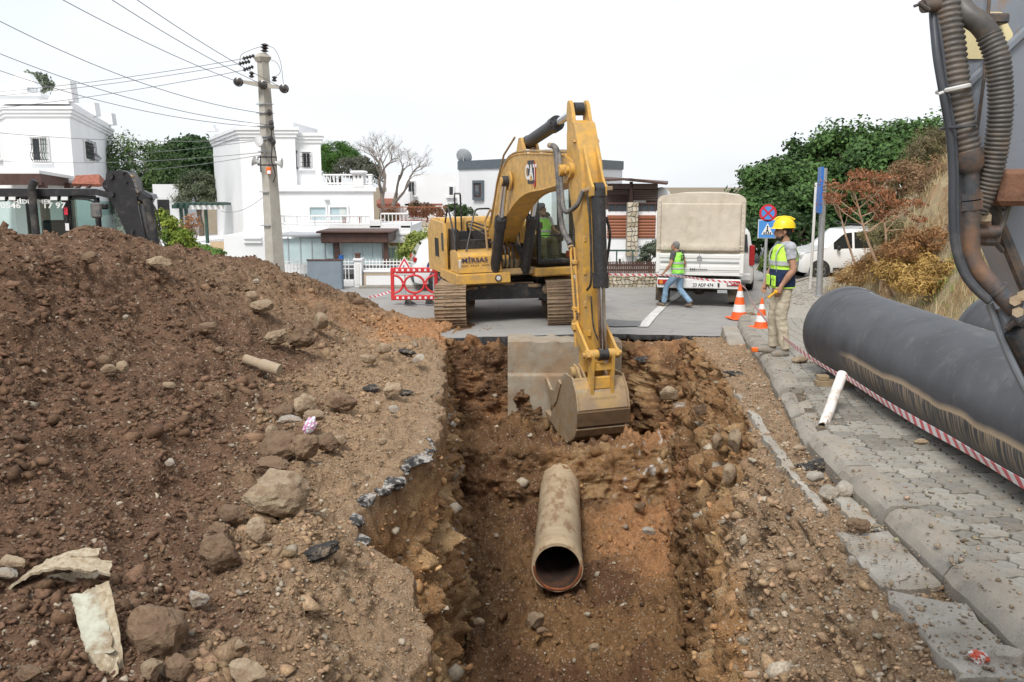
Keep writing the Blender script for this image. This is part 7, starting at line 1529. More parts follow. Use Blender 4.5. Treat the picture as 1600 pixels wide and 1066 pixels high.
gl=empty('gate_leaf',(X(503,27.9),27.9,0),0,'grey sheet-metal gate leaf standing open by the heap','gate'); wb(pbox(475,407,530,462,27.9,.05),'sheet','grey_panel',gl); wb(pbox(474,405.5,531,407.5,27.88,.09),'top_rail','brown_wood',gl); wb(pbox(529,407.5,531.5,462,27.88,.09),'edge_post','grey_cladding',gl)
for (px,py,lab) in ((533,402,'small blue pot hanging by the pergola post'),):
    o=empty('hanging_pot',at(px,py,30),0,lab,'pot'); m=MB(); m.lathe([(0,-.1),(.07,-.1),(.09,.06),(0,.06)],12); m.build('pot','sign_blue',o)
tr_=empty('garden_terrace',(X(300,36),36,0),0,'white-walled garden terrace with tan steps between the villas','terrace'); zt=Z(384,36); wb(pbox(190,384,322,430,36,8),'terrace_wall','white_render',tr_); wb(pbox(322,392,350,430,35.2,6),'terrace_wall','white_render',tr_)
for k in range(5): wb(pbox(321+k*.5,394- 4*k,346,398.2- 4*k,35.0+.35*k,.4),'step','stair_tan',tr_)
pg=empty('garden_pergola',(X(310,37.5),37.5,zt),0,'dark green garden pergola with white beam by the villa','pergola'); YR=37.5
for px in (279,287,318): wb(pbox(px- 1.6,322,px+1.6,384,YR,.2),'post','green_beam',pg)
wb(pbox(293,320.5,348,327.5,YR- .2,.12),'beam','window_white',pg); wb(pbox(266,320,292,326,YR- .2,.16),'beam','green_beam',pg)
for k in range(9): wb(pbox(270+9*k,317.5,274.5+9*k,321,YR- .4,2.6),'rafter','green_beam',pg)
gs=empty('garden_shed',(X(270,43),43,zt),0,'small white garden outbuilding behind the weeping tree','shed'); wb(pbox(238,288,280,400,43,3),'wall','white_render',gs); wb(pbox(244,312,262,345,42.95,.05),'dark_opening','trim_black',gs)
rw_=empty('retaining_wall',(X(665,40),40,0),0,'grey rubble retaining wall behind the round yellow shrub','wall'); stones(rw_,X(636,40),X(700,40),Z(400,40),Z(348,40),40,12,8,21)
ifn=empty('iron_fence',(X(650,40.2),40.2,Z(348,40)),0,'thin rust-brown iron fence on the retaining wall','fence'); m=MB()
for k in range(50): x=X(592,40.2)+.06*k; m.tube([(x,40.2,Z(348,40)),(x,40.2,Z(322,40))],.010,4)
m.tube([(X(592,40.2),40.2,Z(324,40)),(X(699,40.2),40.2,Z(324,40))],.02,5); m.tube([(X(592,40.2),40.2,Z(345,40)),(X(699,40.2),40.2,Z(345,40))],.02,5); tag(wb(m,'bars','shutter_rust',ifn),kind='stuff')
# ================================================================== VEGETATION
def leaf_mat(name):
    b=NB(name); c=b.attr('soil'); c=b.mix(1,c,b.ramp(b.noise(3,3),[(.3,.8),(.7,1.2)]),'MULTIPLY'); b.done(c,.6,0,None,.3)
    tr2=b.n.new('ShaderNodeBsdfTranslucent'); b.link(c,tr2.inputs[0]); mx=b.n.new('ShaderNodeMixShader'); mx.inputs[0].default_value=.22; b.link(b.b.outputs[0],mx.inputs[1]); b.link(tr2.outputs[0],mx.inputs[2]); b.link(mx.outputs[0],b.n['Material Output'].inputs['Surface'])
leaf_mat('leaf'); std('bark',(.15,.11,.08),.9,0,.25,9,(.25,.21,.17),.3,6,.6,30); std('grey_bark',(.22,.18,.15),.9,0,.2,9,(.3,.27,.24),.3,6,.5,30)
def leaves(name,pos,nrm,size,colr,seed,parent,aspect=.55,mat='leaf',blade=False):
    rs=np.random.RandomState(seed); n=len(pos); nrm=nrm+.55*rs.normal(size=(n,3)); nrm /= np.linalg.norm(nrm,axis=1)[:,None]+1e-9
    a=np.cross(nrm,rs.normal(size=(n,3))); a /= np.linalg.norm(a,axis=1)[:,None]+1e-9; b_=np.cross(nrm,a); s_=size*(.65+.7*rs.rand(n)); a=a*s_[:,None]; b_=b_*(s_*aspect)[:,None]
    v=np.stack([pos- a,pos- .1*a+b_+nrm*(s_*.08)[:,None],pos+a,pos- .1*a- b_+nrm*(s_*.08)[:,None]],1)
    me=bpy.data.meshes.new(name); me.vertices.add(n*4); me.vertices.foreach_set('co',v.reshape(-1)); f=np.arange(n*4); me.loops.add(n*4); me.loops.foreach_set('vertex_index',f); me.polygons.add(n); me.polygons.foreach_set('loop_start',np.arange(n)*4); me.update(calc_edges=True)
    ca=me.color_attributes.new('soil','FLOAT_COLOR','POINT'); c4=np.ones((n,4,4)); c4[...,:3]=np.clip(colr,.004,.9)[:,None]; ca.data.foreach_set('color',c4.reshape(-1)); return mk(name,me,mat,parent,0)
def crown_pts(rs,balls,nclump,nleaf,clump_r,shell=.75,droop=0):
    """balls: (center, (rx,ry,rz)); leaves sit in clumps near the surface of the balls"""
    vol=np.array([b_[1][0]*b_[1][2] for b_ in balls]); pr_=vol/vol.sum(); P=[]; N=[]; K=[]
    per=nleaf // nclump
    for k in range(nclump):
        c,r=balls[rs.choice(len(balls),p=pr_)]; d=rs.normal(size=3); d /= np.linalg.norm(d); d[2]=d[2] if d[2] >-.55 else-d[2]; t=shell+(1- shell)*rs.rand(); cc=np.array(c)+d*np.array(r)*t
        cr=clump_r*(.6+.8*rs.rand()); dd=rs.normal(size=(per,3)); dd /= np.linalg.norm(dd,axis=1)[:,None]; q=cc+dd*(cr*rs.rand(per,1)**.5)*np.array([1,1,.75])
        if droop: q[:,2] -= droop*rs.rand(per)**2
        P.append(q); N.append(.6*dd+.5*d+np.array([0,0,.25])); K.append(np.full(per,k))
    return np.concatenate(P),np.concatenate(N),np.concatenate(K)
def tree(name,label,base,balls,nclump,nleaf,lsize,col1,col2,seed,clump_r=.5,trunk=.16,bark='bark',group=None,cat='tree',droop=0,aspect=.55,limbs=7,shell=.75):
    rs=np.random.RandomState(seed); rn=random.Random(seed); root=empty(name,base,0,label,cat,group); B0=Vector(base); bl_=[(tuple(Vector(c)- B0),r) for c,r in balls]
    m=MB(); cen=sum((Vector(c) for c,r in bl_),Vector())/len(bl_); tp_=Vector((cen.x*.7,cen.y*.7,max(.2,cen.z*.62))); m.tube([(0,0,-.2),tp_*.5+Vector((.08,0,0)),tp_],[trunk*1.25,trunk,trunk*.75],9)
    for k in range(limbs):
        c,r=bl_[k % len(bl_)]; e=Vector(c)+Vector((rn.uniform(-.6,.6)*r[0],rn.uniform(-.6,.6)*r[1],rn.uniform(-.1,.6)*r[2])); s_=tp_*rn.uniform(.6,1); m.tube([s_,s_.lerp(e,.5)+Vector((rn.uniform(-.2,.2),rn.uniform(-.2,.2),.1)),e],[trunk*.5,trunk*.32,trunk*.1],6)
    m.build('trunk',bark,root)
    P,N,K=crown_pts(rs,bl_,nclump,nleaf,clump_r,shell,droop); kc=rs.rand(nclump)[K]; mixf=np.clip(kc*.8+.35*rs.rand(len(P))- .1,0,1)[:,None]; colr=np.array(col1)*(1- mixf)+np.array(col2)*mixf
    leaves('crown',P,N,lsize,colr,seed+1,root,aspect); return root
def pb_(px,py,Y,rx,ry,rzz): v=at(px,py,Y); return ((v.x,v.y,v.z),(rx,ry,rzz))
DK,MD,LT,OL=(.026,.058,.018),(.06,.12,.035),(.10,.17,.045),(.11,.14,.075)
fic='dark evergreen trees beyond the bank'
for i,(px,Y_,balls,lab) in enumerate([
    (1205,41,[pb_(1200,300,41,1.6,1.6,1.5),pb_(1180,335,40.5,1.2,1.3,1.3),pb_(1225,345,40,1.6,1.5,1.6),pb_(1240,285,42,1.5,1.5,1.3)],'dark evergreen tree rising behind the canvas truck and no-stopping sign'),
    (1275,40,[pb_(1265,270,41,1.9,1.7,1.6),pb_(1290,325,40,1.9,1.6,1.7),pb_(1250,335,39,1.5,1.5,1.6),pb_(1310,265,41.5,1.5,1.5,1.4)],'dark evergreen tree crowding behind the street-name sign'),
    (1345,39,[pb_(1335,245,40,1.7,1.7,1.4),pb_(1360,290,39,1.9,1.6,1.7),pb_(1325,330,39,1.7,1.5,1.6),pb_(1385,245,40,1.5,1.5,1.2)],'dark evergreen tree behind the tall dry fennel stalks'),
    (1425,38,[pb_(1415,232,39,1.6,1.6,1.0),pb_(1445,250,38,1.6,1.6,1.3),pb_(1410,275,38,1.6,1.5,1.3),pb_(1465,222,40,1.3,1.3,.9)],'evergreen tree at the top of the dry bank')]):
    tree('evergreen_tree',lab,(X(px,Y_),Y_,0),balls,95,15000,.11,DK,(.12,.225,.06),100+i,.72,.22,'bark',fic,limbs=11,shell=.55)
tree('evergreen_tree','lowest dark evergreen, its boughs hanging behind the white van',(X(1240,37),37,0),[pb_(1230,365,37,1.6,1.3,.9),pb_(1265,375,37.5,1.4,1.3,.9),pb_(1200,375,38,1.0,1.2,.8)],90,6500,.12,DK,(.05,.10,.03),110,.5,.2,'bark',fic)
tree('weeping_tree','pale green weeping tree between the two white villas',(X(225,46),46,.5),[pb_(205,250,46,1.5,1.5,1.2),pb_(235,265,46,1.7,1.5,1.5),pb_(215,305,45.5,1.6,1.4,1.4),pb_(255,300,46,1.1,1.2,1.6)],130,12000,.10,(.045,.085,.028),(.14,.22,.07),120,.55,.2,'bark',None,droop=1.3,aspect=.32)
tree('leafy_tree','dark rounded tree against the wall of the stepped villa',(X(300,52),52,.5),[pb_(285,255,52,1.6,1.5,1.3),pb_(312,255,52,1.7,1.5,1.4),pb_(300,290,52,2.2,1.5,1.6)],140,11000,.13,DK,MD,121,.55,.2)
tree('olive_tree','grey-green olive tree above the green pergola',(X(310,43),43,.6),[pb_(308,290,43,.95,.9,.6),pb_(318,305,43,.8,.8,.6),pb_(296,308,43,.7,.8,.6)],90,8000,.07,(.065,.085,.045),(.17,.20,.115),122,.32,.12,aspect=.3)
tree('pine_tree','bright green pine behind the roof terrace railing',(X(528,55),55,0),[pb_(522,248,55,1.3,1.3,1.0),pb_(540,258,55,1.2,1.2,.9),pb_(512,262,55,.9,1,.9)],110,9000,.10,(.03,.085,.015),(.12,.24,.04),123,.4,.2,aspect=.25)
tree('olive_tree','dull grey-green olive behind the terrace chimney',(X(562,52),52,0),[pb_(555,266,52,1.2,1,.7),pb_(572,272,52,.9,1,.7)],60,5000,.09,(.07,.075,.05),(.16,.165,.12),124,.35,.15,'grey_bark',aspect=.3)
tree('olive_bush','small grey-green olive bush behind the brown picket fence',(X(1016,31),31,.3),[pb_(1015,396,31,.34,.4,.32),pb_(1022,388,31,.25,.3,.25),pb_(1012,408,31,.32,.3,.3)],40,3000,.05,(.06,.085,.05),(.19,.22,.15),125,.14,.05,cat='bush',aspect=.35)
tree('round_shrub','large round yellow-green shrub beside the brick panel',(X(660,30.2),30.2,0),[pb_(660,385,30.2,.62,.6,.52),pb_(648,395,30,.5,.5,.45),pb_(675,392,30.2,.45,.5,.48)],120,9000,.045,(.11,.19,.03),(.46,.47,.13),126,.16,.06,cat='bush',aspect=.5)
tree('flowering_bush','dark green bush with reddish tips on the retaining wall',(X(665,41),41,1.6),[pb_(655,330,41,.55,.5,.35),pb_(675,333,41,.5,.5,.3)],50,3000,.06,(.025,.05,.018),(.20,.10,.06),127,.22,.05,cat='bush'); tree('flowering_bush','dark green bush behind the excavator handrails',(X(712,41),41,1.6),[pb_(710,332,41,.5,.5,.35),pb_(728,335,41,.4,.4,.3)],40,2600,.06,(.025,.05,.018),(.09,.14,.04),128,.22,.05,cat='bush'); tree('flowering_bush','small green bush with red flowers by the balcony corner',(X(612,40.6),40.6,1.6),[pb_(610,338,40.6,.4,.4,.25)],26,1500,.06,(.03,.06,.02),(.25,.12,.05),129,.18,.05,cat='bush')
tree('garden_bush','bright green leafy bush behind the heap next to the loader',(X(268,27),27,0),[pb_(260,362,27,.5,.5,.42),pb_(278,378,27,.45,.5,.4),pb_(250,350,27.5,.35,.4,.35),pb_(290,390,27,.3,.4,.3)],110,8000,.05,(.07,.13,.02),(.32,.38,.05),130,.18,.05,cat='bush'); tree('garden_bush','low green plant beside the tan garden steps',(X(335,30),30,0),[pb_(330,398,30,.4,.4,.18),pb_(312,392,30,.35,.4,.18)],40,2600,.05,(.08,.15,.03),(.22,.33,.08),131,.15,.03,cat='bush')
tree('small_tree','little tree with sparse orange leaves by the terrace wall',(X(302,33),33,.4),[pb_(301,350,33,.35,.3,.35),pb_(297,362,33,.3,.3,.3)],40,420,.05,(.35,.16,.07),(.5,.28,.14),132,.2,.035,aspect=.6,limbs=12)
tree('roof_plant','straggly plant growing above the house parapet',(X(60,46),46,6.5),[pb_(62,128,46,.5,.4,.4),pb_(78,140,46,.5,.3,.3),pb_(45,122,46,.3,.3,.2)],40,900,.08,(.10,.13,.08),(.22,.25,.18),133,.25,.03,cat='plant')
tree('verge_bush','light green verge bush beside the white van',(X(1203,30.2),30.2,0),[pb_(1200,420,30.2,.3,.4,.35),pb_(1205,408,30.5,.25,.3,.25)],36,2200,.05,(.09,.16,.03),(.25,.32,.08),134,.16,.03,cat='bush')
def bare_tree(px,Y_,ztop_py,label,seed):
    rn=random.Random(seed); root=empty('bare_tree',(X(px,Y_),Y_,0),0,label,'tree'); m=MB(); tw_=MB(); H=Z(ztop_py,Y_)
    def grow_(p,d,ln,r,dep,mm):
        q=p+d*ln; md_=p.lerp(q,.5)+Vector((rn.gauss(0,.04),rn.gauss(0,.04),0))*ln; (m if dep < 3 else tw_).tube([p,md_,q],[r,r*.85,r*.68],6 if dep < 3 else 4,cap=False)
        if dep >= 7: return
        for k in range(2 if dep < 1 else rn.choice((2,3,3))):
            ax=Vector((rn.gauss(0,1),rn.gauss(0,.7),rn.gauss(.25,.55))).normalized(); nd=(d*(1.0 if dep else 1.1)+ax*(.62+.06*dep)).normalized(); grow_(q- d*ln*rn.uniform(0,.35),nd,ln*rn.uniform(.58,.82),r*rn.uniform(.48,.62),dep+1,mm)
    base=Vector((0,0,0)); z0=Z(352,Y_); m.tube([(0,0,0),(.05,0,z0*.6),(0,0,z0+.3)],[.3,.25,.22],10); grow_(Vector((-.05,0,z0)),Vector((-.18,0,1)).normalized(),1.5,.13,0,m); grow_(Vector((.06,0,z0)),Vector((.2,.05,1)).normalized(),1.5,.125,0,m)
    m.build('trunk','grey_bark',root); tag(tw_.build('twigs','grey_bark',root,0,fix=False),kind='stuff'); return root
bare_tree(607,42,215,'leafless grey tree beside the roof terrace',5)
def blades(name,label,base,n,h,spread,c1,c2,seed,w_=.012,cat='grass',kind=None,lean=.5):
    rs=np.random.RandomState(seed); base=np.asarray(base,float); n=len(base) if base.ndim == 2 else n; B_=base if base.ndim == 2 else base[None]+rs.normal(size=(n,3))*np.array([spread,spread,0]); hh=h*(.5+.8*rs.rand(n)); a=rs.rand(n)*6.28; ln=lean*hh*rs.rand(n)
    d=np.stack([np.cos(a)*ln,np.sin(a)*ln,0*a],1); sd_=np.stack([-np.sin(a),np.cos(a),0*a],1)*w_; up_=np.stack([0*a,0*a,hh],1)
    v=np.stack([B_- sd_,B_+sd_,B_+.55*up_+.3*d+.8*sd_,B_+.55*up_+.3*d- .8*sd_,B_+up_*.95+d],1); f0=np.arange(n)[:,None]*5
    me=bpy.data.meshes.new(name); me.vertices.add(n*5); me.vertices.foreach_set('co',v.reshape(-1)); q=np.concatenate([f0+np.array([[0,1,2,3]]),f0+np.array([[3,2,4,4]])[:,:4]],1); li=np.concatenate([np.concatenate([f0+np.array([[0,1,2,3]]),f0+np.array([[3,2,4]])],1)],0).reshape(-1)
    me.loops.add(n*7); me.loops.foreach_set('vertex_index',li); me.polygons.add(n*2); ls=(np.arange(n)[:,None]*7+np.array([[0,4]])).reshape(-1); me.polygons.foreach_set('loop_start',ls); me.update(calc_edges=True)
    t=rs.rand(n,1); col_l=np.array(c1)*(1- t)+np.array(c2)*t; ca=me.color_attributes.new('soil','FLOAT_COLOR','POINT'); c4=np.ones((n,5,4)); c4[...,:3]=col_l[:,None]; ca.data.foreach_set('color',c4.reshape(-1)); o=mk(name,me,'leaf',None,0); return tag(o,label,cat,kind=kind)
blades('reed_clump','tall green reed leaves left of the round shrub',(X(628,30),30,Z(410,30)),90,.75,.16,(.10,.20,.04),(.25,.36,.10),3,.012,'plant',lean=.6); blades('grass_tuft','bright green grass tuft by the terrace',(X(315,29),29,Z(402,29)),160,.36,.16,(.08,.2,.03),(.2,.36,.08),4,.008,'plant')
rs=np.random.RandomState(12); hu=HX- np.stack([toe_(y)*np.ones_like(hx) for y in hy])
def hill_pick(mask,n):
    wg=(mask*(HY > 6)*(HY < 32)*(hu < 7)/np.maximum(HY,6)**1.0).reshape(-1); wg=wg/wg.sum(); i=rs.choice(wg.size,n,p=wg); p_=hp.reshape(-1,3)[i]+rs.normal(size=(n,3))*np.array([.07,.12,.0]); return p_
nzh=fbm(hp*.8,3,.5,70)
blades('dry_grass','dry straw-coloured grass over the roadside bank',hill_pick(sstep(-.3,.4,nzh)*(hu > .15),22000),0,.30,0,(.36,.27,.13),(.62,.52,.32),7,.006,'grass','stuff',.9)
blades('green_grass','short green grass at the foot of the bank',hill_pick((hu > .1)*(hu < 1.9)*(HY < 16)*sstep(-.35,.2,-nzh),6000),0,.14,0,(.13,.20,.035),(.30,.36,.11),8,.006,'grass','stuff',.8)
def surf_h(x,y): u=x- float(toe_(y)); return float(hill_z(np.array(u),np.array(y)))
def hill_at(px,py):
    P=hp.reshape(-1,3); rel=P- np.array([0,0,CAMZ]); dpt=rel[:,1]*cP- rel[:,2]*sP; upv=rel[:,1]*sP+rel[:,2]*cP; sx=800+FPX*rel[:,0]/dpt; sy=533- FPX*upv/dpt; d=(sx- px)**2+(sy- py)**2+(P[:,1] < 4)*1e9; k=np.argsort(d)[:12]; k=k[d[k] < max(60,d[k[0]]*3)]; return Vector(P[k[np.argmin(P[k,1])]])
for i,(px,py,rx,rzz,lab,c1,c2) in enumerate([
    (1420,440,.75,.42,'golden-brown dry bush low on the bank beyond the pipe',(.20,.12,.035),(.42,.28,.09)),(1455,455,.65,.38,'golden-brown dry bush nearest the hoses on the bank',(.22,.13,.04),(.46,.31,.10)),(1385,425,.6,.38,'brown dry bush between the two fennel stems',(.15,.085,.035),(.33,.19,.07)),(1345,440,.7,.34,'straw-brown bush at the foot of the fennel stalks',(.25,.15,.06),(.46,.33,.16)),
    (1450,395,.8,.4,'rust-brown bush halfway up the bank',(.14,.07,.03),(.32,.17,.07)),(1395,380,.8,.35,'grey-green scrub halfway up the bank',(.09,.09,.04),(.25,.21,.10)),(1440,300,1.1,.6,'brown scrub near the crest of the bank',(.13,.075,.04),(.28,.18,.10)),(1360,350,.9,.55,'sparse green scrub behind the fennel stalks',(.08,.09,.035),(.22,.21,.09)),(1470,250,1.0,.7,'dull scrub on the crest behind the hoses',(.09,.085,.04),(.2,.16,.09))]):
    p_=hill_at(px,py); c1,c2=np.array(c1)*1.25,np.array(c2)*1.35; tree('dry_bush',lab,p_,[((p_.x,p_.y,p_.z+rzz*.5),(rx,rx,rzz)),((p_.x+rx*.5,p_.y+.2,p_.z+rzz*.4),(rx*.7,rx*.7,rzz*.8)),((p_.x- rx*.5,p_.y,p_.z+rzz*.3),(rx*.6,rx*.7,rzz*.7))],110,7500,.045,c1,c2,200+i,.2,.03,cat='bush',aspect=.22,shell=.5)
std('dry_stalk',(.36,.22,.13),.85,0,.2,6,(.5,.42,.35),.4,5)
def fennel(px0,py0,px1,py1,lab,seed,heads=9):
    rn=random.Random(seed); p_=hill_at(px0,py0); q=at(px1,py1,p_.y+.3); root=empty('fennel_stalk',p_,0,lab,'dry plant','dry giant fennel stalks on the bank'); m=MB(); d=q- p_; mid=d*.5+Vector((rn.uniform(-.15,.15),0,.05)); P=curve([Vector(),mid,d],6); m.tube(P,[.035- .02*i/(len(P)- 1) for i in range(len(P))],7); hd_=MB(); U_=[]
    for k in range(heads):
        t=.62+.38*k/(heads- 1); s_=P[min(len(P)- 1,int(t*(len(P)- 1)))]; e=s_+Vector((rn.uniform(-.6,.6),rn.uniform(-.4,.4),rn.uniform(.15,.6)*(1.2- .3*t))); m.tube([s_,s_.lerp(e,.6)+Vector((0,0,-.06)),e],[.014,.010,.006],5)
        for j in range(14):
            u=e+Vector((rn.gauss(0,.11),rn.gauss(0,.11),rn.uniform(0,.12))); m.tube([e,u],[.004,.003],4,cap=False); U_.append(u)
    m.build('stem','dry_stalk',root); U_=np.array([tuple(u) for u in U_]); rs2=np.random.RandomState(seed); U3=np.repeat(U_,9,0)+rs2.normal(size=(len(U_)*9,3))*.035; leaves('seed_heads',U3,rs2.normal(size=U3.shape),.028,np.array([.27,.115,.055])*(.6+.9*rs2.rand(len(U3),1)),seed,root,.6)
fennel(1392,465,1335,300,'tall dry fennel stalk with rusty heads by the steel post',1,11); fennel(1378,455,1372,300,'upright dry fennel stalk, its stem whitish near the base',2,10); fennel(1345,440,1305,300,'thin dry fennel stalk leaning over the street-name sign',3,8); fennel(1478,380,1420,245,'rust-headed fennel stalk leaning on the upper bank',4,10)
std('white_litter',(.75,.75,.73),.6)
for i,(px,py,lab) in enumerate([(1410,405,'pale scrap of litter on the dry bank'),(1408,452,'round white lid lying in the golden bush')]): p_=hill_at(px,py); m=MB(); m.lathe([(0,.02),(.07,.015),(.08,0)],10,Euler((.6,.3,i)).to_matrix().to_4x4()); o=m.build('litter','white_litter'); o.location=p_+Vector((0,-.3,.15)); tag(o,lab,'litter')
# ================================================================== POWER POLE AND WIRES
b=NB('pole_concrete'); c=b.ramp(b.noise(2,7,.65),[(.3,(.36,.335,.29)),(.7,(.50,.47,.41))]); b.done(c,.9,0,b.bump(b.noise(30,5),.3,.02),.2)
std('insulator',(.045,.038,.036),.3,0,.2,5,coat=.3); std('speaker_grey',(.55,.55,.54),.5)
YL=27.4; pl0=Vector((X(425,YL),YL,-.1)); pole=empty('power_pole',pl0,0,'tapered concrete power pole with cross-arm, insulators and loudspeakers','pole')
def Lp(px,py,dY=0.0): return at(px,py,YL+dY)- pl0
tpz=Lp(410.5,92).z; tpx=Lp(410.5,92).x; m=MB(); m.tube([(0,0,0),(tpx*.5,0,tpz*.5),(tpx,0,tpz)],[.30,.235,.165],4,twist=math.pi/4+.12); m.build('shaft','pole_concrete',pole,20)
m=MB(); m.tube([Lp(410.2,97),Lp(410,90)],[.20,.27],4,twist=math.pi/4); m.tube([Lp(410,90),Lp(409.5,83)],[.27,.12],4,twist=math.pi/4); m.build('pole_head','pole_concrete',pole,20)
m=MB(); m.tube([Lp(367,126,-.25),Lp(409,133,-.25),Lp(447,138,-.25)],[.05,.10,.05],4,twist=math.pi/4); m.build('cross_arm','pole_concrete',pole,20)
def ins_stack(a,c_,r,n,name='insulator'):
    a,c_=Vector(a),Vector(c_); m=MB(); k=n*2+1; m.tube([a.lerp(c_,i/(k- 1)) for i in range(k)],[r if i % 2 else r*.35 for i in range(k)],12); return m.build(name,'insulator',pole,60)
ins_stack(Lp(413.5,82),Lp(414,68),.13,3); ins_stack(Lp(393,122,-.2),Lp(393.5,112,-.2),.09,2); ins_stack(Lp(428.5,128,-.2),Lp(429,119,-.2),.09,2)
for (x0,y0,x1,y1) in ((398,87,379,92),(391,96,373,100),(396,104,380,110)): ins_stack(Lp(x0,y0),Lp(x1,y1),.065,4)
for (px,py) in ((372,128),(410.5,132.5),(443.5,138.5)):
    m=MB(); c0=Lp(px,py,-.35); m.lathe([(0,-.16),(.05,-.15),(.13,-.1),(.135,-.04),(.05,0),(.12,.03),(.12,.08),(.04,.12),(0,.12)],16,Matrix.Translation(c0)@Matrix.Rotation(rad(90),4,'X')); m.build('insulator','insulator',pole,50)
m=MB(); m.lathe([(0,.06),(.07,.05),(.13,0),(.12,-.06),(0,-.07)],14,Matrix.Translation(Lp(404.5,220,-.4))@Euler((rad(55),rad(-20),0)).to_matrix().to_4x4()@Matrix.Scale(1.6,4,(0,1,0))); lam=m.build('street_lamp','speaker_grey',pole,50); m=MB(); m.tube(curve([Lp(407,226,-.35),Lp(412,236,-.3),Lp(416,247,-.22)],5),.028,8); m.build('lamp_arm','galvanised',lam)
for (x0,x1,sg) in ((396,406,-1),(440.5,430,1)):
    m=MB(); a,c_=Lp(x0,253.5+sg*2,-.3),Lp(x1,254.5,-.3); m.tube([a,a.lerp(c_,.25),a.lerp(c_,.7),c_],[.16,.10,.055,.05],14); m.build('loudspeaker','speaker_grey',pole,40)
m=MB(); m.tube([Lp(403,245.5,-.3),Lp(432,245.5,-.3)],.02,6); m.tube([Lp(403,258,-.3),Lp(432,258,-.3)],.02,6); m.tube([Lp(403,245.5,-.3),Lp(403,258,-.3)],.016,6); m.tube([Lp(432,245.5,-.3),Lp(432,258,-.3)],.016,6); m.build('speaker_bracket','iron_black',pole)
m=MB(); m.box(Lp(420,267,-.3),(.14,.1,.22),ch=.02); m.build('junction_box','orange_plastic',pole); m=MB(); m.box(Lp(420.3,269.5,-.36),(.11,.04,.10),ch=.01); m.build('box_label','sign_white',pole)
for py in (163,177,197,214,218,237,300,352): m=MB(); c0=Lp(410.5+(py- 92)*.0455,py); m.tube([c0- Vector((0,0,.015)),c0+Vector((0,0,.015))],.25- .0*py+(py- 163)*.00025,4,twist=math.pi/4+.12); m.build('steel_band','galvanised',pole,20)
m=MB()
for (px,py) in ((421,176),(424,193),(424.5,199),(423,217),(427,222)): m.ball(Lp(px,py,-.2),(.08,.08,.10),8,6)
split_build(m,'wire_clamp','insulator',pole)
m=MB(); m.tube(curve([Lp(424,200,-.25),Lp(425,230,-.25),Lp(424,250,-.25),Lp(430,272,-.25),Lp(427,285,-.25)],6),.018,6); m.tube(curve([Lp(425,222,-.25),Lp(431,240,-.25),Lp(432,262,-.25)],6),.014,6); m.tube(curve([Lp(416,72),Lp(428,76),Lp(438,96),Lp(443,132,-.3)],8),.007,5); m.tube(curve([Lp(418,92),Lp(432,98),Lp(438,112),Lp(430,121,-.2)],8),.007,5); m.tube(curve([Lp(411,72),Lp(392,78),Lp(377,86),Lp(375,97)],8),.007,5); split_build(m,'jumper_cable','iron_black',pole)
std('wire',(.16,.16,.17),.6)
def wire(a,c_,sag,lab,r=.009):
    a,c_=Vector(a),Vector(c_); m=MB(); m.tube([a.lerp(c_,t)- Vector((0,0,sag*4*t*(1- t)))- a for t in np.linspace(0,1,24)],r,5); o=m.build('overhead_wire','wire',None,60); o.location=a; return tag(o,lab,'wire','overhead wires')
for q_,(x0,y0,d0,x1,y1,Y1,sg) in enumerate(((379,92,0,-30,146,32,.1),(373,100,0,-30,152,32,.1),(380,110,0,-30,172,32,.1),(372,128,-.3,80,-10,19,.1),(410,132,-.3,160,-10,19,.1),(443,138,-.3,200,-10,19,.1),
    (418,178,-.2,-30,18,20,.35),(420,195,-.2,-30,72,22,.3),(420,199,-.2,-30,100,23,.3),(421,218,-.2,-30,205,26,.15),(421,217,-.2,182,240,47,.1),(421,237,-.2,-30,250,33,.2),(420,300,-.2,345,330,36,.25),(421,240,-.2,182,268,40,.1))):
    wire(at(x0,y0,YL+d0),at(x1,y1,Y1),sg,'overhead wire tied to the stacked strain insulators at the pole head' if q_ < 3 else 'overhead wire tied to a disc insulator on the pole cross-arm' if q_ < 6 else 'thin service wire clamped to the shaft of the concrete pole')
# ================================================================== ROCKS AND DEBRIS
_P=SV.reshape(-1,3); _r=_P- np.array([0,0,CAMZ]); _d=_r[:,1]*cP- _r[:,2]*sP; _u=_r[:,1]*sP+_r[:,2]*cP; _ok=_d > 1.5; _sx=np.where(_ok,800+FPX*_r[:,0]/np.maximum(_d,.1),-1e6); _sy=533- FPX*_u/np.maximum(_d,.1)
def surf(px,py):
    d=(_sx- px)**2+(_sy- py)**2; k=np.where(d < 144)[0]
    if len(k) == 0: k=np.array([np.argmin(d)])
    k=k[np.argmin(_d[k])]; return Vector(_P[k]),float(_d[k]),Vector(SN.reshape(-1,3)[k])
_ico={}
def ico(sub):
    if sub not in _ico:
        b_=bmesh.new(); bmesh.ops.create_icosphere(b_,subdivisions=sub,radius=1); b_.verts.ensure_lookup_table(); _ico[sub]=(np.array([v.co[:] for v in b_.verts]),[[v.index for v in f.verts] for f in b_.faces]); b_.free()
    return _ico[sub]
def rock_mesh(dims,seed,rough=.16,cuts=7,sub=4):
    V_,F_=ico(sub); rs=np.random.RandomState(seed); V_=V_.copy()
    for k in range(cuts):
        n=rs.normal(size=3); n /= np.linalg.norm(n); h=rs.uniform(.55,.85); t=V_@n- h; V_=V_- np.clip(t,0,None)[:,None]*n*.93
    V_=V_*(1+rough*fbm(V_*1.6+seed*3.1,4,.55)[:,None]+.05*fbm(V_*7+seed,3,.6)[:,None]); V_=V_*np.array(dims)
    me=bpy.data.meshes.new('rock'); me.from_pydata(V_.tolist(),[],F_); return me
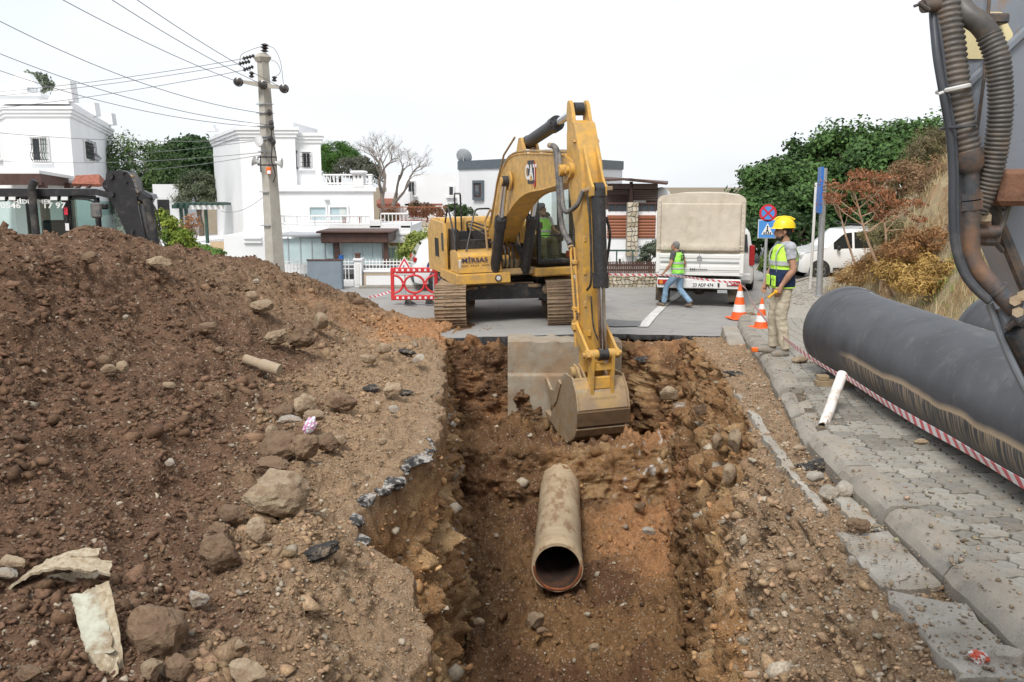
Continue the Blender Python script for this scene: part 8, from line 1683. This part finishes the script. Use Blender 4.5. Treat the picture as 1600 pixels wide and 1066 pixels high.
def rock(px,py,wpx,hpx,mat,label,seed,cuts=7,rough=.16,name='rock',sink=.25,cat='rock',group=None,sub=4,dep=.85):
    p_,d,n=surf(px,py+hpx*.25); w_,h_=wpx*d/FPX/2,hpx*d/FPX/2; me=rock_mesh((w_,(w_+h_)/2*dep,h_),seed,rough,cuts,sub); o=mk(name,me,mat,None,30); q=at(px,py,p_.y); o.location=(q.x,p_.y,q.z); o.rotation_euler=(random.Random(seed).uniform(-.2,.2),random.Random(seed+1).uniform(-.25,.25),random.Random(seed+2).uniform(-.5,.5)); return tag(o,label,cat,group)
R_=[(428,773,114,74,'rock_tan','largest tan boulder at the toe of the soil heap',5),(364,803,50,36,'rock_brown','brown angular block on the left flank of the largest boulder',6),(343,829,36,24,'rock_brown','small brown stone below the block by the largest boulder',4),(400,831,32,42,'rock_tan','upright tan stone just under the largest boulder',4),(346,862,62,60,'rock_brown','crumbly brown lump below the largest boulder',3),
      (245,985,86,96,'rock_brown','big round earthy lump beside the splintered pipe shard',3),(308,935,38,28,'rock_grey','pale grey angular stone above the big earthy lump',8),(375,1009,24,22,'rock_tan','small pale chip with an orange face near the earthy lump',8),(236,1047,38,34,'rock_tan','tan stone just below the big earthy lump',6),(282,1044,50,46,'rock_brown','brown stone right of and below the big earthy lump',5),(382,1052,70,40,'rock_tan','broad flat tan rock near the bottom of the heap',7),
      (430,526,40,28,'rock_tan','rounded tan rock high on the heap flank',4),(470,528,42,34,'rock_brown','rounded brown rock next to the rounded tan one',4),(502,503,28,30,'rock_tan','pale squared stone upslope of the paired rounded rocks',8),(503,483,22,20,'rock_brown','small brown stone on top of the pale squared stone',6),(475,632,38,34,'rock_tan','tan stone above the pink wrapper',6),(531,627,52,28,'rock_brown','flat oval brown clod right of the tan stone above the wrapper',3),(443,643,34,24,'rock_brown','brown stone up and left of the pink wrapper',6),(490,650,34,22,'rock_tan','low tan stone between the oval clod and the pink wrapper',6),
      (436,697,62,50,'rock_brown','brown rock directly left of the pink wrapper stones',5),(477,698,46,44,'rock_brown','rounded brown rock right under the pink wrapper',4),(513,692,40,34,'rock_brown','angular brown rock right of the one under the wrapper',7),(532,688,22,18,'rock_tan','small tan stone at the end of the wrapper rock row',6),(424,677,20,26,'rock_tan','small tan stone crowning the rock left of the wrapper',6),(424,728,58,30,'rock_brown','earthy rock behind the largest boulder',4),(612,608,34,20,'rock_tan','rounded tan stone near the trench-side crust',4),(450,655,44,14,'rock_grey','thin pale slab above the wrapper rocks',9),
      (165,563,22,18,'rock_brown','dark brown stone in the trio on the open heap',7),(168,577,26,16,'rock_tan','tan wedge stone in the trio on the open heap',8),(191,574,20,24,'rock_tan','upright pale stone in the trio on the open heap',7),(265,723,18,14,'rock_grey','small grey-white stone alone on the dark soil',7),(264,603,20,16,'rock_tan','small tan stone alone above mid-heap',6),(248,409,44,18,'rock_tan','flat tan slab lying just under the heap crest',8),(143,403,28,20,'rock_brown','brown clod just under the heap crest',4),(92,405,20,12,'rock_brown','small brown clod left of the crest clod',4),(197,496,12,9,'rock_grey','tiny white stone high on the heap',6),(325,512,30,22,'rock_brown','sandy lump in the hollow of the heap flank',3),(343,546,14,14,'rock_tan','small tan stone under the sandy lump',6),(400,440,14,10,'rock_grey','small pale stone near the power pole end of the crest',6),(410,478,40,22,'rock_tan','low tan stone in the upper gravel flank',6),(395,462,24,16,'rock_tan','smaller tan stone above the low one in the gravel flank',6),
      (20,878,44,22,'rock_tan','tan stone above the curled pipe shard',6),(8,897,40,20,'rock_grey','grey stone behind the curled pipe shard',6),(45,1052,50,24,'rock_brown','brown stone under the long splinter shard',5),(615,640,18,14,'rock_grey','small pale stone on the gravel berm',7),(597,690,16,12,'rock_tan','small tan stone on the gravel by the crust',6),(655,560,24,14,'rock_grey','pale stone on the far gravel berm',7),(575,560,26,16,'rock_tan','tan stone on the mid gravel slope',6),(600,545,24,18,'rock_tan','tan stone uphill of the mid-slope stone',6),(560,470,20,14,'rock_brown','brown clod on the far end of the heap',5),
      (838,967,28,30,'rock_tan','tan stone on the trench floor below the old pipe mouth',6),(928,1012,18,14,'rock_tan','small tan stone on the trench floor right of the pipe',6),(748,972,18,14,'rock_tan','small tan stone on the trench floor left of the pipe',6),(846,985,16,10,'rock_brown','small brown stone beside the one below the pipe mouth',5),(1015,830,26,12,'rock_grey','flat grey stone half way along the trench floor',7),(1045,615,30,26,'rock_tan','tan block stuck in the right corner of the end face',7),(1000,790,20,14,'rock_brown','brown stone on the orange patch of trench floor',5),
      (1140,740,26,34,'rock_tan','tan stone jutting from the right trench wall',7),(1120,690,20,28,'rock_tan','upper tan stone jutting from the right trench wall',7),(1095,640,24,20,'rock_brown','brown stone in the far right trench wall',6),(1150,690,24,40,'rock_tan','tall tan stone near the top of the right trench wall',7),
      (1342,820,40,20,'rock_brown','round brown clod on the broken gutter slab',3),(1331,878,16,22,'rock_grey','small upright grey stone below the brown clod',8),(1295,768,34,30,'slab_concrete','white concrete lump by the broken kerb',7),(1318,765,34,26,'slab_concrete','second white concrete lump touching the broken kerb',7),(1275,745,30,20,'slab_concrete','white concrete lump nearest the asphalt chunk',7),(1577,1030,62,50,'slab_concrete','rough concrete lump on the last gutter slab',6),(1405,902,52,12,'slab_concrete','thin concrete flake on the gutter slabs',8),(1440,690,24,10,'rock_tan','tan pebble lying on the pavers',6),(1250,700,22,12,'rock_tan','tan stone at the foot of the kerb',6),(1225,560,30,10,'slab_concrete','flat concrete bit by the standing man',7),(1250,562,30,12,'rock_tan','tan stone between the standing man and the pipe',6)]
for i,(px,py,w_,h_,mt,lab,cuts) in enumerate(R_): rock(px,py,w_,h_,mt,lab,300+7*i,cuts,.14 if cuts > 4 else .2,sub=4 if w_ > 30 else 3)
for i,(c,lab) in enumerate(((CN1,'dark stone weighing down the taller cone'),(CN2,'dark stone weighing down the shorter cone'))): o=mk('rock',rock_mesh((.13,.12,.08),900+i,.15,5,3),'rock_brown',None,30); o.location=(c.x+.24,c.y- .12,c.z+.09); tag(o,lab,'rock')
def chunk(px,py,w_,h_,mat,label,seed,rot=0,th=.05,name='asphalt_chunk',cat='asphalt'):
    p_,d,n=surf(px,py); o=mk(name,rock_mesh((w_*d/FPX/2,h_*d/FPX*.9,th),seed+50,.22,11,4),'asphalt_bits',None,25); o.location=p_+Vector((0,0,.01)); r_=random.Random(seed); o.rotation_euler=(r_.uniform(.05,.25),rot,r_.uniform(-.1,.1)+rot*.6); return tag(o,label,cat)
b=NB('asphalt_bits'); b.done(b.ramp(b.noise(14,7,.72),[(.36,(.018,.018,.019)),(.54,(.06,.056,.052)),(.64,(.25,.19,.135))]),.85,0,b.bump(b.noise(60,6,.7),.9,.02),.3)
chunk(497,858,104,26,'bitumen','long black asphalt slab poking from the gravel berm',1,-.28,.06); chunk(1268,722,70,22,'bitumen','black-edged asphalt chunk resting against the kerb',2,-.12,.07); chunk(630,605,40,12,'bitumen','flat asphalt scrap on the gravel near the crust',3,.1,.03); chunk(640,545,36,14,'bitumen','asphalt scrap below the far edge of the heap',4,.1,.04); chunk(1150,575,40,14,'bitumen','crumbled asphalt on the verge by the chamber',5,.1,.03); chunk(575,598,34,12,'rock_dark','dark crumb of asphalt near the oval clod',6,0,.03); chunk(1000,552,40,16,'bitumen','black asphalt scrap in the end face below the road',7,0,.04)
lip_i=[i for i in range(NR) if 5.75 < RY[i] < 8.05]; cz=int(np.argmin(np.abs(zone- 8.6))); LP_=SV[lip_i,cz]; jg=fbm(np.stack([RY[lip_i]*9,0*RY[lip_i],0*RY[lip_i]],-1),4,.65)
b=NB('crust'); c=b.ramp(b.noise(11,7,.74),[(.36,(.02,.02,.021)),(.48,(.08,.074,.068)),(.56,(.52,.50,.47)),(.63,(.28,.215,.15))]); b.done(c,.9,0,b.bump(b.noise(50,6,.7),.9,.02),.25)
crust=empty('asphalt_crust',LP_[0],0,'broken black and white asphalt crust overhanging the left trench wall','asphalt'); r_=random.Random(77); k=0
while k < len(LP_)- 1:
    q=Vector(LP_[k]); k2=min(len(LP_)- 1,k+r_.randint(6,15)); q2=Vector(LP_[k2]); d=q2- q; o=mk('crust_piece',rock_mesh((max(.05,d.length*.62),r_.uniform(.07,.13),r_.uniform(.035,.065)),500+k,.2,10,3),'crust',crust,25); o.location=(q+q2)/2- Vector(LP_[0])+Vector((r_.uniform(-.05,.0),0,r_.uniform(-.045,-.01))); o.rotation_euler=(r_.uniform(-.15,.15),r_.uniform(-.1,.25),math.atan2(d.y,d.x)); k=k2
b=NB('fibreglass'); fv=b.vec((3,3,40)); c=b.ramp(b.noise(3,6,.7,vec=b.vec((12,12,1.5))),[(.3,(.24,.175,.105)),(.5,(.44,.36,.25)),(.7,(.58,.53,.41))]); c=b.mix(b.ramp(b.noise(5,6,.7),[(.55,0.0),(.68,.8)]),c,(.20,.135,.085)); b.done(c,.8,0,b.bump(b.noise(4,6,.7,vec=b.vec((30,30,2))),.6,.01),.3)
b=NB('fibre_inner'); c=b.ramp(b.noise(9,6,.7),[(.38,(.27,.20,.13)),(.55,(.46,.46,.37)),(.8,(.55,.58,.48))]); b.done(c,.7,0,None,.3)
def shard(name,label,pts,wdir,wd,seed,th=.014,mat='fibreglass',rag=.35):
    """curved ragged strip: centre line pts, half width vector, thickness"""
    P=curve(pts,8); r_=random.Random(seed); n=len(P); top_,bot=[],[]; nw=6
    for i,p in enumerate(P):
        t=(P[min(i+1,n- 1)]- P[max(i- 1,0)]).normalized(); w0=Vector(wdir); w0=(w0- t*w0.dot(t)).normalized(); nn=t.cross(w0); e=wd*(1- rag*abs(r_.gauss(0,.5))*(1 if i < 3 or i > n- 4 else .35))
        for k in range(nw): s_=-1+2*k/(nw- 1); q=p+w0*e*s_+nn*r_.gauss(0,.003)+t*(r_.gauss(0,.05)*wd*2 if i in (0,n- 1) else 0); top_.append(q+nn*th/2); bot.append(q- nn*th/2)
    m=MB(); N_=len(top_); fs=[]
    for i in range(n- 1):
        for k in range(nw- 1): a=i*nw+k; fs += [(a,a+nw,a+nw+1,a+1),(N_+a,N_+a+1,N_+a+nw+1,N_+a+nw)]
        for k,fl_ in ((0,0),(nw- 1,1)): a=i*nw+k; fs.append((a,N_+a,N_+a+nw,a+nw) if fl_ else (a,a+nw,N_+a+nw,N_+a))
    for i,fl_ in ((0,1),(n- 1,0)):
        for k in range(nw- 1): a=i*nw+k; fs.append((a,a+1,N_+a+1,N_+a) if fl_ else (a,N_+a,N_+a+1,a+1))
    m.add(top_+bot,fs); o=m.build(name,mat,None,40); return tag(o,label,'pipe shard')
g0,dg,_=surf(95,915); Yg=g0.y
shard('pipe_shard','curled tan fibreglass pipe shard arching over the soil',[at(-40,985,Yg- .02),at(-8,950,Yg- .02),at(20,917,Yg),at(55,892,Yg+.02),at(105,879,Yg+.05),at(172,888,Yg+.1)],(.15,1,.1),.06,1); shard('pipe_shard','inner ply of the curled shard, torn loose beneath it',[at(20,925,Yg+.1),at(55,905,Yg+.12),at(100,897,Yg+.14),at(150,905,Yg+.16)],(.1,1,.1),.055,2,.01); shard('pipe_shard','thin splinter ply lying over the top of the curled shard',[at(70,880,Yg+.1),at(110,866,Yg+.12),at(155,863,Yg+.16)],(.1,1,.1),.04,6,.008)
g1,_,_=surf(150,990); Yh=g1.y
shard('pipe_shard','pale greenish fibreglass strip standing in the soil',[at(132,925,Yh+.12),at(140,950,Yh+.04),at(150,990,Yh- .03),at(160,1022,Yh- .08)],(1,.1,.0),.062,3,.016,'fibre_inner'); shard('pipe_shard','brown torn fibreglass edge right of the pale strip',[at(160,912,Yh+.12),at(168,945,Yh+.05),at(178,1000,Yh- .03),at(184,1050,Yh- .08)],(1,.3,.1),.03,4,.012); shard('pipe_shard','frayed tan fibreglass foot under the pale strip',[at(110,1060,Yh- .2),at(140,1042,Yh- .14),at(182,1048,Yh- .12)],(.2,.6,.7),.06,5,.012); shard('pipe_shard','white splinter sticking up at the edge of the heap',[at(2,1062,3.9),at(18,1040,3.92),at(24,1018,3.95)],(1,.2,.2),.018,7,.008,'fibre_inner')
p_,d,n=surf(410,572); std('clay_tube',(.42,.34,.24),.85,0,.15,8,(.24,.16,.1),.4,8,.3,40); m=MB(); a,c_=at(384,560,p_.y+.05),at(438,578,p_.y- .05); v_=(c_- a); m.tube([Vector(),v_*.45,v_*.5,v_],[.05,.05,.062,.062],18,cap=True); m.tube([v_*.9,v_*1.002],[.045,.045],14); o=m.build('pipe_offcut','clay_tube',None,40); o.location=a+Vector((0,-.03,.0)); tag(o,'short tan pipe offcut lying on the heap flank','pipe offcut')
def crumple(px,py,w_,h_,cols_,label,seed):
    p_,d,n=surf(px,py+h_*.3); b=NB('wrapper_%d' % seed); b.done(b.ramp(b.noise(22,2,.5),[(.38,cols_[0]),(.46,cols_[1]),(.54,cols_[2]),(.6,cols_[0])],'CONSTANT'),.4,0,None,.5); V_,F_=ico(3); V2=V_*(1+.35*np.abs(fbm(V_*2.3+seed,3,.6))[:,None]- .12)*np.array([w_,(w_+h_)*.35,h_])*d/FPX/2; me=bpy.data.meshes.new('wrapper'); me.from_pydata(V2.tolist(),[],F_); o=mk('wrapper',me,b.m,None,15); q=at(px,py,p_.y- .03); o.location=q; o.rotation_euler=(0,.5,.3); return tag(o,label,'wrapper')
crumple(484,665,18,28,((.72,.72,.76),(.62,.20,.45),(.75,.55,.68)),'crumpled pink and white wrapper among the toe rocks',3); crumple(1530,1028,44,22,((.55,.10,.06),(.62,.60,.58),(.40,.08,.05)),'crumpled red wrapper on the last gutter slab',4)
m=MB(); m.box((0,0,.03),(.13,.08,.06),ch=.01); o=m.build('orange_brick','orange_plastic'); q=Vector((pW.x- .24,pW.y+.22,pW.z)); o.location=q; tag(o,'small orange block behind the standing man\'s shoe','block')
rs=np.random.RandomState(31); n_=2600; yg=3.0+9.5*rs.rand(n_)**1.3; off_=np.where(rs.rand(n_) < .62,-.42+.5*rs.rand(n_),.1+np.abs(rs.normal(size=n_))*.42); xg=kx(yg)+off_; on_k=(off_ > 0) & (off_ < .235); zg=g_(yg)+np.where(off_ > 0,.122,.03)+np.where(on_k,.018,0); r_g=.0045*(1- rs.rand(n_)*.985)**(-1/2.6); r_g=np.minimum(r_g,.022); cg=np.array([.36,.28,.20])*(.55+.7*rs.rand(n_,1))*(1+.03*rs.normal(size=(n_,3)))
o=scatter('kerb_grit',np.stack([xg,yg,zg+r_g*.3],-1),r_g,np.clip(cg,.03,.7),32); tag(o,'loose grit spilled over kerb and pavers','grit',kind='stuff')
